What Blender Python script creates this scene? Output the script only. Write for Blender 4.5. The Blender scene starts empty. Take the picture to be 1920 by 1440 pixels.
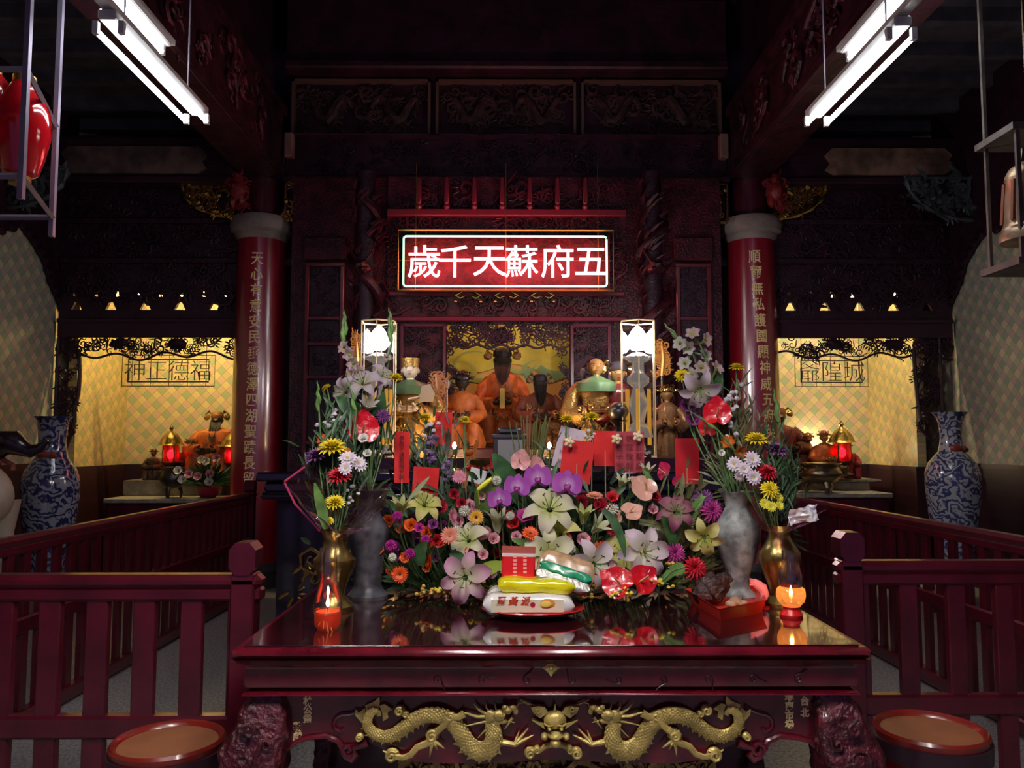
import bpy, math, random
from mathutils import Vector, Matrix, noise
random.seed(7)
PI = math.pi
C = bpy.context.scene.collection
sc = bpy.context.scene
# ---------------------------------------------------------------- camera
F = 1500.0; CAMZ = 1.55
PITCH = math.atan(110/F); YAW = math.atan(10/F)
cd = bpy.data.cameras.new('camera'); cam = bpy.data.objects.new('camera', cd); C.objects.link(cam)
cd.sensor_width = 36; cd.lens = F/1920*36; cd.clip_start = .05; cd.clip_end = 100
cam.location = (0, 0, CAMZ)
cam.rotation_euler = (PI/2+PITCH, 0, -YAW)
sc.camera = cam
# ---------------------------------------------------------------- world, view
w = bpy.data.worlds.new('world'); sc.world = w; w.use_nodes = True
w.node_tree.nodes['Background'].inputs[0].default_value = (.040, .022, .062, 1)
w.node_tree.nodes['Background'].inputs[1].default_value = 1.0
sc.view_settings.view_transform = 'Standard'; sc.view_settings.look = 'None'
sc.view_settings.gamma = 1; sc.view_settings.use_curve_mapping = False
sc.view_settings.exposure = 1.3
try:
    sc.cycles.use_denoising = True
    sc.cycles.max_bounces = 6; sc.cycles.transparent_max_bounces = 16
    sc.cycles.caustics_reflective = False; sc.cycles.caustics_refractive = False
    sc.cycles.sample_clamp_indirect = 4.0
except Exception: pass

_R = Matrix.Rotation(-YAW, 3, 'Z') @ Matrix.Rotation(PI/2+PITCH, 3, 'X')
def P(px, py, D):
    """the point of the place seen at (px,py), D metres into the hall"""
    d = _R @ Vector(((px-960)/F, -(py-720)/F, -1)); s = D/d.y
    return Vector((0, 0, CAMZ)) + d*s

# ---------------------------------------------------------------- materials
MATS = {}
def mat(name, col, rough=.5, metal=0, bump=0, bscale=20, vary=0, vscale=6, emit=0, ecol=None, coat=0, trans=0, alpha=1, kind='noise', sss=0, col2=None, spec=.5):
    if name in MATS: return MATS[name]
    m = bpy.data.materials.new(name); MATS[name] = m; m.use_nodes = True
    nt = m.node_tree; b = nt.nodes['Principled BSDF']; L = nt.links.new
    b.inputs['Base Color'].default_value = (*col, 1)
    b.inputs['Roughness'].default_value = rough; b.inputs['Metallic'].default_value = metal
    b.inputs['Coat Weight'].default_value = coat; b.inputs['Coat Roughness'].default_value = .08
    b.inputs['Transmission Weight'].default_value = trans; b.inputs['Alpha'].default_value = alpha
    b.inputs['Specular IOR Level'].default_value = spec
    if sss: b.inputs['Subsurface Weight'].default_value = sss; b.inputs['Subsurface Radius'].default_value = (.02, .02, .02)
    if emit:
        b.inputs['Emission Color'].default_value = (*(ecol or col), 1); b.inputs['Emission Strength'].default_value = emit
    tc = nt.nodes.new('ShaderNodeTexCoord')
    if vary or col2:
        n = nt.nodes.new('ShaderNodeTexNoise'); n.inputs['Scale'].default_value = vscale; n.inputs['Detail'].default_value = 5
        L(tc.outputs['Object'], n.inputs['Vector'])
        r = nt.nodes.new('ShaderNodeValToRGB')
        c2 = col2 or tuple(max(0, c*(1-vary)) for c in col)
        c1 = col if col2 else tuple(min(1, c*(1+vary*.6)) for c in col)
        r.color_ramp.elements[0].position = .38; r.color_ramp.elements[1].position = .62
        r.color_ramp.elements[0].color = (*c2, 1); r.color_ramp.elements[1].color = (*c1, 1)
        L(n.outputs['Fac'], r.inputs['Fac']); L(r.outputs['Color'], b.inputs['Base Color'])
    if bump:
        if kind == 'voronoi':
            t = nt.nodes.new('ShaderNodeTexVoronoi'); t.inputs['Scale'].default_value = bscale; o = t.outputs['Distance']
        else:
            t = nt.nodes.new('ShaderNodeTexNoise'); t.inputs['Scale'].default_value = bscale; t.inputs['Detail'].default_value = 6; o = t.outputs['Fac']
            if kind == 'wood':
                mp = nt.nodes.new('ShaderNodeMapping'); mp.inputs['Scale'].default_value = (.15, 1, 1)
                L(tc.outputs['Object'], mp.inputs['Vector']); L(mp.outputs['Vector'], t.inputs['Vector'])
        if kind != 'wood': L(tc.outputs['Object'], t.inputs['Vector'])
        bp = nt.nodes.new('ShaderNodeBump'); bp.inputs['Strength'].default_value = bump; bp.inputs['Distance'].default_value = .02
        L(o, bp.inputs['Height']); L(bp.outputs['Normal'], b.inputs['Normal'])
    return m
def glass(name, tint=(1, 1, 1), refl=.12, fog=0, fogcol=(1, 1, 1), rough=.02):
    """thin clear sheet: mostly see-through, mirrors at grazing angles"""
    if name in MATS: return MATS[name]
    m = bpy.data.materials.new(name); MATS[name] = m; m.use_nodes = True
    nt = m.node_tree; nt.nodes.clear(); L = nt.links.new
    out = nt.nodes.new('ShaderNodeOutputMaterial'); t = nt.nodes.new('ShaderNodeBsdfTransparent'); t.inputs[0].default_value = (*tint, 1)
    g = nt.nodes.new('ShaderNodeBsdfGlossy'); g.inputs['Roughness'].default_value = rough
    lw = nt.nodes.new('ShaderNodeLayerWeight'); lw.inputs[0].default_value = .35
    mx = nt.nodes.new('ShaderNodeMath'); mx.operation = 'MULTIPLY_ADD'; mx.inputs[1].default_value = .6; mx.inputs[2].default_value = refl*.3
    L(lw.outputs['Fresnel'], mx.inputs[0])
    ms = nt.nodes.new('ShaderNodeMixShader'); L(mx.outputs[0], ms.inputs[0]); L(t.outputs[0], ms.inputs[1]); L(g.outputs[0], ms.inputs[2])
    last = ms
    if fog:
        df = nt.nodes.new('ShaderNodeBsdfTranslucent'); df.inputs[0].default_value = (*fogcol, 1)
        m2 = nt.nodes.new('ShaderNodeMixShader'); m2.inputs[0].default_value = fog; L(ms.outputs[0], m2.inputs[1]); L(df.outputs[0], m2.inputs[2]); last = m2
    L(last.outputs[0], out.inputs[0])
    return m
def petal(name, inner, outer, r0=.25, r1=.9, rough=.45, streak=0):
    """petal colour that runs from the flower's heart to its rim"""
    if name in MATS: return MATS[name]
    m = mat(name, outer, rough, sss=.0, spec=.3); nt = m.node_tree; b = nt.nodes['Principled BSDF']; L = nt.links.new
    tc = nt.nodes.new('ShaderNodeTexCoord'); ln = nt.nodes.new('ShaderNodeVectorMath'); ln.operation = 'LENGTH'
    L(tc.outputs['Object'], ln.inputs[0])
    r = nt.nodes.new('ShaderNodeValToRGB'); r.color_ramp.elements[0].position = r0; r.color_ramp.elements[1].position = r1
    r.color_ramp.elements[0].color = (*inner, 1); r.color_ramp.elements[1].color = (*outer, 1)
    L(ln.outputs['Value'], r.inputs['Fac']); L(r.outputs['Color'], b.inputs['Base Color'])
    # thin petals let some light through
    tr = nt.nodes.new('ShaderNodeBsdfTranslucent'); L(r.outputs['Color'], tr.inputs[0])
    ms = nt.nodes.new('ShaderNodeMixShader'); ms.inputs[0].default_value = .3
    L(b.outputs[0], ms.inputs[1]); L(tr.outputs[0], ms.inputs[2]); L(ms.outputs[0], nt.nodes['Material Output'].inputs[0])
    return m
def tiles(name, axis, s, cols, grout=(.26, .23, .18), rough=.25):
    """diamond mosaic tiles, axis = the wall's horizontal coordinate (0 x, 1 y)"""
    m = mat(name, cols[0], rough); nt = m.node_tree; b = nt.nodes['Principled BSDF']; L = nt.links.new
    tc = nt.nodes.new('ShaderNodeTexCoord'); sx = nt.nodes.new('ShaderNodeSeparateXYZ'); L(tc.outputs['Object'], sx.inputs[0])
    h = sx.outputs[axis]; z = sx.outputs[2]
    def M(op, a, bb=None):
        n = nt.nodes.new('ShaderNodeMath'); n.operation = op
        for i, v in enumerate((a, bb)):
            if v is None: continue
            if isinstance(v, (int, float)): n.inputs[i].default_value = v
            else: L(v, n.inputs[i])
        return n.outputs[0]
    u = M('DIVIDE', M('ADD', h, z), s); v = M('DIVIDE', M('SUBTRACT', h, z), s)
    fu, fv = M('FLOOR', u), M('FLOOR', v)
    cb = nt.nodes.new('ShaderNodeCombineXYZ'); L(fu, cb.inputs[0]); L(fv, cb.inputs[1])
    wn = nt.nodes.new('ShaderNodeTexWhiteNoise'); wn.noise_dimensions = '2D'; L(cb.outputs[0], wn.inputs['Vector'])
    # a regular sequence of colours with a little disorder
    k = M('FRACT', M('ADD', M('MULTIPLY', M('ADD', fu, M('MULTIPLY', fv, 2)), 1/len(cols)), M('MULTIPLY', wn.outputs['Value'], .22)))
    r = nt.nodes.new('ShaderNodeValToRGB'); r.color_ramp.interpolation = 'CONSTANT'
    while len(r.color_ramp.elements) < len(cols): r.color_ramp.elements.new(.5)
    for i, c in enumerate(cols):
        r.color_ramp.elements[i].position = i/len(cols); r.color_ramp.elements[i].color = (*c, 1)
    L(k, r.inputs['Fac'])
    du = M('ABSOLUTE', M('SUBTRACT', M('FRACT', u), .5)); dv = M('ABSOLUTE', M('SUBTRACT', M('FRACT', v), .5))
    g = M('GREATER_THAN', M('MAXIMUM', du, dv), .482)
    mx = nt.nodes.new('ShaderNodeMix'); mx.data_type = 'RGBA'; L(g, mx.inputs['Factor']); L(r.outputs['Color'], mx.inputs[6]); mx.inputs[7].default_value = (*grout, 1)
    L(mx.outputs[2], b.inputs['Base Color'])
    bp = nt.nodes.new('ShaderNodeBump'); bp.inputs['Strength'].default_value = .5; bp.inputs['Distance'].default_value = .004; bp.invert = True
    L(g, bp.inputs['Height']); L(bp.outputs['Normal'], b.inputs['Normal'])
    return m
def bricks(name, c1, c2, mortar, scale=8, rot=None, rough=.35):
    m = mat(name, c1, rough); nt = m.node_tree; b = nt.nodes['Principled BSDF']; L = nt.links.new
    tc = nt.nodes.new('ShaderNodeTexCoord'); mp = nt.nodes.new('ShaderNodeMapping')
    if rot: mp.inputs['Rotation'].default_value = rot
    L(tc.outputs['Object'], mp.inputs[0]); t = nt.nodes.new('ShaderNodeTexBrick'); L(mp.outputs[0], t.inputs[0])
    t.inputs['Color1'].default_value = (*c1, 1); t.inputs['Color2'].default_value = (*c2, 1); t.inputs['Mortar'].default_value = (*mortar, 1)
    t.inputs['Scale'].default_value = scale; t.inputs['Mortar Size'].default_value = .012
    L(t.outputs['Color'], b.inputs['Base Color'])
    bp = nt.nodes.new('ShaderNodeBump'); bp.inputs['Strength'].default_value = .4; bp.inputs['Distance'].default_value = .004; bp.invert = True
    L(t.outputs['Fac'], bp.inputs['Height']); L(bp.outputs['Normal'], b.inputs['Normal'])
    return m

# ---------------------------------------------------------------- mesh building
class MB:
    def __init__(s): s.v = []; s.f = []
    def add(s, vs, fs):
        n = len(s.v); s.v += [Vector(v) for v in vs]; s.f += [tuple(i+n for i in f) for f in fs]; return s
    def box(s, x0, x1, y0, y1, z0, z1, bev=0):
        if bev <= 0:
            vs = [(x, y, z) for z in (z0, z1) for y in (y0, y1) for x in (x0, x1)]
            return s.add(vs, [(0, 2, 3, 1), (4, 5, 7, 6), (0, 1, 5, 4), (2, 6, 7, 3), (0, 4, 6, 2), (1, 3, 7, 5)])
        b = min(bev, (x1-x0)/2.01, (y1-y0)/2.01, (z1-z0)/2.01)
        n = len(s.v); pts = []
        for ix, x in enumerate((x0, x1)):
            for iy, y in enumerate((y0, y1)):
                for iz, z in enumerate((z0, z1)):
                    sx, sy, sz = (1, -1)[ix], (1, -1)[iy], (1, -1)[iz]
                    pts += [(x, y+sy*b, z+sz*b), (x+sx*b, y, z+sz*b), (x+sx*b, y+sy*b, z)]
        def I(ix, iy, iz, a): return (ix*4+iy*2+iz)*3+a
        fs = []
        for k in (0, 1):
            fs.append((I(k,0,0,0), I(k,1,0,0), I(k,1,1,0), I(k,0,1,0)))
            fs.append((I(0,k,0,1), I(1,k,0,1), I(1,k,1,1), I(0,k,1,1)))
            fs.append((I(0,0,k,2), I(1,0,k,2), I(1,1,k,2), I(0,1,k,2)))
        for i in (0, 1):
            for j in (0, 1):
                fs.append((I(i,j,0,0), I(i,j,1,0), I(i,j,1,1), I(i,j,0,1)))
                fs.append((I(i,0,j,0), I(i,1,j,0), I(i,1,j,2), I(i,0,j,2)))
                fs.append((I(0,i,j,1), I(1,i,j,1), I(1,i,j,2), I(0,i,j,2)))
                for k in (0, 1): fs.append((I(i,j,k,0), I(i,j,k,1), I(i,j,k,2)))
        return s.add(pts, fs)
    def tube(s, pts, r, n=6, cap=True, flat=1.0, axis=None):
        pts = [Vector(p) for p in pts]; m = len(pts)
        rs = r if isinstance(r, (list, tuple)) else [r]*m
        vs = []; prev = None
        for i, p in enumerate(pts):
            t = (pts[min(i+1, m-1)]-pts[max(i-1, 0)])
            t = t.normalized() if t.length > 1e-9 else Vector((0, 0, 1))
            a = prev if prev is not None else (Vector((0, 1, 0)) if abs(t.y) < .9 else Vector((1, 0, 0)))
            if axis is not None: a = Vector(axis)
            u = (a-t*a.dot(t)); u = u.normalized() if u.length > 1e-6 else t.orthogonal().normalized()
            prev = u; w_ = t.cross(u)
            for k in range(n):
                an = 2*PI*k/n
                vs.append(p+(u*math.cos(an)*flat+w_*math.sin(an))*rs[i])
        fs = [(i*n+k, i*n+(k+1) % n, (i+1)*n+(k+1) % n, (i+1)*n+k) for i in range(m-1) for k in range(n)]
        if cap: fs += [tuple(range(n))[::-1], tuple(range((m-1)*n, m*n))]
        return s.add(vs, fs)
    def lathe(s, prof, c=(0, 0, 0), n=24, sx=1, sy=1, cap=True, mod=None):
        vs = []
        for (r, z) in prof:
            for k in range(n):
                a = 2*PI*k/n; rr = r*(mod(a, z) if mod else 1)
                vs.append((c[0]+rr*math.cos(a)*sx, c[1]+rr*math.sin(a)*sy, c[2]+z))
        m = len(prof)
        fs = [(i*n+k, i*n+(k+1) % n, (i+1)*n+(k+1) % n, (i+1)*n+k) for i in range(m-1) for k in range(n)]
        if cap: fs += [tuple(range(n))[::-1], tuple(range((m-1)*n, m*n))]
        return s.add(vs, fs)
    def ball(s, c, rx, ry=None, rz=None, n=10, m=7, rot=None, bumpy=0, seed=0):
        ry = ry or rx; rz = rz or rx; vs = [Vector((0, 0, rz))]
        for i in range(1, m):
            t = PI*i/m
            for k in range(n):
                a = 2*PI*k/n; vs.append(Vector((rx*math.sin(t)*math.cos(a), ry*math.sin(t)*math.sin(a), rz*math.cos(t))))
        vs.append(Vector((0, 0, -rz)))
        if bumpy: vs = [v*(1+bumpy*noise.noise(v*(3/max(rx, ry, rz))+Vector((seed, 0, 0)))) for v in vs]
        if rot is not None: vs = [rot @ v for v in vs]
        c = Vector(c); vs = [v+c for v in vs]
        fs = [(0, 1+k, 1+(k+1) % n) for k in range(n)]
        for i in range(m-2): fs += [(1+i*n+k, 1+(i+1)*n+k, 1+(i+1)*n+(k+1) % n, 1+i*n+(k+1) % n) for k in range(n)]
        e = len(vs)-1; fs += [(e, 1+(m-2)*n+(k+1) % n, 1+(m-2)*n+k) for k in range(n)]
        return s.add(vs, fs)
    def prism(s, poly, y0, y1, M=None):
        """polygon in x,z drawn out from y0 to y1"""
        n = len(poly); vs = [Vector((x, y0, z)) for x, z in poly]+[Vector((x, y1, z)) for x, z in poly]
        if M is not None: vs = [M @ v for v in vs]
        fs = [tuple(range(n)), tuple(range(2*n-1, n-1, -1))]+[(i, i+n, (i+1) % n+n, (i+1) % n) for i in range(n)]
        return s.add(vs, fs)
    def grid(s, fn, nu, nv):
        vs = [fn(i/nu, j/nv) for i in range(nu+1) for j in range(nv+1)]
        return s.add(vs, [(i*(nv+1)+j, (i+1)*(nv+1)+j, (i+1)*(nv+1)+j+1, i*(nv+1)+j+1) for i in range(nu) for j in range(nv)])
    def join(s, o, M=None):
        return s.add([M @ v if M is not None else v for v in o.v], o.f)
    def mesh(s, name, m=None, smooth=True, off=None, angle=40):
        me = bpy.data.meshes.new(name)
        me.from_pydata([tuple(v-off) if off is not None else tuple(v) for v in s.v], [], s.f)
        if m: me.materials.append(m)
        me.update()
        import bmesh
        bm = bmesh.new(); bm.from_mesh(me); bmesh.ops.recalc_face_normals(bm, faces=bm.faces)
        for f in bm.faces: f.smooth = smooth
        if smooth:
            ca = math.radians(angle)
            for e in bm.edges:
                if len(e.link_faces) == 2 and e.calc_face_angle(0) > ca: e.smooth = False
        bm.to_mesh(me); bm.free()
        return me
    def build(s, name, m, parent=None, smooth=True, label=None, angle=40, kind=None):
        if parent is not None: off = wloc(parent)
        else:
            xs = [v.x for v in s.v]; ys = [v.y for v in s.v]; zs = [v.z for v in s.v]
            off = Vector(((min(xs)+max(xs))/2, (min(ys)+max(ys))/2, min(zs)))
        o = bpy.data.objects.new(name, s.mesh(name, m, smooth, off, angle)); C.objects.link(o)
        if parent is not None: o.parent = parent
        else: o.location = off
        if label: o['label'] = label
        if kind: o['kind'] = kind
        return o
def wloc(o):
    v = Vector(o.location)
    while o.parent: o = o.parent; v += Vector(o.location)
    return v
def tag(o, label, cat, group=None, kind=None):
    o['label'] = label; o['category'] = cat
    if group: o['group'] = group
    if kind: o['kind'] = kind
    return o
def thing(name, label, cat, loc, group=None):
    o = bpy.data.objects.new(name, None); C.objects.link(o); o.location = loc; o.empty_display_size = .05
    return tag(o, label, cat, group)
def struct(mb, name, m, smooth=False, label=None):
    o = mb.build(name, m, smooth=smooth); o['kind'] = 'structure'
    if label: o['label'] = label
    return o
def share(name, me, parent, M=None, m=None):
    o = bpy.data.objects.new(name, me); C.objects.link(o); o.parent = parent
    if M is not None: o.matrix_local = M
    return o
def aim(d, roll=0, s=1.0):
    """local +Z looks along d"""
    q = Vector(d).normalized().to_track_quat('Z', 'Y').to_matrix().to_4x4()
    return q @ Matrix.Rotation(roll, 4, 'Z') @ Matrix.Scale(s, 4)
def text_mb(body, size, depth=.002, bold=0):
    c = bpy.data.curves.new('t', 'FONT'); c.body = body; c.size = size; c.extrude = depth; c.align_x = 'CENTER'; c.align_y = 'CENTER'
    c.offset = bold; c.resolution_u = 3
    o = bpy.data.objects.new('t', c); C.objects.link(o)
    me = bpy.data.meshes.new_from_object(o.evaluated_get(bpy.context.evaluated_depsgraph_get()))
    mb = MB(); mb.v = [Vector((v.co.x, -v.co.z, v.co.y)) for v in me.vertices]; mb.f = [tuple(p.vertices) for p in me.polygons]
    # centre on its own box
    if mb.v:
        cx = (min(v.x for v in mb.v)+max(v.x for v in mb.v))/2; cz = (min(v.z for v in mb.v)+max(v.z for v in mb.v))/2
        for v in mb.v: v.x -= cx; v.z -= cz
    bpy.data.objects.remove(o); bpy.data.curves.remove(c); bpy.data.meshes.remove(me)
    return mb
def spiral(c, r, turns, a0, hand=1, n=14, tail=0, y=0):
    pts = []
    for i in range(n+1):
        t = i/n; rr = r*(1-.82*t); a = a0+hand*turns*2*PI*t
        pts.append(Vector((c[0]+rr*math.cos(a), y, c[1]+rr*math.sin(a))))
    if tail:
        a = a0; p = pts[0]; d = Vector((math.sin(a)*hand, 0, -math.cos(a)*hand))
        pre = [p+d*tail*(k/4)+Vector((math.cos(a), 0, math.sin(a)))*tail*.35*(k/4)**2 for k in range(4, 0, -1)]
        pts = pre+pts
    return pts
def scrollwork(mb, x0, x1, z0, z1, y, n, r=.05, thick=.3, seed=1, inside=None, leaf=True, ns=5):
    """carved leaf-and-scroll openwork, n scrolls"""
    rd = random.Random(seed); k = 0; tries = 0
    while k < n and tries < n*20:
        tries += 1
        x = rd.uniform(x0, x1); z = rd.uniform(z0, z1)
        if inside and not inside(x, z): continue
        rr = r*rd.uniform(.6, 1.25)
        p = spiral((x, z), rr, rd.uniform(1.0, 1.6), rd.uniform(0, 6.3), rd.choice((-1, 1)), n=9, tail=rr*rd.uniform(.8, 2), y=y+rd.uniform(-.3, .3)*rr)
        m = len(p); mb.tube(p, [rr*thick*(.25+.75*math.sin(PI*min(1, (i+1)/m*.9)))*(1-.35*i/m) for i in range(m)], n=ns)
        if leaf:
            a = rd.uniform(0, 6.3)
            for q in (-.5, 0, .5):
                c = Vector((x+math.cos(a+q)*rr*1.2, y, z+math.sin(a+q)*rr*1.2))
                mb.ball(c, rr*.5, rr*.2, rr*.16, n=5, m=4, rot=Matrix.Rotation(-(a+q), 3, 'Y'))
        k += 1
    return mb

# ---------------------------------------------------------------- shared materials
RED = mat('red_lacquer', (.20, .007, .020), .22, coat=.6, bump=.05, bscale=9)
WOOD = mat('dark_red_wood', (.07, .008, .022), .30, coat=.5, bump=.12, bscale=30, kind='wood', vary=.35, vscale=5)
TABLEW = mat('rosewood', (.12, .005, .013), .2, coat=.6, vary=.4, vscale=7)
CARVE = mat('carved_dark_wood', (.032, .007, .019), .42, bump=.5, bscale=45, vary=.4, vscale=9)
CARVER = mat('carved_red_wood', (.062, .007, .016), .38, bump=.6, bscale=40, vary=.5, vscale=8)
BEAM = mat('beam_wood', (.036, .008, .020), .5, bump=.3, bscale=14, kind='wood', vary=.4, vscale=3)
GOLD = mat('gold_leaf', (.60, .42, .10), .34, metal=.85, bump=.25, bscale=60)
GOLDP = mat('gold_paint', (.62, .48, .14), .42, metal=.45, bump=.25, bscale=70, vary=.25, vscale=30)
GILD = mat('gilt_carving', (.62, .43, .12), .2, metal=1, bump=.3, bscale=50)
BRASS = mat('old_brass', (.42, .31, .10), .28, metal=.95, bump=.15, bscale=25, vary=.5, vscale=9)
BRONZE = mat('dark_bronze', (.11, .085, .055), .35, metal=.9, bump=.2, bscale=25)
BLACKL = mat('black_lacquer', (.012, .012, .022), .12, coat=.8)
STONE = mat('grey_stone', (.30, .28, .25), .7, bump=.4, bscale=35, vary=.25, vscale=12)
GREEN = mat('leaf_green', (.035, .11, .03), .45, vary=.5, vscale=18)
GREEN2 = mat('fresh_green', (.13, .26, .06), .45, vary=.4, vscale=18)
STEM = mat('stem_green', (.10, .20, .06), .5)
WHITE = mat('white_paper', (.75, .75, .75), .6)
REDP = mat('red_paper', (.72, .018, .018), .65, bump=.1, bscale=200)
GLASS = glass('clear_glass')
CHROME = mat('chrome', (.75, .75, .78), .12, metal=1)
GREYM = mat('grey_metal', (.33, .30, .36), .5, metal=.3)
# ================================================================ THE SETTING
TCOL = [(.70, .64, .42), (.38, .46, .34), (.60, .46, .42), (.50, .54, .38)]
m_floor = mat('terrazzo_floor', (.34, .33, .33), .35, vary=.5, vscale=60, bump=.05)
struct(MB().box(-5.3, 5.3, -3, 10.6, -.1, 0), 'floor', m_floor)
struct(MB().box(-2.9, 2.9, -3, 10.6, 6.7, 6.8), 'ceiling', BEAM)
m_sc = mat('aisle_ceiling_wood', (.10, .09, .11), .6, bump=.3, bscale=12, vary=.3)
for s, nm in ((-1, 'left'), (1, 'right')):
    x0, x1 = (-5.2, -2.7) if s < 0 else (2.7, 5.2)
    mb = MB().box(x0, x1, -3, 10.4, 5.35, 5.45)
    y = -2.6
    while y < 10: mb.box(x0, x1, y, y+.09, 5.22, 5.35); y += .62
    o = struct(mb, 'ceiling', m_sc, label='dark planked ceiling of the side aisle')
    # side wall: brick dado, diamond tiles, dark timber above the ogee line
    X = s*5.05; a, b_ = sorted((X, X+s*.15))
    mt = tiles('wall_tiles_side', 1, .115, TCOL, rough=.55)
    w_ = struct(MB().box(a, b_, -3, 10.3, 1.31, 5.4), 'wall_'+nm, mt)
    mb = MB().box(a-(0 if s > 0 else 0), b_, -3, 10.3, 0, 1.31)
    mb.box(*sorted((X-s*.025, X)), -3, 8.9, 1.27, 1.33); mb.box(*sorted((X-s*.012, X)), -3, 8.9, 0, 1.27)
    d = mb.build('brick_dado', bricks('dado_bricks', (.028, .010, .022), (.040, .014, .028), (.012, .008, .01), 9, (PI/2, 0, PI/2)), w_, smooth=False, label='dark glazed brick dado')
    # carved timber spandrel that cuts the tiles off in an ogee
    pts = [(9.15, 2.72), (9.08, 3.0), (8.9, 3.12), (8.72, 3.3), (8.6, 3.5), (8.38, 3.66), (8.15, 3.78), (7.8, 3.62), (7.5, 3.42), (7.1, 3.3), (6.4, 3.25), (5, 3.25), (-2, 3.25), (-2, 5.35), (9.15, 5.35)]
    Mx = Matrix(((0, 1, 0, X-s*.05 if s > 0 else X), (1, 0, 0, 0), (0, 0, 1, 0), (0, 0, 0, 1)))
    mb = MB().prism(pts, 0, .05, Mx)
    for k in range(len(pts)-4):
        (ya, za), (yb, zb) = pts[k], pts[k+1]
        for t in (0, .5):
            mb.ball((X-s*.06, ya+(yb-ya)*t, za+(zb-za)*t+.02), .03, .07, .05, n=6, m=5)
    o = mb.build('wall_spandrel', CARVE, smooth=True); o['kind'] = 'structure'; o.name = 'trim_'+('1' if s < 0 else '2'); o['label'] = 'dark carved timber edge above the wall tiles'

struct(MB().box(-5.3, 5.3, 10.7, 10.8, 0, 6.7), 'wall_back', BEAM)
# chapels: tiled back walls, side walls, dado
mtb = tiles('wall_tiles_chapel_back', 0, .125, [(.72, .62, .34), (.42, .50, .32), (.66, .50, .40), (.62, .54, .32)])
mts = tiles('wall_tiles_chapel_side', 1, .125, [(.72, .58, .22), (.48, .46, .22), (.62, .46, .26), (.66, .52, .22)])
mdb = bricks('chapel_bricks', (.026, .010, .022), (.036, .014, .028), (.012, .008, .01), 9, (PI/2, 0, 0))
for s, xo in ((-1, -4.83), (1, 4.62)):
    xi = s*2.35; a, b_ = sorted((xo, xi))
    wb = struct(MB().box(a-.1, b_, 10.2, 10.3, 1.28, 3.55), 'wall_back', mtb, label='diamond mosaic back wall of the side chapel')
    MB().box(a, b_, 10.17, 10.3, 0, 1.28).build('brick_dado', mdb, wb, smooth=False)
    c, d = sorted((xo, xo+s*.1))
    ws = struct(MB().box(c, d, 9.0, 10.2, 1.28, 3.55), 'wall_left' if s < 0 else 'wall_right', mts, label='diamond mosaic side wall of the chapel')
    MB().box(*sorted((xo-s*.02, xo+s*.1)), 9.0, 10.17, 0, 1.28).build('brick_dado', bricks('chapel_bricks_side', (.035, .012, .016), (.05, .018, .022), (.012, .008, .01), 9, (PI/2, 0, PI/2)), ws, smooth=False)
    struct(MB().box(*sorted((xi, xi-s*.08)), 9.05, 10.2, 0, 4.4), 'wall_'+('left' if s > 0 else 'right'), BEAM, label='dark partition between chapel and shrine')
    struct(MB().box(*sorted((s*2.3, s*2.72)), 9.18, 9.22, 0, 4.6), 'wall_back', BEAM, label='dark board between pillar and shrine')
    struct(MB().box(a, b_, 8.95, 10.3, 3.55, 3.62), 'ceiling', BEAM, label='low dark ceiling of the side chapel')

# ---------------------------------------------------------------- beams
for s in (-1, 1):
    side = 'left' if s < 0 else 'right'
    a, b_ = sorted((s*2.5, s*2.95))
    t = thing('roof_beam', 'long dark red carved beam running into the hall beside the %s ceiling lights' % side, 'beam', (s*2.72, 4, 4.5))
    MB().box(a, b_, -2.5, 8.75, 4.5, 5.35, .02).box(*sorted((s*2.46, s*2.5)), -2.5, 8.75, 4.5, 4.58).box(*sorted((s*2.46, s*2.5)), -2.5, 8.75, 5.2, 5.3).build('beam', CARVER if 0 else mat('beam_red_wood', (.036, .007, .015), .45, bump=.5, bscale=16, vary=.5, vscale=5), t, smooth=False)
    mb = MB(); scr = MB(); scrollwork(scr, -1.5, 8.2, 4.66, 5.12, 0, 70, .11, .25, 40+s)
    M = Matrix(((0, 1, 0, s*2.485), (1, 0, 0, 0), (0, 0, 1, 0), (0, 0, 0, 1)))
    mb.join(scr, M); mb.build('carved_frieze', CARVER, t)
    # upper wall above the beam up to the ceiling
    struct(MB().box(*sorted((s*2.7, s*2.8)), -2.5, 10.4, 5.35, 6.7), 'wall_'+side, BEAM, label='dark timber wall above the long beam')
    # cross tie beam of the side aisle
    a, b_ = sorted((s*3.0, s*5.02))
    t = thing('tie_beam', 'dark timber tie beam over the %s side chapel' % side, 'beam', (s*4, 8.75, 4.45))
    MB().box(a, b_, 8.65, 8.95, 4.46, 4.95, .03).box(a, b_, 8.6, 9, 4.4, 4.47, .01).build('beam', BEAM, t, smooth=False)
    c0, c1 = (3.52, 4.93) if s > 0 else (-4.9, -3.3)
    cart = [(c0+.1, 4.5), (c1-.1, 4.5), (c1, 4.56), (c1-.06, 4.64), (c1, 4.72), (c1-.08, 4.8), (c0+.08, 4.8), (c0, 4.72), (c0+.06, 4.64), (c0, 4.56)]
    MB().prism(cart, 8.61, 8.66).build('painted_panel', mat('faded_panel_'+side, (.26, .15, .10) if s > 0 else (.15, .09, .08), .6, vary=.5, vscale=5), t, smooth=False, label='faded brown painted panel')

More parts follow.
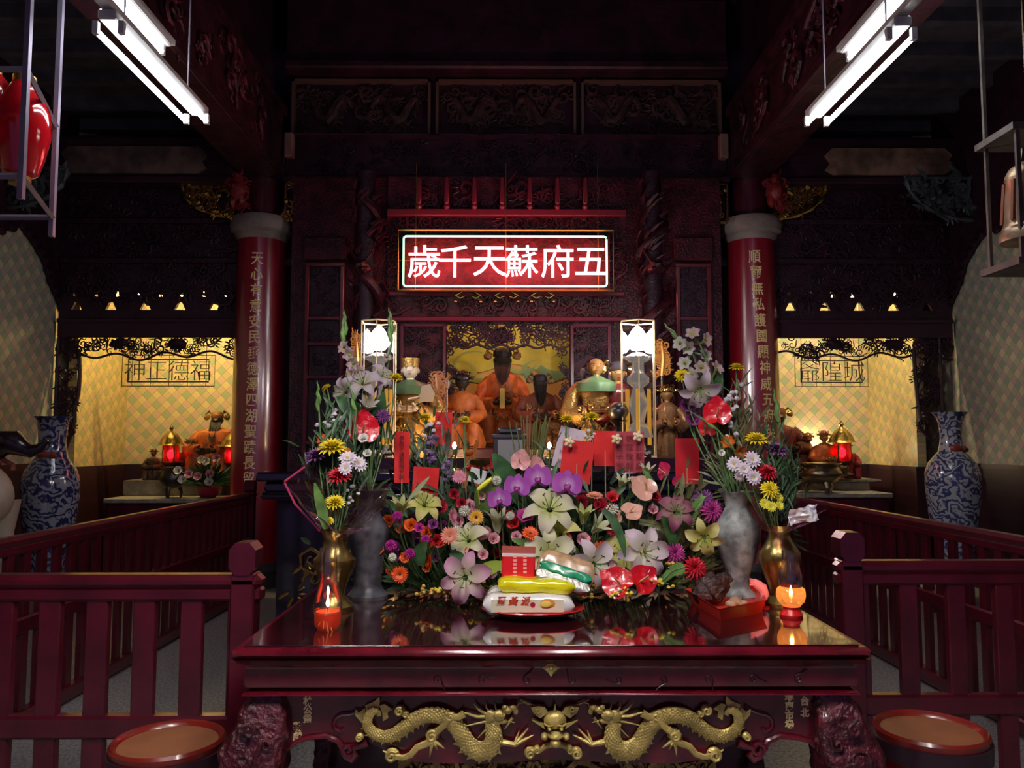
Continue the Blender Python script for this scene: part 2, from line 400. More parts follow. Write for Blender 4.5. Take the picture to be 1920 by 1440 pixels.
t = thing('cross_beam', 'wide dark carved beam spanning above the shrine between both pillars', 'beam', (0, 8.95, 4.46))
mb = MB().box(-2.5, 2.5, 8.8, 9.1, 4.50, 4.98, .02).box(-2.5, 2.5, 8.74, 9.1, 4.46, 4.53, .01).box(-2.5, 2.5, 8.76, 9.1, 4.95, 5.0).box(-2.5, 2.5, 8.8, 9.1, 5.72, 6.6).box(-2.5, 2.5, 8.7, 9.1, 5.75, 5.85, .02).box(-2.5, 2.5, 8.95, 9.1, 5.0, 5.72)
mb.build('beam', mat('cross_beam_wood', (.042, .009, .020), .5, bump=.4, bscale=14, vary=.5, vscale=4), t, smooth=False)
scrollwork(MB(), -2.3, 2.3, 4.58, 4.9, 8.79, 60, .08, .25, 5).build('carved_frieze', CARVE, t)
xs = [-2.48, -.84, .82, 2.48]
for i in range(3):
    x0, x1 = xs[i]+.03, xs[i+1]-.03
    fr = MB()
    for a in ((x0, x1, 5.02, 5.05), (x0, x1, 5.66, 5.69), (x0, x0+.03, 5.02, 5.69), (x1-.03, x1, 5.02, 5.69)): fr.box(a[0], a[1], 8.86, 8.95, a[2], a[3])
    p = fr.build('panel_frame', mat('worn_gilt_frame', (.20, .12, .09), .45, metal=.3), t, smooth=False)
    r = MB(); scrollwork(r, x0+.1, x1-.1, 5.1, 5.6, 8.93, 46, .09, .28, 60+i)
    # two long winding relief figures
    for sg in (-1, 1):
        pts = [((x0+x1)/2+sg*(.1+.06*k), 8.92, 5.36+.14*math.sin(k*.9)) for k in range(10)]
        r.tube(pts, [.02+.045*math.sin(PI*(k+.5)/10) for k in range(10)], n=7)
    r.build('relief_panel', mat('relief_brown', (.075, .032, .032), .5, bump=.6, bscale=40, vary=.6, vscale=10), p)
for s in (-1, 1):
    MB().box(s*2.43-.05, s*2.43+.05, 8.68, 8.8, 4.72, 5.0, .015).build('beam_end', mat('pale_wood_end', (.26, .16, .13), .5), t, smooth=False, label='pale squared beam end')

# ---------------------------------------------------------------- the two red pillars with couplets
CAP = mat('capital_stone', (.30, .25, .22), .75, bump=.4, bscale=30, vary=.2)
PRED = mat('pillar_red', (.34, .006, .020), .30, coat=1, bump=.03, bscale=5, spec=.9)
_b = PRED.node_tree.nodes['Principled BSDF']; _b.inputs['Coat Roughness'].default_value = .19; _b.inputs['Coat IOR'].default_value = 2.1
for s, side, txt, xo, sz, yt, yb in ((-1, 'left', '天心有意安民垂德澤四湖聖蹟長留', .035, 0, 485, 897), (1, 'right', '順爾無私護國顯神威五府英靈佑', -.04, 0, 480, 868)):
    cx, cy, R0 = s*2.76, 8.9, .27
    t = thing('temple_pillar', 'round glossy red %s pillar with a column of gold characters and grey stone capital' % side, 'pillar', (cx, cy, 0))
    MB().lathe([(R0, .22), (R0*1.03, 1.2), (R0*1.02, 2.2), (R0*.96, 3.86)], (cx, cy, 0), 48).build('shaft', PRED, t)
    MB().lathe([(.34, 0), (.34, .1), (.31, .13), (.33, .18), (.30, .22), (.28, .26)], (cx, cy, 0), 32).build('base', mat('dark_stone_base', (.05, .04, .05), .5, bump=.3), t)
    MB().lathe([(.26, 3.80), (.29, 3.84), (.29, 3.87), (.335, 3.90), (.345, 3.97), (.33, 4.03), (.31, 4.06), (.20, 4.07)], (cx, cy, 0), 40).build('capital', CAP, t)
    MB().lathe([(.19, 4.07), (.19, 4.5)], (cx, cy, 0), 24).build('upper_shaft', WOOD, t)
    lm = MB(); n = len(txt); ux = cx+xo
    for i, ch in enumerate(txt):
        g = text_mb(ch, .155, .001, bold=.002)
        zc = P(950, yt+(yb-yt)*i/(n-1), 8.63).z
        a0 = math.asin(max(-1, min(1, (xo+(.0115*i if s > 0 else -.0025*i))/R0)))
        rr = R0*(1.03 if zc < 1.8 else 1.025 if zc < 2.4 else 1.0)+.003
        for v in g.v:
            a = a0+v.x/rr*.86
            yy = v.y
            v.x, v.y, v.z = cx+rr*math.sin(a), cy-rr*math.cos(a)+yy, zc+v.z
        lm.join(g)
    lm.build('gold_lettering', mat('lettering_gold', (1, .78, .36), .4, metal=0), t, smooth=False, label='raised gold characters running down the shaft')
    # small red carved lion beside the capital
    lx = P(462 if s < 0 else 1440, 350, 8.75)
    l = MB(); rd = random.Random(3)
    l.ball((lx.x, 8.5, 4.28), .10, .09, .12, bumpy=.5).ball((lx.x, 8.5, 4.38), .06, .08, .08, bumpy=.5, seed=3).ball((lx.x-s*.04, 8.52, 4.2), .05, .06, .1, bumpy=.4).ball((lx.x+s*.05, 8.52, 4.15), .05, .06, .08, bumpy=.4)
    scrollwork(l, lx.x-.1, lx.x+.1, 4.08, 4.42, 8.48, 14, .05, .3, 9)
    tag(l.build('carved_lion', mat('lion_red', (.22, .015, .02), .4, bump=.5, bscale=40)), 'small red carved lion bracket above the %s pillar capital' % side, 'carving', 'red lions above the capitals')

def bracket(x_in, x_out, z1, z0, y, m, label, seed, group):
    """quarter-shell openwork brace, deep end at x_in"""
    w_ = abs(x_out-x_in); sg = 1 if x_out > x_in else -1; h = z1-z0
    ins = lambda x, z: ((x-x_in)*sg/w_)**2*.9+((z1-z)/h)**2 < .92 and (x-x_in)*sg > .02
    mb = MB(); scrollwork(mb, min(x_in, x_out), max(x_in, x_out), z0, z1, y, 30, w_*.09, .42, seed, ins)
    edge = [(x_in+sg*w_*math.sin(a), y, z1-h*math.cos(a)) for a in [k*PI/2/14 for k in range(15)]]
    mb.tube(edge, [.022+.012*math.sin(k*2.1) for k in range(15)], n=6)
    mb.tube([(x_in, y, z1-.01), (x_out, y, z1-.01)], .018, n=5); mb.tube([(x_in, y, z1), (x_in, y, z0)], .018, n=5)
    rd = random.Random(seed)
    for _ in range(9):
        for __ in range(20):
            x = rd.uniform(min(x_in, x_out), max(x_in, x_out)); z = rd.uniform(z0, z1)
            if ins(x, z): break
        mb.ball((x, y-.05, z), .03*rd.uniform(.7, 1.3), bumpy=.2, n=8, m=6)
    t = thing('beam_bracket', label, 'bracket', (x_in, y, z1), group)
    mb.build('openwork_carving', m, t)
    MB().prism([(x_in, z1)]+[(e[0]-sg*.02, e[2]+.02) for e in edge], y+.06, y+.08).build('backing', CARVE, t, smooth=False)
    return t
gb = 'gilt brackets beside the capitals'
bracket(-2.46, -1.78, 4.44, 4.02, 8.75, GILD, 'gilt openwork bracket on the inner side of the left pillar', 11, gb)
bracket(-2.98, -3.62, 4.44, 4.04, 8.75, GILD, 'gilt openwork bracket on the outer side of the left pillar', 12, gb)
bracket(2.46, 1.77, 4.44, 4.0, 8.75, GILD, 'gilt openwork bracket on the inner side of the right pillar', 13, gb)
bracket(2.98, 3.58, 4.44, 4.04, 8.75, GILD, 'gilt openwork bracket on the outer side of the right pillar', 14, gb)
gg = mat('grey_green_carving', (.10, .12, .12), .45, metal=.3, bump=.4, bscale=40, vary=.5)
bracket(-5.02, -4.42, 4.30, 3.9, 7.9, gg, 'grey green carved bracket high on the left wall', 15, 'grey green brackets at the side walls')
bracket(5.02, 4.30, 4.40, 3.93, 8.4, gg, 'grey green carved bracket high on the right wall', 16, 'grey green brackets at the side walls')

# ---------------------------------------------------------------- chapel fronts
for s, side in ((-1, 'left'), (1, 'right')):
    xo = s*5.0; xi = s*3.0
    a, b_ = sorted((xo, xi)); y = 8.9
    t = thing('chapel_screen', 'dark carved wooden front with openwork valance over the %s side chapel' % side, 'carved screen', (s*4, y, 2.7))
    # plain board, then carved board with a pierced row
    MB().box(a, b_, y-.04, y+.04, 2.72, 2.92, .01).box(a, b_, y-.07, y+.04, 2.88, 2.93, .01).build('lintel_board', mat('plum_board', (.045, .012, .028), .4), t, smooth=False)
    mb = MB().box(a, b_, y-.02, y+.02, 2.93, 3.03).box(a, b_, y-.02, y+.02, 3.12, 3.18).box(a, b_, y-.02, y+.02, 3.24, 4.44)
    def row(z0, z1, step, w_, x_):
        x = a
        xs_ = []
        while x+step < b_: xs_.append(x+step/2+x_); x += step
        prev = a
        for c in xs_:
            mb.prism([(prev, z0), (c-w_, z0), (c-w_*.3, z1), (prev, z1)], y-.02, y+.02); prev = c+w_
            mb.prism([(c+w_*.3, z1), (c+w_, z0), (c+w_*1.05, z0), (c+w_*1.05, z1)], y-.02, y+.02)
        mb.prism([(prev, z0), (b_, z0), (b_, z1), (prev, z1)], y-.02, y+.02)
    row(3.03, 3.12, .385, .062, 0); row(3.18, 3.24, .24, .02, .05)
    cb = mb.build('carved_board', CARVE, t, smooth=False)
    scrollwork(MB(), a+.05, b_-.05, 3.15, 4.4, y-.03, 150, .09, .26, 20+s).build('relief', CARVE, cb)
    for z in (3.55, 4.0): MB().box(a, b_, y-.09, y-.02, z, z+.06, .01).build('rail', CARVE, cb, smooth=False)
    # valance
    def zlow(x):
        u = (x-a)/(b_-a); return 2.52+.035*math.sin(u*24)+.02*math.sin(u*9+1)
    mb = MB(); scrollwork(mb, a+.1, b_, 2.53, 2.73, y, 80, .05, .2, 30+s, inside=lambda x, z: z > zlow(x)+.02)
    mb.tube([(a+(b_-a)*k/60, y, zlow(a+(b_-a)*k/60)) for k in range(61)], .014, n=5)
    for u in (.33, .66): mb.ball((a+(b_-a)*u, y-.01, 2.65), .09, .03, .055, n=16, m=10, bumpy=.7, seed=u*9)
    mb.build('valance', CARVE, t)
    # carved drop at the outer side
    xe = P(150 if s < 0 else 1735, 700, y).x; xw = P(100 if s < 0 else 1748, 700, y).x
    e0 = P(148 if s < 0 else 1716, 660, y); pts = []
    Ls = [(148, 655), (150, 700), (147, 740), (140, 765), (140, 790), (133, 815), (122, 842)] if s < 0 else [(1712, 655), (1716, 700), (1720, 745), (1726, 790), (1722, 800), (1738, 815), (1748, 826)]
    ed = [P(p[0], p[1], y) for p in Ls]; outx = xo if s < 0 else 4.86
    ins = lambda x, z: any(min(p.x, outx+(.25 if s < 0 else 0)) < x < max(p.x, outx) or min(p.x, outx) < x < max(p.x, outx) for p in ed if abs(p.z-z) < .12)
    mb = MB(); scrollwork(mb, min(outx, ed[0].x), max(outx, ed[0].x), ed[-1].z+.1, 2.72, y, 46, .045, .34, 33+s, inside=ins)
    mb.tube([(p.x, y, p.z) for p in ed], .022, n=6); mb.tube([(outx, y, 2.72), (outx, y, ed[-1].z+.15), (ed[-1].x, y, ed[-1].z)], .02, n=6)
    mb.build('side_drop', CARVE, t)
    # tiles' timber jamb
# chapel lamps: tubes tucked behind the lintel boards
for s, side, e in ((-1, 'left', 30), (1, 'right', 22)):
    t = thing('chapel_lamp', 'warm tube lamp tucked behind the lintel of the %s side chapel' % side, 'lamp', (s*3.8, 9.12, 3.2))
    MB().box(s*3.8-.62, s*3.8+.62, 9.08, 9.16, 3.23, 3.27).box(s*3.8-.5, s*3.8-.48, 9.11, 9.13, 3.27, 3.56).box(s*3.8+.48, s*3.8+.5, 9.11, 9.13, 3.27, 3.56).build('housing', GREYM, t, smooth=False)
    MB().tube([(s*3.8-.58, 9.12, 3.205), (s*3.8+.58, 9.12, 3.205)], .016, n=8).build('tube', mat('warm_tube_'+side, (1, .7, .3), .5, emit=e*3.6, ecol=(1, .72, .26) if s < 0 else (1, .80, .42)), t)

# unlit neon signs in the chapels
def wire_sign(label, px0, px1, py0, py1, y, txt, side):
    a = P(px0, py0, y); b_ = P(px1, py1, y)
    m = mat('dark_tube', (.05, .035, .02), .3)
    t = thing('unlit_neon_sign', label, 'sign', ((a.x+b_.x)/2, y, b_.z), 'unlit chapel signs')
    def rect(x0, x1, z0, z1, r, mb):
        mb.tube([(x0, y, z0), (x1, y, z0), (x1, y, z1), (x0, y, z1), (x0, y, z0)], r, n=5, axis=(0, 1, 0))
    mb = MB(); rect(a.x, b_.x, b_.z, a.z, .006, mb); n = 5
    for k in range(n):
        x = a.x+(b_.x-a.x)*(k+.5)/n; mb.tube([(x, y+.02, b_.z), (x, y+.02, 3.56 if k in (0, n-1) else a.z+.08)], .004, n=4)
    mb.build('wire_frame', m, t)
    mb = MB(); rect(a.x+.07, b_.x-.07, b_.z+.05, a.z-.05, .009, mb); mb.build('border_tube', m, t)
    mb = MB(); L_ = len(txt)
    for i, ch in enumerate(txt):
        g = text_mb(ch, .26, .006, bold=-.004)
        x = a.x+(b_.x-a.x)*(i+.62)/(L_+.25); z = (a.z+b_.z)/2
        for v in g.v: v.x += x; v.y += y-.02; v.z += z
        mb.join(g)
    mb.build('character_tubes', m, t, smooth=False)
wire_sign('unlit dark wire neon sign with four characters in the left chapel', 230, 402, 666, 724, 9.3, '神正德福', 0)
wire_sign('unlit dark wire neon sign with three characters in the right chapel', 1490, 1628, 668, 725, 9.3, '爺隍城', 1)

# ---------------------------------------------------------------- the shrine screen (centre)
Y = 8.6
t = thing('shrine_screen', 'tall dark red carved shrine screen behind the neon sign framing the alcove', 'carved screen', (0, Y, 0))
ax0, ax1, az1 = P(838, 700, Y).x, P(1068, 700, Y).x, P(950, 608, Y).z
mb = MB().box(-1.3, ax0, Y, Y+.06, 0, az1).box(ax1, 1.3, Y, Y+.06, 0, az1).box(-1.3, 1.3, Y, Y+.06, az1, 4.46).box(-2.35, -1.3, Y+.03, Y+.08, 0, 4.46).box(1.3, 2.35, Y+.03, Y+.08, 0, 4.46)
mb.build('back_board', CARVER, t, smooth=False)
scrollwork(MB(), -1.25, 1.25, az1+.1, 4.35, Y-.02, 210, .085, .28, 70).build('carved_relief', CARVER, t)
for (a, b_, z0, z1, n, sd) in ((P(762, 0, Y).x, ax0-.03, 1.55, az1-.03, 40, 71), (ax1+.03, P(1135, 0, Y).x, 1.55, az1-.03, 34, 72)):
    p = MB().box(a-.02, a+.01, Y-.05, Y, z0, z1+.02).box(b_-.01, b_+.02, Y-.05, Y, z0, z1+.02).box(a, b_, Y-.05, Y, z1, z1+.03).build('panel_frame', mat('plum_frame', (.15, .02, .035), .3, coat=.4), t, smooth=False)
    scrollwork(MB(), a+.03, b_-.03, z0, z1, Y-.02, n, .06, .3, sd).build('relief', CARVE, p)
MB().box(-1.3, 1.3, Y-.08, Y, az1+.02, az1+.07, .01).box(-1.28, 1.28, Y-.06, Y, az1+.3, az1+.35, .01).box(-1.3, 1.3, Y-.1, Y, 4.0, 4.08, .01).build('cornice', mat('plum_frame', (.15, .02, .035)), t, smooth=False)
# openwork valance hanging in the alcove mouth
za = P(950, 650, Y).z
mb = MB(); scrollwork(mb, ax0, ax1, za+.02, az1, Y-.02, 95, .05, .24, 73)
mb.tube([(ax0+(ax1-ax0)*k/40, Y-.02, za+.02*math.sin(k*.8)) for k in range(41)], .014, n=5)
xm = P(940, 0, Y).x; mb.ball((xm, Y+.01, az1-.12), .13, .03, .09)
for sg, xx in ((1, ax0), (-1, ax1)):
    scrollwork(mb, min(xx, xx+sg*.1), max(xx, xx+sg*.1), za-.55, za, Y-.02, 14, .04, .3, 74)
mb.build('valance', CARVE, t)
# small red hanging posts along the top
for k in range(7):
    x = -.95+k*.3; MB().box(x-.025, x+.025, Y-.14, Y-.06, 4.12, 4.42, .01).ball((x, Y-.1, 4.1), .035).build('hanging_post', mat('plum_frame', (.15, .02, .035)), t)
# door-like side panels
for s in (-1, 1):
    xa, xb = (P(584, 0, Y).x, P(655, 0, Y).x) if s < 0 else (P(1258, 0, Y).x, P(1322, 0, Y).x)
    fm = mat('door_frame_red', (.13, .02, .028), .28, coat=.5)
    d = MB()
    for x0, x1 in ((xa, xa+.045), (xb-.045, xb)): d.box(x0, x1, Y-.06, Y+.02, .3, P(0, 500, Y).z, .008)
    zs = [P(0, q, Y).z for q in (497, 597, 645, 707, 830, 900)]
    for z in zs: d.box(xa, xb, Y-.055, Y+.02, z-.02, z+.02, .006)
    dd = d.build('panel_door', fm, t, smooth=False)
    for i in range(len(zs)-1):
        mb = MB().box(xa+.05, xb-.05, Y-.01, Y+.015, zs[i+1]+.02, zs[i]-.02)
        scrollwork(mb, xa+.09, xb-.09, zs[i+1]+.06, zs[i]-.06, Y-.01, 8 if i else 14, .05, .22, 80+i)
        mb.build('carved_inset', CARVE, dd)
    MB().box(xa-.02, xb+.02, Y-.07, Y+.02, zs[0]+.05, zs[0]+.3, .01).build('head_panel', CARVER, dd, smooth=False)
    # inner dark post next to the pillar
# carved dragon columns
for s, side in ((-1, 'left'), (1, 'right')):
    cx = P(690 if s < 0 else 1216, 0, 8.3).x; cy = 8.3
    t2 = thing('dragon_column', 'dark carved wooden dragon column on the %s of the neon sign' % side, 'column', (cx, cy, 0))
    MB().lathe([(.12, 1.2), (.11, 2), (.105, 4.4)], (cx, cy, 0), 20).build('shaft', CARVE, t2)
    mb = MB(); pts = []; n = 90
    for k in range(n): a = k*.23*s; z = 1.5+2.6*k/n; pts.append((cx+.15*math.cos(a), cy+.15*math.sin(a), z))
    mb.tube(pts, [.02+.035*math.sin(PI*(k+4)/(n+8)) for k in range(n)], n=8)
    rd = random.Random(5+s)
    for k in range(70):
        a = rd.uniform(PI, 2*PI); z = rd.uniform(1.5, 4.2)
        mb.tube([Vector((cx+(.13+.03*q)*math.cos(a+q*.2), cy+(.13+.03*q)*math.sin(a+q*.2), z+.03*q)) for q in range(4)], [.03, .025, .015, .003], n=5)
    mb.ball((cx, cy-.2, 3.35), .09, .1, .07, bumpy=.5).ball((cx-.05*s, cy-.28, 3.3), .05, .07, .035, bumpy=.4)
    for q in (-1, 1): mb.tube([(cx+q*.04, cy-.2, 3.4), (cx+q*.1, cy-.16, 3.5), (cx+q*.13, cy-.12, 3.62)], [.018, .013, .003])
    mb.build('coiled_dragon', CARVER, t2)
# alcove: walls, ceiling and painted relief
tn = mat('alcove_tan', (.62, .36, .13), .6, vary=.12, vscale=3)
al = struct(MB().box(-.95, .95, 9.5, 9.55, 1.2, 3.0), 'wall_back', tn, label='tan painted back wall of the alcove')
mb = MB()
def swirl(cx, cz, R_, hand, a0, band, n=40, turns=1.25):
    pts = []
    for k in range(n+1):
        u = k/n; r = R_*(1-.8*u); a = a0+hand*turns*2*PI*u; pts.append((cx+r*math.cos(a), 9.495, cz+r*.62*math.sin(a)))
    mb.tube(pts, [band*(1-.75*k/n) for k in range(n+1)], n=6, flat=.35, axis=(0, 1, 0))
zt = P(0, 690, 9.5).z
wv = MB()
for x0, x1 in ((-.95, -.1), (.02, .95)):
    n = 30; top = [(x0+(x1-x0)*k/n, 3.0) for k in range(n+1)]
    lowz = lambda x: zt+.05*math.sin(x*7+1)
    bot = [(x0+(x1-x0)*k/n, lowz(x0+(x1-x0)*k/n)) for k in range(n, -1, -1)]
    wv.prism(top+bot, 9.485, 9.5)
wv.build('painted_cloud_band', mat('cloud_yellow_green', (.50, .50, .10), .55, vary=.35, vscale=2.5), al, smooth=False, label='yellow green painted cloud band')
swirl(-.58, 2.42, .30, 1, 2.6, .07); swirl(-.35, 2.5, .34, -1, 5.2, .05); swirl(.40, 2.44, .30, -1, .5, .06); swirl(.62, 2.5, .26, 1, 3.5, .06); swirl(.2, 2.5, .2, 1, 3.5, .04)
mb.build('cloud_scrolls', mat('cloud_blue_green', (.16, .32, .20), .5, col2=(.50, .46, .12), vscale=2.2), al, label='green and gold relief scrolls')
for s in (-1, 1): struct(MB().box(*sorted((s*.95, s*1.0)), 8.66, 9.5, 0, 3.0), 'wall_'+('left' if s < 0 else 'right'), CARVER, label='side wall of the alcove')
struct(MB().box(-1, 1, 8.66, 9.55, 3.0, 3.05), 'ceiling', CARVER, label='ceiling of the alcove')
t = thing('alcove_lamp', 'warm tube lamp hidden behind the valance of the alcove', 'lamp', (0, 8.8, 2.9))
MB().box(-.6, .6, 8.76, 8.84, 2.93, 3.0).build('housing', GREYM, t, smooth=False)
MB().tube([(-.55, 8.8, 2.9), (.55, 8.8, 2.9)], .015, n=8).build('tube', mat('alcove_tube', (1, .6, .2), emit=20, ecol=(1, .60, .20)), t)

# ---------------------------------------------------------------- neon sign
y = 8.25
a = P(747, 431, y); b_ = P(1151, 545, y)
t = thing('neon_sign', 'large rectangular neon sign with six white glowing characters inside a green tube', 'sign', ((a.x+b_.x)/2, y, b_.z))
fr = MB(); fr.tube([(a.x, y, b_.z), (b_.x, y, b_.z), (b_.x, y, a.z), (a.x, y, a.z), (a.x, y, b_.z)], .012, n=4, axis=(0, 1, 0))
for k in (.08, .5, .93):
    x = a.x+(b_.x-a.x)*k; fr.tube([(x, y+.02, b_.z), (x, y+.02, a.z)], .004, n=4); fr.tube([(x, y+.02, a.z), (x, y+.02, 4.5)], .003, n=4)
fr.tube([(a.x, y+.02, (a.z+b_.z)/2), (b_.x, y+.02, (a.z+b_.z)/2)], .003, n=4)
fr.build('sign_frame', mat('sign_frame_gold', (.45, .28, .08), .4, metal=.6), t, smooth=False)
MB().box(a.x+.02, b_.x-.02, y+.16, y+.18, b_.z+.02, a.z-.02).build('added_back_panel', mat('neon_glow_red', (.06, .002, .005), .5, bump=.6, bscale=24, vary=.5, vscale=10), t, smooth=False)  # added board, its deep red strengthens the neon glow behind the characters
g0 = P(757, 443, y-.03); g1 = P(1138, 537, y-.03); yy = y-.03
def rr(x0, x1, z0, z1, r=.03):
    pts = []
    for cx, cz, a0 in ((x1-r, z1-r, 0), (x0+r, z1-r, 90), (x0+r, z0+r, 180), (x1-r, z0+r, 270)):
        for k in range(5): q = math.radians(a0+k*22.5); pts.append((cx+r*math.cos(q), yy, cz+r*math.sin(q)))
    return pts
pts = rr(g0.x, g1.x, g1.z, g0.z)
E1 = mat('neon_green', (.4, 1, .6), emit=.85, ecol=(.34, 1.0, .52))
MB().tube(pts[1:]+pts[:1], .011, n=6).build('green_tube', E1, t)
mb = MB(); st = '歲千天蘇府五'
for i, ch in enumerate(st):
    c = text_mb(ch, .385, .008, bold=.001); px = (795, 853, 918, 978, 1045, 1108)[i]; p = P(px, 490, yy)
    for v in c.v: v.x = v.x*.95+p.x; v.y += yy; v.z = v.z*.95+p.z
    mb.join(c)
mb.build('white_characters', mat('neon_white_red', (1, .6, .6), emit=1, ecol=(7.5, .8, .95)), t, smooth=False, label='glowing white characters')
# gilt scroll feet seen under the sign
for k, px in enumerate((858, 898, 932, 968, 1000, 1035)):
    p = P(px, 556, 8.45); sg = 1 if k % 2 == 0 else -1
    mb = MB().tube([(p.x+sg*.05, 8.45, p.z+.05), (p.x-sg*.02, 8.45, p.z+.01), (p.x+sg*.03, 8.45, p.z-.02), (p.x+sg*.08, 8.45, p.z+.005)], [.006, .012, .01, .004], n=5).ball((p.x-sg*.02, 8.44, p.z-.06), .022, .015, .016, n=8, m=6)
    mb.tube([(p.x, 8.45, p.z), (p.x, 8.58, p.z)], .006, n=4)
    tag(mb.build('gilt_scroll', GILD), 'small gilt scroll carving in the row just below the neon sign', 'carving', 'gilt scrolls below the neon sign')

# ---------------------------------------------------------------- fluorescent ceiling fixtures
TUBE = mat('fluorescent_tube', (1, 1, 1), emit=9, ecol=(.93, .96, 1.0))
def fixture(label, x, y0, z, length=1.2, n=2, tilt=0, hook=True, tm=None):
    t = thing('fluorescent_fixture', label, 'ceiling light', (x, y0, z), 'fluorescent fixtures')
    MB().box(x-.05, x+.05, y0-.05, y0+length+.05, z+.05, z+.11, .01).box(x-.03, x+.03, y0-.3, y0+length+.15, z+.11, z+.15).build('housing', mat('lamp_housing', (.55, .56, .55), .4), t, smooth=False)
    for k in range(n):
        xx = x+(k-(n-1)/2)*.14
        tb = MB().tube([(xx, y0, z), (xx, y0+length, z)], .017, n=10).build('tube', tm or TUBE, t)
        for q in (y0-.03, y0+length): MB().box(xx-.015, xx+.015, q, q+.03, z-.02, z+.05).build('end_clip', mat('lamp_housing', (.55, .56, .55), .4), tb, smooth=False)
    if hook:
        for q in (.15, length-.15): MB().tube([(x, y0+q, z+.15), (x, y0+q, z+1.5 if z+1.5 < 5.3 else 5.35)], .006, n=5).build('hanger', GREYM, t)
    return t
fixture('fluorescent twin tube fixture hanging at upper left of the hall', -2.16, 4.22, 3.78)
fixture('fluorescent single tube beside the beam at upper left', -2.36, 4.10, 4.22, n=1, hook=False)
fixture('fluorescent twin tube fixture hanging at upper right of the hall', 2.22, 4.35, 3.83)
fixture('fluorescent single tube beside the beam at upper right', 2.40, 4.2, 4.24, n=1, hook=False)
# unseen tubes added to light the flowers, with hoods shading the beams
TUBEF = mat('added_front_tube', (1, 1, 1), emit=60, ecol=(1, .93, .92))
for x, nm in ((-.75, 'left'), (.45, 'right')):
    t = fixture('added unseen hooded fluorescent fixture over the entrance side, the %s one' % nm, x, .9, 2.95, length=.9, tm=TUBEF)
    MB().box(x-.22, x-.20, .75, 1.95, 2.84, 3.12).box(x+.20, x+.22, .75, 1.95, 2.84, 3.12).box(x-.22, x+.22, .75, 1.95, 3.11, 3.13).box(x-.22, x+.22, 1.93, 1.95, 3.02, 3.12).build('added_hood', mat('added_hood_white', (.4, .4, .4), .5), t, smooth=False)

# ---------------------------------------------------------------- fences
FEN = mat('fence_red_wood', (.085, .005, .014), .3, coat=.35, bump=.05, bscale=12, vary=.25)
def fence(label, p0, p1, top, n, bw, rails, posts=(), name='wooden_fence', thick=.09):
    """p0,p1 floor points; straight balustrade"""
    p0 = Vector((*p0, 0)); p1 = Vector((*p1, 0)); d = p1-p0; L_ = d.length; u = d/L_
    M = Matrix(((u.x, -u.y, 0, p0.x), (u.y, u.x, 0, p0.y), (0, 0, 1, 0), (0, 0, 0, 1)))
    t = thing(name, label, 'fence', (p0.x, p0.y, 0))
    def put(nm, b, m=FEN, lb=None): return MB().join(b, M).build(nm, m, t, smooth=False, label=lb)
    put('top_rail', MB().box(0, L_, -thick/2, thick/2, top-.055, top, .02).box(0, L_, -thick*.35, thick*.35, top-.10, top-.05, .01))
    for r in rails: put('cross_rail', MB().box(0, L_, -.03, .03, r, r+.085, .01))
    for k in range(n):
        x = L_*(k+.5)/n; put('baluster', MB().box(x-bw/2, x+bw/2, -.018, .018, .08, top-.08, .004))
    put('foot_rail', MB().box(0, L_, -.04, .04, .02, .10, .01))
    for x in posts:
        q = MB().box(x-.065, x+.065, -.065, .065, 0, top-.02, .01).build if 0 else None
        put('post', MB().box(x-.045, x+.045, -.045, .045, 0, top+.005, .006))
        c = MB(); w_ = .055; oct_ = [(-w_, -w_*.55), (-w_*.55, -w_), (w_*.55, -w_), (w_, -w_*.55), (w_, w_*.55), (w_*.55, w_), (-w_*.55, w_), (-w_, w_*.55)]
        c.prism([(x+a*.92, top+.06+b*1.1) for a, b in oct_], -.05, .05); put('post_cap', c)
    return t
fence('dark red wooden fence crossing the hall at the lower left', (-2.72, 3.12), (-.93, 3.12), 1.05, 10, .082, (.44,), posts=(1.72,))
fence('dark red wooden fence crossing the hall at the lower right', (1.385, 3.42), (2.80, 3.42), 1.055, 7, .075, (.42,), posts=(.06,))
fence('long dark red wooden fence along the left aisle running back to the pillar', (-2.66, 3.2), (-2.60, 8.3), 1.05, 34, .06, (.52,), posts=(5.0,))
fence('long dark red wooden fence along the right aisle running back to the pillar', (2.76, 3.5), (2.64, 8.3), 1.055, 32, .06, (.52,), posts=(4.7,))

# ---------------------------------------------------------------- round stools
for s, side, x, yv, z, D in ((-1, 'left', 316, 1383, .57, 2.66), (1, 'right', 1744, 1362, .59, 2.72)):
    c = P(x, yv, D); z = c.z; r = .177
    t = thing('round_stool', 'round red lacquered drum stool with dark rim and orange brown seat, at the lower %s' % side, 'stool', (c.x, D, 0), 'round drum stools')
    MB().lathe([(r*.82, 0), (r*.95, z*.3), (r*.97, z*.6), (r*.9, z-.07)], (c.x, D, 0), 36).build('drum_body', mat('stool_red', (.42, .015, .015), .3, coat=.4), t)
    MB().lathe([(r*.93, z-.09), (r*1.02, z-.085), (r*1.03, z-.03), (r*.97, z-.028), (r*.9, z-.03)], (c.x, D, 0), 36, cap=False).build('dark_band', mat('stool_dark', (.03, .012, .02), .35), t)
    MB().lathe([(r*.98, z-.035), (r*1.0, z-.01), (r*.96, z), (r*.90, z-.005), (r*.86, z-.018)], (c.x, D, 0), 36, cap=False).build('rim', mat('stool_rim', (.19, .014, .008), .3, coat=.3), t)
    MB().lathe([(r*.87, z-.03), (r*.86, z-.016), (.01, z-.014)], (c.x, D, 0), 36).build('seat', mat('stool_seat', (.27, .095, .035), .45, vary=.12, vscale=10), t)
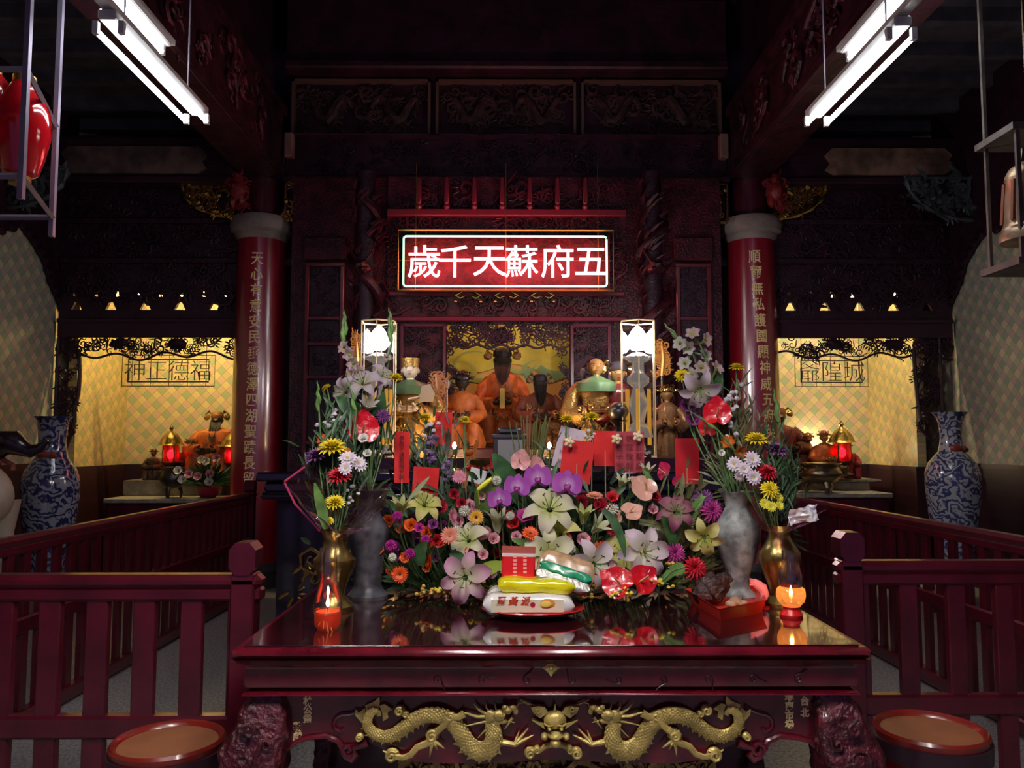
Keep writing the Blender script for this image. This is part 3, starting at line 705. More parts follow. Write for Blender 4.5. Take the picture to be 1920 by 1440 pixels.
# ================================================================ ALTAR TABLES
t = thing('altar_table', 'black lacquer altar table behind the flowers', 'table', (0, 5.7, 0))
MB().box(-1.62, 1.62, 5.2, 6.2, 1.30, 1.36, .012).build('tabletop', BLACKL, t)
MB().box(-1.58, 1.58, 5.24, 6.16, 1.22, 1.30, .02).box(-1.6, 1.6, 5.22, 6.18, 1.18, 1.23, .02).box(-1.5, 1.5, 5.3, 6.1, .12, 1.18).build('cabinet', BLACKL, t)
for x in (-1.45, 1.33):
    for y in (5.26, 6.02): MB().box(x, x+.12, y, y+.12, 0, .16, .02).build('foot', BLACKL, t)
for q in range(3):
    r = MB(); scrollwork(r, -1.4+q*.95, -.55+q*.95, .4, 1.1, 5.3, 20, .08, .2, 90+q); r.build('carved_front', GILD, t)
t = thing('altar_plinth', 'stepped dark red altar plinth below the statues', 'altar', (0, 7.3, 0))
MB().box(-1.60, 1.60, 6.25, 7.95, 0, 1.43, .01).build('lower_step', WOOD, t, smooth=False)
MB().box(-1.10, 1.10, 7.15, 8.25, 1.4, 1.50, .01).build('middle_step', WOOD, t, smooth=False)
MB().box(-.6, .62, 8.25, 9.4, 0, 1.52, .01).build('upper_step', CARVER, t, smooth=False)

# ---------------------------------------------------------------- the offering table in front
TX0, TX1, TY0, TY1, TZ = -.785, 1.045, 2.32, 3.42, .97
TC = (TX0+TX1)/2
t = thing('offering_table', 'glossy rosewood offering table with gilded dragons on its carved apron', 'table', (TC, 2.85, 0))
MB().box(TX0, TX1, TY0, TY1, .935, .966, .013).build('tabletop', TABLEW, t)
GT = mat('glass_top', (.035, .006, .010), .03, coat=1.0, vary=.3, vscale=4, spec=.8)
MB().box(TX0+.03, TX1-.03, TY0+.025, TY1-.02, .966, TZ, .002).build('glass_top', GT, t, smooth=False, label='dark glass sheet on the tabletop')
# moulded frieze: a profile run round three sides
prof = [(0, .935), (.012, .930), (.02, .918), (.034, .912), (.037, .90), (.032, .875), (.036, .85), (.05, .845), (.045, .838), (.03, .834), (.028, .828), (.045, .822), (.06, .817)]
mb = MB(); rings = []
for d, z in prof: rings.append([(TX0+d, TY1-.05, z), (TX0+d, TY0+d, z), (TX1-d, TY0+d, z), (TX1-d, TY1-.05, z)])
vs = [p for r in rings for p in r]; fs = []
for i in range(len(rings)-1):
    for k in range(3): fs.append((i*4+k, i*4+k+1, (i+1)*4+k+1, (i+1)*4+k))
mb.add(vs, fs); mb.build('frieze', TABLEW, t, angle=60)
MB().box(TX0+.06, TX1-.06, TY0+.08, TY1-.05, .817, .93).build('frame', TABLEW, t, smooth=False)
# fine incised scrolls along the frieze
for k in range(9):
    x = -.2+k*.13
    if abs(x-P(1033, 0, 2.36).x) < .04: continue
    MB().tube(spiral((x, .872), .014, 1.1, k, 1, 8, tail=.03, y=2.351), .0016, n=4).build('incised_scroll', mat('incised_dark', (.03, .004, .006), .3), t)
p = P(1033, 1252, 2.345)
mb = MB()
for k in range(4):
    a = k*PI/2
    mb.add([(p.x, 2.335, p.z), (p.x+.014*math.cos(a-.6), 2.34, p.z+.014*math.sin(a-.6)), (p.x+.026*math.cos(a), 2.342, p.z+.026*math.sin(a)), (p.x+.014*math.cos(a+.6), 2.34, p.z+.014*math.sin(a+.6))], [(0, 1, 2), (0, 2, 3)])
mb.ball((p.x, 2.336, p.z), .006, .004, .006).box(p.x-.012, p.x+.012, 2.342, 2.36, p.z-.012, p.z+.012)
mb.build('flower_boss', GOLDP, t)
# apron with its scrolled lower edge
ya = 2.40
def pz(lst, D=ya): return [(P(a, b, D).x, P(a, b, D).z) for a, b in lst]
half = [(530, 1300), (530, 1440), (538, 1405), (556, 1390), (580, 1383), (612, 1380), (634, 1390), (642, 1404), (650, 1418), (660, 1424), (668, 1414), (664, 1402), (690, 1392), (715, 1402), (740, 1422), (800, 1430), (900, 1432), (960, 1428), (1037, 1424)]
full = half+[(2*1037-a, b) for a, b in half[::-1][1:]]
mb = MB().prism(pz(full), ya, ya+.03); mb.build('apron', TABLEW, t, smooth=False)
edge = [(2*1037-a, b) for a, b in half[2:13]]
for sgn, e in ((-1, half[2:13]), (1, edge)):
    q = [P(a, b, ya-.004) for a, b in e]; mb = MB().tube(q, [.006+.008*k/10 for k in range(11)], n=7)
    r0 = P(652 if sgn < 0 else 1422, 1406, ya-.006)
    mb.tube(spiral((r0.x, r0.z), .022, 1.2, 0, sgn, 12, y=ya-.008), .007, n=6)
    r1 = P(640 if sgn < 0 else 1434, 1362, ya-.006); mb.tube(spiral((r1.x, r1.z), .035, .6, 1.5, -sgn, 12, tail=.06, y=ya-.004), .006, n=6)
    mb.build('apron_scroll', TABLEW, t)
# legs: bulging carved cabriole shoulders
def lerp(tab, z):
    for (z0, a), (z1, b_) in zip(tab, tab[1:]):
        if z0 >= z >= z1: f = (z0-z)/(z0-z1); f = f*f*(3-2*f); return a+(b_-a)*f
    return tab[-1][1]
LEGM = mat('rosewood_carving', (.075, .006, .012), .3, bump=.8, bscale=55, coat=.4, vary=.4, vscale=20)
for sgn in (-1, 1):
    for yb in (2.34, 3.22):
        xe = TX0 if sgn < 0 else TX1
        def fn(u, v, xe=xe, sgn=sgn, yb=yb):
            z = .822*(1-u); a = v*2*PI
            out = lerp([(.83, .045), (.76, .01), (.66, -.035), (.56, -.03), (.35, .03), (.12, .02), (0, -.02)], z)
            inn = lerp([(.83, .145), (.70, .15), (.56, .13), (.35, .10), (.12, .10), (0, .13)], z)
            yf = lerp([(.83, .03), (.74, .0), (.64, -.025), (.45, .02), (0, .0)], z)
            hw = (inn-out)/2; cxx = (inn+out)/2; hd = .065+(.03-yf)*.5
            e = .42; cx_ = math.copysign(abs(math.cos(a))**e, math.cos(a)); sy_ = math.copysign(abs(math.sin(a))**e, math.sin(a))
            x = xe-sgn*(cxx)+cx_*hw; y = yb+yf+hd+sy_*hd
            k = (noise.noise(Vector((x*26, y*26, z*26)))*.010+abs(noise.noise(Vector((x*60, y*60, z*55+5))))*.007) if z < .80 else 0
            return Vector((x+cx_*k, y+sy_*k, z))
        lg = MB().grid(fn, 90, 72); lg.f = lg.f
        lo = lg.build('leg', LEGM, t, angle=80)
        if yb < 3:
            r = MB()
            for (dx, z, rr_, tn, a0) in ((.05, .66, .030, 1.3, 0), (.10, .62, .022, -1.2, 2), (.03, .58, .02, 1.2, 1), (.11, .70, .018, 1.1, 3), (.07, .52, .024, -1.3, 0), (.06, .74, .02, 1.1, 2)):
                q = spiral((xe-sgn*dx, z), rr_, abs(tn), a0, 1 if tn*sgn > 0 else -1, 12, tail=rr_, y=yb-.022); r.tube(q, [.0065]*len(q), n=6)
            r.build('leg_carving', LEGM, lo)
MB().box(TX0+.1, TX1-.1, 3.3, 3.34, .02, .8).build('back_board', WOOD, t, smooth=False)  # board carried down to the floor to keep the space under the apron dark
# lower gilded stretcher panel seen under the apron
r = MB(); xa, xb = P(745, 1420, 2.5).x, P(1345, 1420, 2.5).x
r.box(xa, xb, 2.52, 2.56, .40, P(0, 1414, 2.5).z-.02)
scrollwork(r, xa+.02, xb-.02, .44, P(0, 1414, 2.5).z-.04, 2.51, 120, .035, .45, 99)
r.build('gilded_panel', mat('dull_gold', (.36, .28, .08), .3, metal=.7, bump=.5, bscale=60, vary=.5, vscale=18), t)
# donor names
def wr(txt, px, y0, y1, m, size=.026):
    mb = MB()
    for i, ch in enumerate(txt):
        g = text_mb(ch, size, .0006, bold=.0012); q = P(px, y0+(y1-y0)*i/max(1, len(txt)-1), ya-.002)
        for v in g.v: v.x += q.x; v.y += q.y; v.z += q.z
        mb.join(g)
    mb.build('gold_lettering', m, t, smooth=False)
lg_ = mat('lettering_gold', (.95, .72, .30))
wr('林公貴', 577, 1314, 1347, lg_); wr('敬獻', 558, 1362, 1381, lg_)
wr('台北', 1509, 1314, 1336, lg_); wr('環南市場', 1480, 1306, 1358, lg_, .026)

# gilded dragons (relief, mirrored) and the beast mask
U = lambda u, v, D=2.392: P(640+u/4.8, 1280+v/4.8, D)
mpx = lambda r: r/4.8/F*2.39
def dragon(flip):
    XM = P(1037, 1360, 2.39).x
    def q(u, v, dy=0):
        p = U(u, v); p.y -= dy; p.x = 2*XM-p.x if flip else p.x; return p
    root = thing if 0 else None
    mb = MB()
    path = [(345, 290, 20), (335, 250, 28), (285, 240, 34), (245, 290, 40), (235, 370, 44), (280, 445, 50), (380, 490, 52), (480, 465, 56), (570, 400, 60), (660, 320, 62), (760, 275, 65), (860, 272, 67), (950, 305, 70), (1030, 375, 72), (1085, 470, 74), (1140, 560, 76), (1230, 610, 80), (1330, 590, 80), (1380, 500, 74), (1370, 400, 66), (1345, 320, 56)]
    # densify
    P3 = []; R3 = []
    for i in range(len(path)-1):
        for k in range(5):
            f = k/5; a, b = path[i], path[i+1]
            P3.append(q(a[0]+(b[0]-a[0])*f, a[1]+(b[1]-a[1])*f, .008+.006*math.sin(i*.8))); R3.append(mpx(a[2]+(b[2]-a[2])*f))
    for _ in range(3):
        P3 = [P3[0]]+[(P3[i-1]+P3[i]*2+P3[i+1])/4 for i in range(1, len(P3)-1)]+[P3[-1]]
    rr = [r*(1+.05*(i % 2)) for i, r in enumerate(R3)]
    mb.tube(P3, rr, n=12, flat=.62, axis=(0, 1, 0))
    # scales: small overlapping plates
    for i in range(8, len(P3)-1, 1):
        T = (P3[min(i+1, len(P3)-1)]-P3[i-1]).normalized(); N = Vector((0, -1, 0)).cross(T).normalized()
        for k in (-2, -1, 0, 1, 2):
            off = (k+.5*(i % 2))*.36
            if abs(off) > .9: continue
            c = P3[i]+N*R3[i]*off+Vector((0, -1, 0))*R3[i]*.62*math.sqrt(max(0, 1-off*off))
            sz = R3[i]*.24
            mb.ball(c, sz, sz*.45, sz, n=5, m=4)
    # dorsal spines
    for i in range(6, len(P3)-8, 3):
        T = (P3[i+1]-P3[i-1]).normalized(); N = Vector((0, -1, 0)).cross(T).normalized()
        if flip: N = -N
        N = -N if i > 0 else N
        if (50 < i < 70): continue
        b0 = P3[i]+N*R3[i]*.92
        h = R3[i]*.55
        a_, c_ = b0-T*h*.5, b0+T*h*.5; tip = b0+N*h+T*(-h*.4)
        mb.add([a_+Vector((0, -.003, 0)), c_+Vector((0, -.003, 0)), tip, a_+Vector((0, .003, 0)), c_+Vector((0, .003, 0))], [(0, 1, 2), (4, 3, 2), (0, 2, 3), (1, 4, 2), (0, 3, 4, 1)])
    body = mb.build('dragon_body', GOLDP, t)
    # tail fin
    f = MB()
    for pts in ([(345, 120), (350, 180), (330, 230), (290, 240), (230, 250), (215, 200), (260, 180), (300, 165)], [(125, 230), (165, 265), (215, 220), (235, 300), (205, 380), (165, 330), (130, 290)], [(345, 200), (390, 185), (465, 235), (420, 260), (425, 310), (380, 340), (370, 260)]):
        pl = [q(a, b) for a, b in pts]; f.prism([(p.x, p.z) for p in pl], 2.385, 2.40)
    f.build('tail_fin', GOLDP, body, smooth=False)
    # head
    h = MB()
    for u, v, dy, ru, rv in ((1350, 290, .016, 60, 60), (1420, 270, .02, 60, 45), (1490, 225, .02, 45, 35), (1545, 205, .02, 38, 26), (1570, 240, .018, 22, 28), (1440, 330, .014, 55, 26), (1385, 340, .016, 45, 40), (1470, 195, .026, 26, 20)):
        c = q(u, v, dy); h.ball(c, mpx(ru), mpx(ru)*.6, mpx(rv), n=10, m=8, bumpy=.3, seed=u)
    for pts, r0 in (([(1310, 270), (1240, 230), (1195, 175)], 18), ([(1340, 255), (1305, 210), (1305, 172)], 12), ([(1400, 240), (1385, 200), (1385, 175)], 10), ([(1320, 290), (1220, 290), (1130, 262), (1070, 255)], 20), ([(1320, 330), (1230, 350), (1120, 375)], 14), ([(1340, 370), (1280, 430), (1230, 480)], 12), ([(1575, 220), (1590, 175), (1640, 165), (1700, 190)], 8), ([(1540, 300), (1500, 360), (1470, 400)], 14), ([(1500, 330), (1560, 345)], 10)):
        h.tube([q(a, b, .014) for a, b in pts], [mpx(r0)*(1-.75*i/(len(pts)-1)) for i in range(len(pts))], n=6)
    h.ball(q(1455, 232, .045), mpx(9)).build('dragon_head', GOLDP, body)
    # legs and clouds
    for pts, r0 in (([(960, 300), (930, 360), (880, 410)], 40), ([(880, 405), (830, 450), (820, 500)], 34), ([(840, 490), (770, 530), (690, 560), (630, 630), (560, 655), (470, 640)], 34), ([(1110, 260), (1060, 290), (1000, 290)], 36)):
        MB().tube([q(a, b, .018) for a, b in pts], [mpx(r0)*(1-.3*i/(len(pts)-1)) for i in range(len(pts))], n=8, flat=.7, axis=(0, 1, 0)).build('dragon_leg', GOLDP, body)
    l = MB()
    for u, v in ((800, 560), (870, 590), (930, 575), (800, 650)): l.tube([q(830, 500, .018), q((u+830)/2, (v+500)/2-10, .022), q(u, v, .014)], [mpx(18), mpx(14), mpx(4)], n=6)
    l.build('dragon_claw', GOLDP, body); l = MB()
    for u, v in ((380, 595), (400, 660), (520, 600)): l.tube([q(450, 630, .018), q(u, v, .014)], [mpx(18), mpx(6)], n=6)
    l.build('dragon_claw', GOLDP, body); l = MB()
    for u, v in ((1600, 420), (1680, 400), (1730, 460)): l.tube([q(1450, 520, .012), q(1560, 540, .014), q(u, v, .010)], [mpx(26), mpx(22), mpx(5)], n=6)
    l.build('dragon_claw', GOLDP, body)
    c = MB()
    for u, v, r in ((530, 240, 48), (585, 270, 30), (985, 290, 46), (820, 460, 60), (460, 640, 62), (1700, 620, 52), (1760, 590, 34), (170, 480, 36)):
        c = MB(); o = q(u, v, .022); c.tube(spiral((o.x, o.z), mpx(r)*.8, 1.4, 1, -1 if flip else 1, 14, y=o.y), mpx(r)*.26, n=6); c.ball((o.x, 2.388, o.z), mpx(r)*1.05, .012, mpx(r)*.95, n=12, m=6); c.build('cloud_scroll', GOLDP, body)
dragon(False); dragon(True)
XM = P(1037, 1360, 2.39).x
V = lambda u, v: P(1020+u/4.8, 1280+v/4.8, 2.39)
m = MB(); c = V(100, 320); XM = V(95, 0).x
m.ball((XM, 2.378, c.z), mpx(100), .026, mpx(82), n=18, m=12)
m.ball((XM, 2.36, V(0, 440).z), mpx(72), .026, mpx(34), n=14, m=8).ball((XM, 2.355, V(0, 500).z), mpx(48), .022, mpx(42), n=12, m=8)
for s in (-1, 1):
    m.ball((XM+s*mpx(92), 2.365, V(0, 455).z), mpx(34), .018, mpx(30))
    m.ball((XM+s*mpx(52), 2.352, V(0, 375).z), mpx(18), .014, mpx(14))
    m.tube([(XM+s*mpx(20), 2.355, V(0, 345).z), (XM+s*mpx(60), 2.352, V(0, 355).z), (XM+s*mpx(100), 2.36, V(0, 335).z)], mpx(9), n=5)
    m.prism([(XM+s*mpx(a), V(0, b).z) for a, b in ((85, 400), (200, 320), (140, 340), (105, 350))], 2.37, 2.39)
    m.prism([(XM+s*mpx(a), V(0, b).z) for a, b in ((60, 250), (90, 200), (150, 190), (210, 205), (190, 250), (130, 300))], 2.37, 2.392)
    sp = (XM+s*mpx(150), V(0, 225).z); m.tube(spiral(sp, mpx(26), 1.2, 0, s, 10, y=2.366), mpx(8), n=5)
    m.tube([(XM+s*mpx(30), 2.378, V(0, 540).z), (XM+s*mpx(90), 2.378, V(0, 560).z), (XM+s*mpx(150), 2.38, V(0, 620).z)], [mpx(26), mpx(24), mpx(14)], n=7)
    m.tube([(XM+s*mpx(120), 2.385, V(0, 210).z), (XM+s*mpx(220), 2.385, V(0, 185).z), (XM+s*mpx(300), 2.385, V(0, 150).z)], mpx(8), n=5)
m.tube([(XM, 2.37, V(0, 250).z), (XM, 2.37, V(0, 172).z)], [mpx(18), mpx(3)], n=6)
m.build('beast_mask', GOLDP, t)

# ================================================================ THINGS ON THE TABLE
def vase(label, px, yb, D, prof, m, name='vase', cat='vase', extra=None, z=None, n=32):
    z = TZ if z is None else z
    c = P(px, yb, D); t = thing(name, label, cat, (c.x, D, z))
    # outer wall, then back down inside so the mouth is open
    pr = list(prof); top = pr[-1]; inner = [(max(.004, r-.006), h) for r, h in pr[::-1][:max(2, len(pr)//2)]]
    MB().lathe(pr+inner, (c.x, D, z), n).build('vase_body', m, t)
    return t, c.x
S = lambda w_, D: w_/2/F*D
Zt = lambda y, D: P(950, y, D).z-TZ
D = 2.86
bv, BLX = vase('old brass vase with a bulbous belly at the left end of the table', 627, 1060, D, [(S(70, D), 0), (S(74, D), .012), (S(44, D), .04), (S(38, D), .06), (S(56, D), Zt(1082, D)), (S(76, D), Zt(1060, D)), (S(77, D), Zt(1048, D)), (S(60, D), Zt(1040, D)), (S(44, D), Zt(1025, D)), (S(38, D), Zt(1010, D)), (S(46, D), Zt(1000, D)), (S(56, D), Zt(992, D))], BRASS)
D = 3.06
vase('tall dark grey stone vase behind the left brass vase', 690, 1060, D, [(S(74, D), 0), (S(74, D), .012), (S(58, D), .03), (S(50, D), .05), (S(52, D), Zt(1070, D)), (S(62, D), Zt(1035, D)), (S(76, D), Zt(1010, D)), (S(80, D), Zt(995, D)), (S(66, D), Zt(980, D)), (S(44, D), Zt(965, D)), (S(42, D), Zt(950, D)), (S(60, D), Zt(930, D)), (S(78, D), Zt(918, D))], mat('dark_grey_stone', (.105, .105, .12), .35, vary=.4, vscale=25, bump=.1))
D = 3.04; DLX = P(690, 1000, 3.06).x
vase('mottled grey stone vase near the right end of the table', 1384, 1060, D, [(S(64, D), 0), (S(66, D), .012), (S(42, D), .035), (S(38, D), .055), (S(44, D), Zt(1075, D)), (S(66, D), Zt(1040, D)), (S(82, D), Zt(1005, D)), (S(80, D), Zt(985, D)), (S(56, D), Zt(965, D)), (S(42, D), Zt(950, D)), (S(44, D), Zt(940, D)), (S(58, D), Zt(928, D)), (S(68, D), Zt(921, D))], mat('mottled_grey_stone', (.26, .28, .27), .5, vary=.55, vscale=22, bump=.15))
GRX = P(1384, 1000, D).x
D = 2.92
vase('old brass vase at the right end of the table behind the oil lamp', 1462, 1060, D, [(S(70, D), 0), (S(72, D), .012), (S(44, D), .035), (S(40, D), .06), (S(60, D), Zt(1075, D)), (S(76, D), Zt(1050, D)), (S(74, D), Zt(1035, D)), (S(56, D), Zt(1022, D)), (S(42, D), Zt(1010, D)), (S(38, D), Zt(1000, D)), (S(50, D), Zt(985, D))], BRASS)
BRX = P(1462, 1000, D).x

def oil_lamp(label, px, yb, h, w_, left):
    D = .58*F/(yb-830); D = (CAMZ-TZ)/((CAMZ-P(px, yb, 1.0).z)) ; x = P(px, yb, D).x; z = TZ
    t = thing('oil_lamp', label, 'lamp', (x, D, z))
    redw = mat('red_wax', (.65, .03, .01), .3, emit=.03, ecol=(1, .08, .02))
    if left:
        MB().lathe([(.030, .0), (.034, .006), (.040, .016), (.041, .050), (.036, .056), (.004, .05)], (x, D, z), 28).build('red_wax_cup', redw, t)
        mb = MB()
        for k in range(5):
            a = -2.6+k*.45; mb.tube([(x+.03*math.cos(a)*.3, D-.038, z+.045), (x+.036*math.cos(a), D+.039*math.sin(a)-.002, z+.03-.01*k)], .002, n=5)
        mb.build('gold_ribbon', mat('ribbon_orange', (.9, .25, .03), .4), t)
        ch = [(.042, .05), (.045, .075), (.042, .10), (.034, .125), (.028, .15), (.026, .20), (.028, .25)]; fz = .068
    else:
        MB().lathe([(.036, 0), (.038, .008), (.030, .018), (.026, .026), (.028, .034)], (x, D, z), 28).build('red_base', mat('red_plastic', (.62, .012, .012), .3), t)
        MB().lathe([(.028, .034), (.042, .05), (.048, .07), (.046, .09), (.036, .10)], (x, D, z), 28, cap=False, mod=lambda a, zz: 1+.02*math.sin(a*14)).build('glass_bowl', glass('amber_glass', (1, .78, .5), .3, fog=.22, fogcol=(1, .5, .25)), t)
        ch = [(.036, .10), (.040, .115), (.038, .14), (.030, .17), (.026, .20), (.027, .215)]; fz = .068
    MB().lathe(ch, (x, D, z), 28, cap=False).build('glass_chimney', glass('chimney_glass', (.96, .93, .9), .45), t)
    MB().lathe([(.0005, 0), (.005, .006), (.006, .012), (.003, .024), (.0004, .034)], (x, D, z+fz), 10).build('flame', mat('flame', (1, .6, .2), emit=60, ecol=(1, .58, .18)), t)
    MB().tube([(x, D, z+fz-.02), (x, D, z+fz+.004)], .002, n=5).build('wick', BLACKL, t)
oil_lamp('glass chimney candle lamp with red wax cup at the left front of the table', 614, 1180, .3, .1, True)
oil_lamp('round glass oil lamp on a red base at the right front corner of the table', 1484, 1156, .22, .1, False)

# plate and packets
D = 2.72; c = P(998, 1150, D); px_, py_ = P(1000, 1150, D).x, 2.74
RP = mat('red_dish', (.50, .015, .015), .25, coat=.4)
tag(MB().lathe([(.08, 0), (.10, .004), (.15, .016), (.175, .028), (.172, .032), (.14, .022), (.09, .010), (.005, .009)], (px_, py_, TZ), 48, sy=.75).build('serving_plate', RP), 'shallow red plate holding the snack packets', 'plate')
def pillow(w_, d, h, seed=0, crimp=True):
    def fn(u, v):
        x = (u-.5)*w_; a = v*2*PI; e = min(1, min(u, 1-u)/.10); e = .12+.88*math.sqrt(max(0, e)) if crimp else 1
        yy = d/2*math.copysign(abs(math.cos(a))**.55, math.cos(a))*(.85+.15*e); zz = h/2*math.copysign(abs(math.sin(a))**.65, math.sin(a))*e
        n_ = noise.noise(Vector((u*5+seed, v*6, 0)))*.006
        return Vector((x, yy+n_, zz+n_))
    return MB().grid(fn, 36, 20)
def place(mb, loc, rz=0, ry=0, rx=0):
    M = Matrix.Translation(loc) @ Matrix.Rotation(rz, 4, 'Z') @ Matrix.Rotation(ry, 4, 'Y') @ Matrix.Rotation(rx, 4, 'X'); return MB().join(mb, M)
FO = mat('white_foil', (.80, .78, .74), .25, coat=.5)
y0 = 2.70; xc = P(989, 0, y0).x; s1 = 167/F*y0
wt = thing('snack_packet', 'white biscuit packet with red characters and a yellow cake picture on the red plate', 'packet', (xc, y0, TZ+.015))
hz = .072; zc = TZ+.012+hz/2
place(pillow(s1, .10, hz, 1), (xc, y0, zc), ry=.02).build('wrapper', FO, wt)
MB().box(P(924, 0, y0).x, P(1050, 0, y0).x, y0-.0535, y0-.05, zc-.018, zc+.022).build('front_label', mat('label_cream', (.82, .78, .55), .4), wt, smooth=False)
mb = MB()
for i, ch in enumerate('蛋黃派'):
    g = text_mb(ch, .029, .0006, bold=.0010); q = P(940+i*23, 1127, y0-.055)
    for v in g.v: v.x = v.x+v.z*.25+q.x; v.y += y0-.0545; v.z += q.z
    mb.join(g)
mb.build('red_characters', mat('print_red', (.55, .06, .02), .5), wt, smooth=False)
mb = MB(); q = P(999, 1134, y0-.055)
mb.lathe([(.0085, 0), (.0085, .001)], (0, 0, 0), 12); M = Matrix.Translation((q.x, y0-.0535, q.z)) @ Matrix.Rotation(PI/2, 4, 'X')
MB().join(mb, M).build('red_seal', mat('print_dark_red', (.40, .01, .03), .5), wt)
mb = MB(); q = P(1027, 1132, y0-.055); mb.ball((q.x, y0-.053, q.z), .026, .002, .016, n=16, m=8); mb.build('cake_picture', mat('cake_orange', (.75, .30, .05), .5), wt)
mb = MB(); mb.ball((q.x-.006, y0-.056, q.z-.002), .019, .002, .011, n=16, m=8); mb.build('cake_filling', mat('cake_yellow', (.85, .68, .12), .5), wt)
# second white packet behind it
t2 = thing('snack_packet', 'second white packet half hidden behind the yellow packet', 'packet', (xc, y0+.10, TZ+.015))
place(pillow(.26, .08, .07, 5), (xc-.01, y0+.1, zc+.006)).build('wrapper', FO, t2)
YF = mat('yellow_foil', (.80, .72, .0), .22, coat=.7)
yp = thing('snack_packet', 'shiny bright yellow snack packet lying on top of the white packet', 'packet', (P(1005, 1100, 2.72).x, 2.72, zc+hz/2))
place(pillow(142/F*2.72, .11, .052, 9), (P(1005, 1100, 2.72).x, 2.735, zc+hz/2+.019), ry=.05, rz=.04).build('wrapper', YF, yp)
a = P(972, 1057, 2.76); w2, h2 = 62/F*2.76, 64/F*2.76
rp = thing('snack_box', 'upright red packet with pale lettering and clear top behind the yellow packet', 'packet', (a.x, 2.76, a.z-h2/2))
place(MB().box(-w2/2, w2/2, -.012, .012, -h2/2, h2/2-.028, .006), a, ry=.02).build('red_pack', mat('packet_red', (.75, .015, .02), .28, coat=.5), rp)
place(MB().box(-w2/2, w2/2, -.003, .003, h2/2-.03, h2/2, .001), a, ry=.02).build('clear_top', mat('pack_brown', (.42, .10, .07), .2, coat=.6), rp, smooth=False)
place(MB().box(-w2/2, w2/2, -.013, .004, h2/2-.034, h2/2-.024, .001), a, ry=.02).build('silver_seam', FO, rp, smooth=False)
mb = MB()
for i, ch in enumerate('DELICIOUS'[:0] or '●'*0): pass
for col, n_ in ((-.012, 6), (.022, 5)):
    for i in range(n_): mb.box(a.x+col-.006, a.x+col+.006, a.y-.0135, a.y-.012, a.z+.026-i*.013-.004, a.z+.026-i*.013+.004)
mb.build('pale_print', mat('print_pink', (.85, .45, .40), .5), rp, smooth=False)
g = thing('snack_packet', 'brown and green striped snack packet leaning on the right of the red packet', 'packet', (P(1060, 1078, 2.78).x, 2.78, 1.02))
gp = P(1060, 1072, 2.78); M = dict(ry=.30, rz=-.1, rx=-.5)
place(pillow(.20, .055, .115, 14), gp, **M).build('wrapper', mat('pack_tan', (.50, .30, .16), .25, coat=.5, vary=.35, vscale=30), g)
place(MB().join(pillow(.185, .03, .035, 15), Matrix.Translation((0, -.026, -.012))), gp, **M).build('green_band', mat('pack_green', (.01, .28, .13), .25, coat=.6), g)
place(MB().join(pillow(.19, .03, .045, 16), Matrix.Translation((0, -.022, -.043))), gp, **M).build('silver_band', mat('pack_silver', (.45, .44, .38), .25, metal=.5, bump=.3, bscale=60), g)

# red tray with a dark lump, and the pink hand-shaped piece
zt = TZ
def onz(px, py, z=TZ):
    p = P(px, py, 1.0); k = (z-CAMZ)/(p.z-CAMZ); return Vector((p.x*k, k, z))
f0, f1, b1, b0 = onz(1347, 1172), onz(1442, 1152), onz(1432, 1120), onz(1280, 1128)
tray = thing('plastic_tray', 'orange red square plastic tray right of the flowers', 'tray', ((f0+b1)/2))
cs = [f0, f1, b1+Vector((0, .06, 0)), b0]; cen = sum(cs, Vector())/4
def ring(sc_, z): return [(cen+(c-cen)*sc_)+Vector((0, 0, z)) for c in cs]
rs = [ring(.80, 0), ring(.92, .045), ring(.96, .048), ring(.90, .044), ring(.78, .006)]
mb = MB().add([p for r in rs for p in r], [(i*4+k, i*4+(k+1) % 4, (i+1)*4+(k+1) % 4, (i+1)*4+k) for i in range(4) for k in range(4)]+[(3, 2, 1, 0), (16, 17, 18, 19)])
mb.build('tray_body', mat('tray_red', (.68, .035, .02), .35), tray, smooth=False)
tc_ = onz(1347, 1120, TZ+.05)
tag(MB().ball((tc_.x+.0, cen.y+.02, TZ+.062), .062, .045, .05, n=18, m=12, bumpy=.35, rot=Matrix.Rotation(-.6, 3, 'Y')).ball((tc_.x-.035, cen.y, TZ+.05), .04, .035, .035, n=12, m=8, bumpy=.5, seed=4).ball((tc_.x+.05, cen.y+.04, TZ+.095), .03, .028, .022, n=12, m=8, bumpy=.5, seed=8).build('dark_offering', mat('dark_crust', (.05, .022, .02), .35, bump=.8, bscale=50, vary=.6, vscale=30)), 'dark brown lumpy offering lying in the red tray', 'food')
for k, (dx, dy, r) in enumerate(((.07, -.02, .02), (.085, .02, .018), (.05, -.045, .016), (.095, -.03, .014))):
    tag(MB().ball((tc_.x+dx, cen.y+dy, TZ+.022), r*1.3, r, r*.8, bumpy=.3, seed=k).build('food_scrap', mat('scrap_pale', (.42, .26, .16), .5)), 'small pale food piece inside the red tray', 'food', 'pale food pieces in the red tray')
D = 2.86; pp = [(1412, 1090, 8), (1420, 1096, 12), (1430, 1103, 13), (1434, 1114, 11), (1432, 1124, 8)]
pts = [P(a, b, D) for a, b, r in pp]
M = MB().tube(pts, [r*.72/F*D for a, b, r in pp], n=12)
tz = pts[-1]
for k in range(4): M.tube([pts[0]+Vector((-.002+.002*k, -.004, .005-.005*k)), pts[0]+Vector((-.014, -.008, .010-.007*k))], [.0045, .0025], n=6)
o = M.build('hand_ornament', mat('pink_wax', (.85, .22, .22), .4, emit=.08, ecol=(1, .25, .22)))
tag(o, 'small curved pink hand-shaped ornament beside the oil lamp', 'ornament')
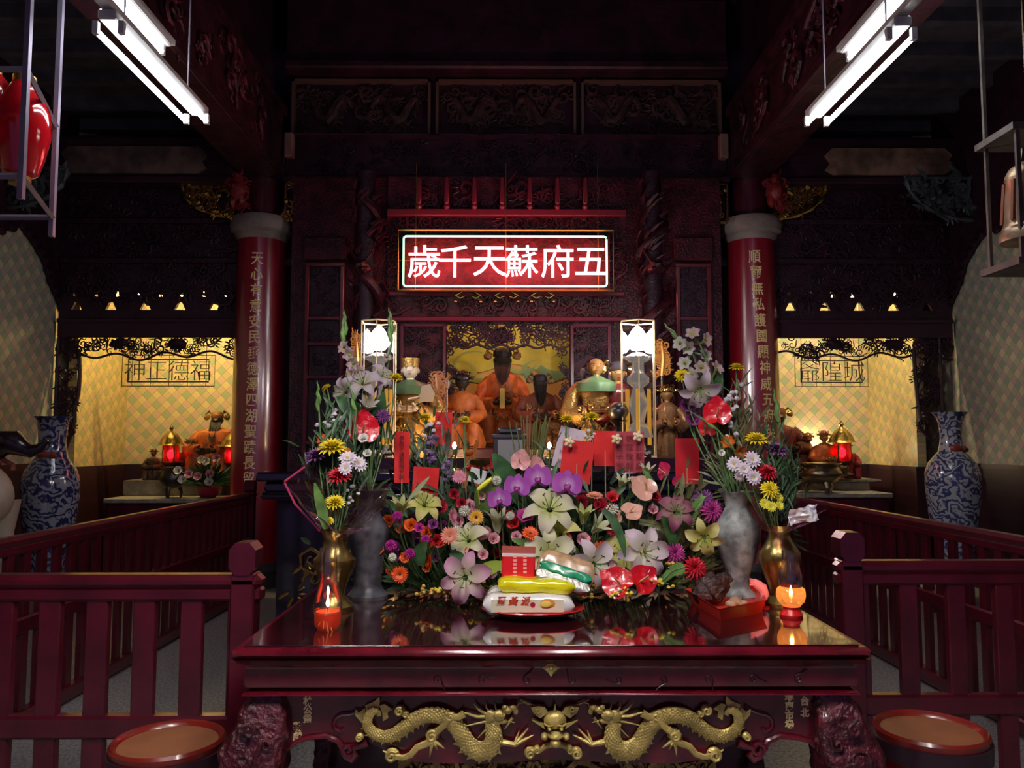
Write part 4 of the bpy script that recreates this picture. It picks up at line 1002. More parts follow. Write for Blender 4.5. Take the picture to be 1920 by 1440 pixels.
MB().tube([pts[-1]+Vector((0, 0, .01)), (pts[-1].x, pts[-1].y, TZ+.002)], .004, n=6).lathe([(.02, 0), (.02, .004)], (pts[-1].x, pts[-1].y, TZ), 16).build('stand', mat('red_dish', (.5, .015, .015)), o)

# ================================================================ THINGS ON THE ALTAR TABLE
def lotus_lamp(side, px, rot):
    D = 6.45; c = P(px, 858, D); x, z = c.x, 1.43
    H = P(px, 604, D).z-z
    t = thing('lotus_lamp', 'tall clear hexagonal case with a glowing lotus bulb, on the %s of the altar' % side, 'lamp', (x, D, z), 'lotus lamps in clear cases')
    R = .150; hexa = [(x+R*math.cos(rot+k*PI/3), D+R*math.sin(rot+k*PI/3)) for k in range(6)]
    G = glass('case_glass', (.97, .95, .95), .08)
    for k in range(6):
        (xa, ya_), (xb, yb_) = hexa[k], hexa[(k+1) % 6]
        MB().add([(xa, ya_, z+.02), (xb, yb_, z+.02), (xb, yb_, z+H), (xa, ya_, z+H)], [(0, 1, 2, 3)]).build('pane', G, t, smooth=False)
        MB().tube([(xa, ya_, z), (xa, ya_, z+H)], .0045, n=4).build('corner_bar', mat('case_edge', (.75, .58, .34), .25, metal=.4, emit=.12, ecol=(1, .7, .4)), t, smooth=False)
    mb = MB()
    for zz in (z+.01, z+H):
        mb.tube([(a, b, zz) for a, b in hexa+hexa[:1]], .006, n=4, axis=(0, 0, 1))
    mb.build('rim', mat('case_edge', (.75, .58, .34)), t, smooth=False)
    MB().prism([(0, 0)], 0, 0) if 0 else None
    MB().lathe([(R, 0), (R, .02)], (x, D, z), 6).build('base_plate', BLACKL, t, smooth=False)
    # bulb
    zb = P(px, 658, D).z
    BL = mat('lotus_bulb_'+side, (1, 1, 1), emit=14 if side == 'left' else 75, ecol=(1, .93, .93))
    MB().lathe([(.01, 0), (.05, .01), (.080, .05), (.082, .09), (.068, .13), (.045, .17), (.015, .20), (.002, .215)], (x, D, zb), 24).build('bulb', BL, t)
    CR = mat('crystal', (.42, .42, .42), .08, metal=.6, emit=.05, ecol=(1, .9, .8))
    mb = MB()
    for k in range(10):
        a = k*PI/5
        mb.join(MB().grid(lambda u, v: Vector((x+math.cos(a+(v-.5)*.7)*(.05+.045*u), D+math.sin(a+(v-.5)*.7)*(.05+.045*u), zb-.03-.05*u+.03*u*u+.01*math.cos((v-.5)*6))), 4, 3))
    mb.build('lotus_petals', CR, t)
    pr = []; zz = zb-.02-z; k = 0
    st = [(.05, 0), (.10, -.03), (.10, -.05), (.045, -.08), (.05, -.16), (.085, -.20), (.085, -.24), (.04, -.28), (.06, -.36), (.09, -.42), (.06, -.48), (.045, -.56), (.10, -.62), (.11, -.68)]
    MB().lathe([(r, zz+h) for r, h in st[::-1] if zz+h > .02], (x, D, z), 16, mod=lambda a, q: 1+.06*math.cos(a*8)).build('crystal_stem', CR, t)
    rd = random.Random(px); 
    for k in range(6):
        a = k*PI/3+.3
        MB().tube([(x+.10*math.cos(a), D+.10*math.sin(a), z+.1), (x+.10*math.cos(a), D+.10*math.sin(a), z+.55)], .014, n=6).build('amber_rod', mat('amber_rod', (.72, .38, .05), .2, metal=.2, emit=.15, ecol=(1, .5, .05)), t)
    mb = MB()
    for k in range(26):
        a = rd.uniform(0, 6.3); r = rd.uniform(.04, .1); mb.ball((x+r*math.cos(a), D+r*math.sin(a), z+.03+rd.uniform(0, .08)), .014, n=6, m=4)
    mb.build('crystal_beads', CR, t, smooth=False, kind='stuff')
lotus_lamp('left', 708, .55); lotus_lamp('right', 1198, .42)

# incense stand with white paper, bowl, joss sticks
D = 5.5; a, b_ = P(925, 810, D), P(985, 870, D)
t = thing('incense_cabinet', 'small dark metal incense burner box with a white paper front', 'incense burner', ((a.x+b_.x)/2, D, 1.36))
MB().box(a.x, b_.x, D, D+.2, 1.36, a.z-.03, .006).box(a.x-.01, b_.x+.01, D-.01, D+.21, a.z-.045, a.z-.01, .008).box(a.x+.03, b_.x-.03, D+.04, D+.16, a.z-.01, a.z+.03, .01).build('burner_box', mat('pewter', (.20, .20, .21), .25, metal=.8), t)
MB().box(a.x+.03, b_.x-.02, D-.006, D-.001, 1.38, a.z-.055).build('white_paper', mat('bright_paper', (.85, .85, .85), .6), t, smooth=False)
D = 5.0; c = P(990, 880, D)
# small table for the joss pot stands behind the flower mass
st = thing('side_stand', 'small dark red stand behind the flowers carrying the joss stick pot', 'stand', (c.x, 4.9, 0))
MB().box(c.x-.6, c.x+.35, 4.7, 5.12, 1.22, 1.26, .01).build('top', WOOD, st, smooth=False)
for x in (c.x-.56, c.x+.31):
    for y in (4.74, 5.08): MB().box(x-.025, x+.025, y-.025, y+.025, 0, 1.22).build('leg', WOOD, st, smooth=False)
zt = 1.26
pt = thing('joss_pot', 'bronze pot of sand holding the joss sticks', 'incense burner', (c.x, 4.9, zt))
MB().lathe([(.05, 0), (.10, .03), (.12, .08), (.11, .13), (.12, .15), (.11, .15), (.10, .13), (.005, .13)], (c.x, 4.9, zt), 28).build('pot', BRONZE, pt)
rd = random.Random(2)
jm = MB().tube([(0, 0, 0), (0, 0, 1)], .0035, n=5)
JG = [mat('joss_green', (.30, .42, .10), .6), mat('joss_tan', (.50, .42, .20), .6)]
for k in range(22):
    g_ = k % 3 != 0
    bx, by = rd.uniform(-.06, .06), rd.uniform(-.05, .05); lean = bx*1.1+rd.uniform(-.03, .03); h = rd.uniform(.30, .36)
    o = MB().tube([(c.x+bx, 4.9+by, zt+.10), (c.x+bx+lean, 4.9+by*1.5, zt+.10+h)], .0036, n=5).build('joss_stick', JG[0 if g_ else 1])
    tag(o, ('thin green' if g_ else 'thin tan')+' joss stick standing in the bronze pot', 'incense stick', 'joss sticks in the pot')
bc = P(902, 866, 4.85)
t = thing('brass_bowl', 'dark brass bowl tied with a red ribbon left of the white paper', 'bowl', (bc.x, 4.85, zt))
MB().lathe([(.03, .10), (.05, .11), (.075, .16), (.08, .19), (.07, .19), (.06, .17), (.004, .15)], (bc.x, 4.85, zt), 24).build('bowl', BRASS, t)
MB().lathe([(.055, 0), (.05, .02), (.02, .04), (.02, .10), (.04, .115)], (bc.x, 4.85, zt), 20).build('foot', BRASS, t)
mb = MB()
for k in range(8):
    a = k*PI/4; mb.ball((bc.x+.07*math.cos(a), 4.85+.07*math.sin(a), zt+.13+.01*(k % 2)), .035, .03, .02, bumpy=.4, seed=k)
mb.build('red_ribbon', mat('ribbon_red', (.62, .03, .02), .35, coat=.3), t)
bc2 = P(879, 838, 4.82)
mb = MB()
mb.tube([(bc2.x-.03, 4.82, zt+.02), (bc2.x+.05, 4.82, bc2.z+.04)], [.02, .012], n=6, flat=.3).tube([(bc2.x+.05, 4.83, zt+.02), (bc2.x-.03, 4.83, bc2.z+.02), (bc2.x-.02, 4.83, bc2.z+.09)], [.02, .02, .012], n=6, flat=.3).ball((bc2.x, 4.81, bc2.z-.03), .03, .015, .02)
tag(mb.build('orange_ribbon', mat('ribbon_orange', (.9, .25, .03))), 'orange ribbon loop standing left of the brass bowl', 'ribbon')

# red and white cards on sticks among the flowers
def card(x0, x1, y0, y1, D, m, label, rot=0, txt=None, tcol=None, cols=1, seal=None, stick=None, sz=None):
    a, b_ = P(x0, y0, D), P(x1, y1, D); w_, h = abs(b_.x-a.x), abs(a.z-b_.z); c = (a+b_)/2
    t = thing('greeting_card', label, 'card', (c.x, D, c.z-h/2))
    Mx = Matrix.Translation((c.x, D, c.z)) @ Matrix.Rotation(rot, 4, 'Y')
    def bend(u, v): return Vector(((u-.5)*w_, .006*math.sin(u*3+v*2), (v-.5)*h))
    f = MB().grid(bend, 6, 6); bk = MB(); bk.v = [v+Vector((0, .0015, 0)) for v in f.v]; bk.f = [x[::-1] for x in f.f]
    f.join(bk); MB().join(f, Mx).build('card_paper', m, t)
    if txt:
        mb = MB()
        for ci, col in enumerate(txt):
            n_ = len(col); s_ = sz or min(.9*h/max(n_, 1), .8*w_/len(txt))
            for i, ch in enumerate(col):
                g = text_mb(ch, s_, .0003)
                X = w_*(.5-(ci+.5)/len(txt)) if len(txt) > 1 else 0; Z = h*(.44-.88*(i+.5)/n_)
                for v in g.v: v.x += X; v.y += -.0035-.0; v.z += Z
                mb.join(g)
        MB().join(mb, Mx).build('printed_characters', tcol, t, smooth=False)
    bx = c.x; top = c.z-h/2+.005
    ys = D+.006
    MB().tube([(bx, ys, c.z), (bx, ys, TZ+.002 if D < 3.42 else zt)], .0025, n=5).build('stick', mat('card_stick', (.35, .32, .18), .6), t)
    return t
INK = mat('black_ink', (.03, .005, .01), .6); INK2 = mat('grey_ink', (.25, .22, .25), .6); INKR = mat('dark_red_ink', (.20, .01, .015), .6)
REDD = mat('dull_red_paper', (.42, .05, .07), .55)
card(740, 767, 810, 905, 3.18, REDP, 'narrow red card with one column of black characters above the left bouquet', 0, ['恭祝千歲聖誕千秋'], INK)
card(815, 847, 773, 838, 3.3, REDP, 'plain upright red card highest on the left of the flowers', .03)
card(774, 822, 876, 930, 3.16, REDP, 'plain red card just above the cream lily on the left', .06)
card(1042, 1090, 802, 880, 3.32, mat('pink_white_card', (.72, .62, .68), .5), 'tilted white card with rows of small printed characters', .25, ['恭賀聖誕', '弟子敬獻'], INK2, sz=.016)
card(1052, 1111, 826, 905, 3.2, REDP, 'large tilted bright red card in front of the white card', .12)
card(1114, 1156, 808, 874, 3.26, REDP, 'bright red card partly behind the dull red written card', .01)
card(1152, 1208, 809, 886, 3.2, REDD, 'dull red card covered with dark handwritten characters', 0, ['千歲聖誕', '信眾敬獻', '闔家平安'], INKR)
card(1266, 1311, 822, 908, 3.3, mat('deep_red_paper', (.62, .008, .018), .6), 'plain deep red card at the right of the flowers', 0)
for px, py in ((1067, 829), (1156, 823), (1196, 818)):
    c = P(px, py, 3.17)
    mb = MB()
    for k in range(5):
        a = k*1.26; mb.ball((c.x+.012*math.cos(a), 3.17, c.z+.012*math.sin(a)), .011, .006, .008, rot=Matrix.Rotation(-a, 3, 'Y'), n=7, m=5)
    mb.ball((c.x, 3.165, c.z), .008)
    mb.tube([(c.x, 3.175, c.z), (c.x, 3.19, c.z-.02)], .002, n=4)
    tag(mb.build('paper_rosette', mat('rosette_cream', (.85, .70, .42), .5)), 'small cream rosette pinned to a card %s' % {1067: 'left, on the tilted bright red card', 1156: 'at the top left of the dull red card', 1196: 'at the top right of the dull red card'}[px], 'rosette')
c = P(895, 893, 3.3)
t = thing('white_envelope', 'folded white paper tucked between the flowers under the brass bowl', 'paper', (c.x, 3.3, c.z))
MB().join(MB().box(-.035, .035, -.004, .004, -.03, .03, .002), Matrix.Translation(c) @ Matrix.Rotation(.3, 4, 'Y')).build('paper', WHITE, t, smooth=False)
MB().tube([(c.x, 3.3, c.z), (c.x, 3.3, TZ)], .002, n=4).build('stick', mat('card_stick', (.35, .32, .18)), t)
# ================================================================ FLOWERS
def petal_grid(L_, W_, curve, cup=.15, tip=1.0, nu=7, nv=4, ruffle=0, base=.12, point=.9, seed=0):
    """petal along +X from the heart; curve(t)->(radial, height)"""
    def fn(u, v):
        r, z = curve(u); s_ = v*2-1
        wd = W_*(base+(1-base)*math.sin(PI*min(1, u**.8*point+.02)))*(1 if u < .999 else tip*.15+.02)
        y = s_*wd; z += cup*(s_*s_)*wd + (ruffle*math.sin(v*9+u*7+seed)*u if ruffle else 0)
        return Vector((r*L_, y, z*L_))
    return MB().grid(fn, nu, nv)
def ring_of(mb, pet, n, a0=0, tilt=0, s=1, z=0, jit=0, rd=None):
    for k in range(n):
        j = rd.uniform(-jit, jit) if rd else 0
        M = Matrix.Translation((0, 0, z)) @ Matrix.Rotation(a0+2*PI*k/n+j, 4, 'Z') @ Matrix.Rotation(-tilt+j, 4, 'Y') @ Matrix.Scale(s*(1+j*.5), 4)
        mb.join(pet, M)
    return mb
KINDS = {}
def kind(name):
    def d(f): KINDS[name] = f; return f
    return d
def cache(key, fn):
    if key not in _C: _C[key] = fn()
    return _C[key]
_C = {}
YEL = mat('pollen_yellow', (.75, .50, .04), .6); DKB = mat('dark_anther', (.06, .02, .01), .6)
def lily(col):
    inner, outer, edge = {'pink': ((.72, .74, .45), (.62, .30, .47), 0), 'pale': ((.78, .80, .55), (.74, .60, .70), 0), 'cream': ((.60, .66, .20), (.80, .76, .58), 0), 'yellow': ((.55, .60, .10), (.72, .66, .26), 0), 'lavender': ((.55, .55, .35), (.55, .45, .55), 0), 'dark': ((.40, .30, .20), (.30, .07, .14), 0)}[col]
    m = petal('lily_'+col, inner, outer, .15, .85)
    def crv(u): return (.10+.98*u**1.1*(1-.10*u**3), .06+.62*u-.62*u**2.4-.18*u**6)
    mb = MB(); ring_of(mb, petal_grid(1, .33, crv, .45, ruffle=.03), 3, 0); ring_of(mb, petal_grid(1, .25, crv, .4, ruffle=.03), 3, PI/3, z=-.03)
    st = MB(); an = MB()
    for k in range(6):
        a = k*PI/3+.2; e = Vector((.34*math.cos(a), .34*math.sin(a), .72)); st.tube([(0, 0, .05), e*.6+Vector((0, 0, .05)), e], .012, n=4)
        an.tube([e+Vector((-.07*math.sin(a), .07*math.cos(a), 0)), e-Vector((-.07*math.sin(a), .07*math.cos(a), 0))], .022, n=5)
    st.tube([(0, 0, 0), (0, 0, .85)], .018, n=5).ball((0, 0, .87), .035, n=6, m=4)
    return [('petals', mb.mesh('lily_petals', m)), ('stamens', st.mesh('lily_stamens', GREEN2)), ('anthers', an.mesh('lily_anthers', DKB), 'stuff')]
def trumpet(col):
    inner, outer = {'cream': ((.50, .56, .16), (.74, .68, .44)), 'white': ((.60, .64, .35), (.76, .74, .66)), 'pinkbud': ((.42, .50, .16), (.55, .30, .30)), 'lavender': ((.50, .48, .36), (.60, .52, .62))}[col]
    m = petal('trumpet_'+col, inner, outer, .3, 1.2)
    def crv(u): return (.06+.50*u**3.0+.16*u, 1.25*u-.12*u**6)
    mb = MB(); ring_of(mb, petal_grid(1, .24, crv, -.5, base=.35), 3); ring_of(mb, petal_grid(1, .2, crv, -.4, base=.3), 3, PI/3)
    for v in mb.v: v.z -= .7
    return [('petals', mb.mesh('trumpet_petals', m))]
def orchid(col):
    m = petal('orchid_purple', (.72, .50, .74), (.46, .10, .50), .05, .55)
    mb = MB(); big = petal_grid(.95, .62, lambda u: (.05+.95*u, .10*math.sin(u*3)), .12, base=.2, point=.78, nv=6); sep = petal_grid(.95, .34, lambda u: (.05+.9*u, -.05), .1)
    for a in (0, PI): mb.join(big, Matrix.Rotation(a+.12*(1 if a == 0 else -1), 4, 'Z'))
    for a in (PI/2, PI*1.2, PI*1.8): mb.join(sep, Matrix.Translation((0, 0, -.05)) @ Matrix.Rotation(a, 4, 'Z'))
    lp = MB().ball((0, -.22, .12), .2, .16, .12).ball((-.13, -.1, .14), .1, .14, .08).ball((.13, -.1, .14), .1, .14, .08)
    return [('petals', mb.mesh('orchid_petals', m)), ('lip', lp.mesh('orchid_lip', mat('orchid_lip', (.32, .03, .25), .4))), ('column', MB().ball((0, .02, .14), .07, .08, .1).mesh('orchid_column', mat('orchid_pale', (.7, .55, .65), .5)))]
def anthurium(col):
    c = {'red': (.62, .008, .015), 'pink': (.74, .36, .33), 'salmon': (.72, .38, .28), 'magenta': (.55, .02, .09)}[col]
    m = mat('spathe_'+col, c, .16 if col != 'pink' and col != 'salmon' else .3, bump=.25, bscale=5, coat=.6)
    def fn(u, v):
        a = (v*2-1)*PI; r = u*(1.0-.18*math.cos(a)-.34*math.exp(-((abs(a)-PI)/.30)**2)+.28*math.exp(-(a/.35)**2))*.78
        x = r*math.cos(a)+.18*u; y = r*math.sin(a)
        return Vector((x, y, .14*u*u+.05*math.sin(5*a)*u*u-.10*abs(y)))
    return [('spathe', MB().grid(fn, 8, 32).mesh('spathe', m)), ('spadix', MB().tube([(-.12, 0, 0), (.0, 0, .28), (.22, 0, .62)], [.05, .06, .035], n=8).mesh('spadix', mat('spadix_'+('y' if col in ('red',) else 'p'), (.80, .55, .22) if col != 'magenta' else (.8, .55, .4), .5, bump=.3, bscale=20)))]
def mum(col):
    c = {'yellow': (.82, .66, .02), 'red': (.55, .01, .03), 'purple': (.24, .07, .26), 'orange': (.75, .16, .02), 'magenta': (.48, .05, .26), 'pink': (.62, .22, .28)}[col]
    m = mat('mum_'+col, c, .5, vary=.12, vscale=4); mb = MB(); rd = random.Random(1)
    for i, (n, tl, s, z) in enumerate(((16, -.12, 1, 0), (15, .2, .92, .04), (13, .5, .8, .08), (10, .85, .62, .12), (6, 1.2, .42, .16))):
        ring_of(mb, petal_grid(1, .115, lambda u: (.08+.92*u, .10*math.sin(u*2.4)), .6, nu=3, nv=2, base=.4), n, i*.2, tl, s, z, .06, rd)
    return [('petals', mb.mesh('mum_petals', m)), ('calyx', MB().lathe([(.02, -.28), (.16, -.2), (.22, -.05), (.1, .02)], n=10).mesh('calyx', GREEN))]
def daisy(col):
    c, cc = {'white': ((.76, .66, .72), (.60, .52, .10)), 'yellow': ((.78, .72, .06), (.55, .50, .04)), 'salmon': ((.72, .26, .16), (.60, .16, .10)), 'orange': ((.72, .09, .01), (.05, .02, .01)), 'pink': ((.66, .22, .30), (.55, .30, .25)), 'sunny': ((.70, .36, .02), (.04, .012, .01)), 'red': ((.60, .02, .02), (.3, .02, .02))}[col]
    n = 14 if col in ('white', 'yellow') else 22
    mb = MB(); pt = petal_grid(1, .17 if n == 14 else .12, lambda u: (.1+.9*u, .06*math.sin(u*3)), .3, nu=3, nv=2, base=.45, point=.8)
    ring_of(mb, pt, n, 0, .15, 1, 0, .05, random.Random(3)); ring_of(mb, pt, n, .1, .4, .72, .05, .05, random.Random(4))
    if col == 'orange': c2 = MB().lathe([(.24, .06), (.26, .12), (.18, .14)], n=14).mesh('ring', mat('gerbera_ring', (.75, .45, .06), .5))
    return [('petals', mb.mesh('daisy_petals', mat('daisy_'+col, c, .5, vary=.08, vscale=3))), ('flower_centre', MB().ball((0, 0, .08), .26 if col != 'orange' else .17, None, .14, bumpy=.15).mesh('daisy_centre', mat('centre_'+col, cc, .7, bump=.5, bscale=14)))]
def rose(col):
    c = {'red': (.50, .012, .02), 'pink': (.66, .30, .34), 'magenta': (.45, .03, .24), 'crimson': (.28, .006, .02), 'white': (.75, .73, .66), 'cream': (.70, .62, .38), 'purple': (.20, .035, .16), 'orange': (.72, .12, .015)}[col]
    m = mat('rose_'+col, c, .45, vary=.15, vscale=3); mb = MB()
    for i, (n, s, op) in enumerate(((5, 1, .55), (5, .82, .32), (4, .62, .16), (3, .42, .06), (2, .25, .02))):
        pt = petal_grid(1, .62, lambda u: (.10+op*u+.35*op*u*u, .85*u-.25*op*u*u), -.25, nu=4, nv=4, ruffle=.03, base=.3, point=.72)
        ring_of(mb, pt, n, i*.5, 0, s, -.35)
    return [('petals', mb.mesh('rose_petals', m))]
def globe(col):
    c = {'magenta': (.42, .02, .25), 'white': (.72, .74, .60), 'green': (.35, .45, .14)}[col]
    mb = MB(); rd = random.Random(2)
    for k in range(70):
        z = 1-2*(k+.5)/70; a = k*2.4; r = math.sqrt(1-z*z); d = Vector((r*math.cos(a), r*math.sin(a), z))
        mb.tube([d*.6, d*.95], [.16, .05], n=4)
    return [('bloom', mb.mesh('globe_bloom', mat('globe_'+col, c, .5)))]
def glad(col):
    """one ruffled gladiolus floret"""
    c = {'lavender': ((.52, .40, .20), (.52, .36, .52)), 'orange': ((.7, .3, .05), (.75, .09, .01)), 'white': ((.5, .5, .3), (.60, .54, .62))}[col]
    m = petal('glad_'+col, c[0], c[1], .2, .8)
    def crv(u): return (.05+.75*u**1.5, .55*u-.15*u**4)
    mb = MB(); ring_of(mb, petal_grid(1, .36, crv, .2, ruffle=.07), 3); ring_of(mb, petal_grid(1, .30, crv, .2, ruffle=.07, seed=2), 3, PI/3, z=-.03)
    for v in mb.v: v.z -= .2
    return [('petals', mb.mesh('glad_petals', m)), ('calyx', MB().tube([(0, 0, -.75), (0, 0, -.4), (0, 0, -.1)], [.05, .12, .06], n=6).mesh('glad_calyx', GREEN2))]
FN = dict(lily=lily, trumpet=trumpet, orchid=orchid, anthurium=anthurium, mum=mum, daisy=daisy, rose=rose, globe=globe, glad=glad)
NICE = dict(lily='lily', trumpet='lily_bud', orchid='orchid', anthurium='anthurium', mum='chrysanthemum', daisy='daisy', rose='rose', globe='globe_amaranth', glad='gladiolus')
CATN = dict(lily='lily', trumpet='lily bud', orchid='orchid', anthurium='anthurium', mum='chrysanthemum', daisy='daisy', rose='rose', globe='flower', glad='gladiolus')
ANCH = {'L': (BLX, 2.86, TZ+Zt(1000, 2.86)), 'D': (DLX, 3.06, TZ+Zt(925, 3.06)), 'R': (GRX, 3.04, TZ+Zt(925, 3.04)), 'B': (BRX, 2.92, TZ+Zt(990, 2.92))}
stem_rd = random.Random(9)
def flower(k, col, px, py, D, rpx, d, anchor, label, roll=0, group=None, nm=None):
    c = P(px, py, D); r = rpx/F*D*(1.16 if k in ('lily', 'anthurium', 'orchid') else 1.1)
    if c.z-r*.7 < TZ+.004: c.z = TZ+.004+r*.7
    t = thing(nm or ('gerbera' if k == 'daisy' and col in ('salmon', 'orange', 'pink', 'red') else NICE[k]), label, CATN[k] if not nm else nm.replace('_', ' '), c, group)
    M = aim(d, roll, r)
    for part in cache((k, col), lambda: FN[k](col)):
        o = share(part[0], part[1], t, M)
        if len(part) > 2: o['kind'] = 'stuff'
    if anchor in ANCH: a = Vector(ANCH[anchor])+Vector((stem_rd.uniform(-.012, .012), stem_rd.uniform(-.012, .012), -.05))
    else: a = Vector((c.x*.86+.13*.14, 3.12, TZ+.03)) if anchor == 'C' else Vector((c.x, 3.14, TZ+.015))
    b = -Vector(d).normalized(); p1 = c+b*r*.25; L_ = (a-c).length
    p2 = c+b*min(.05, L_*.25); pts = []
    for i in range(9):
        u = i/8; q0, q1, q2 = p1, p2+Vector((0, 0, -L_*.25)), a
        pts.append(q0*(1-u)**2+q1*2*u*(1-u)+q2*u*u)
    if L_ > .02: MB().tube(pts, [.0028]*9, n=5).build('stem', STEM, t)
    return t
FR = (0, -1, .25)
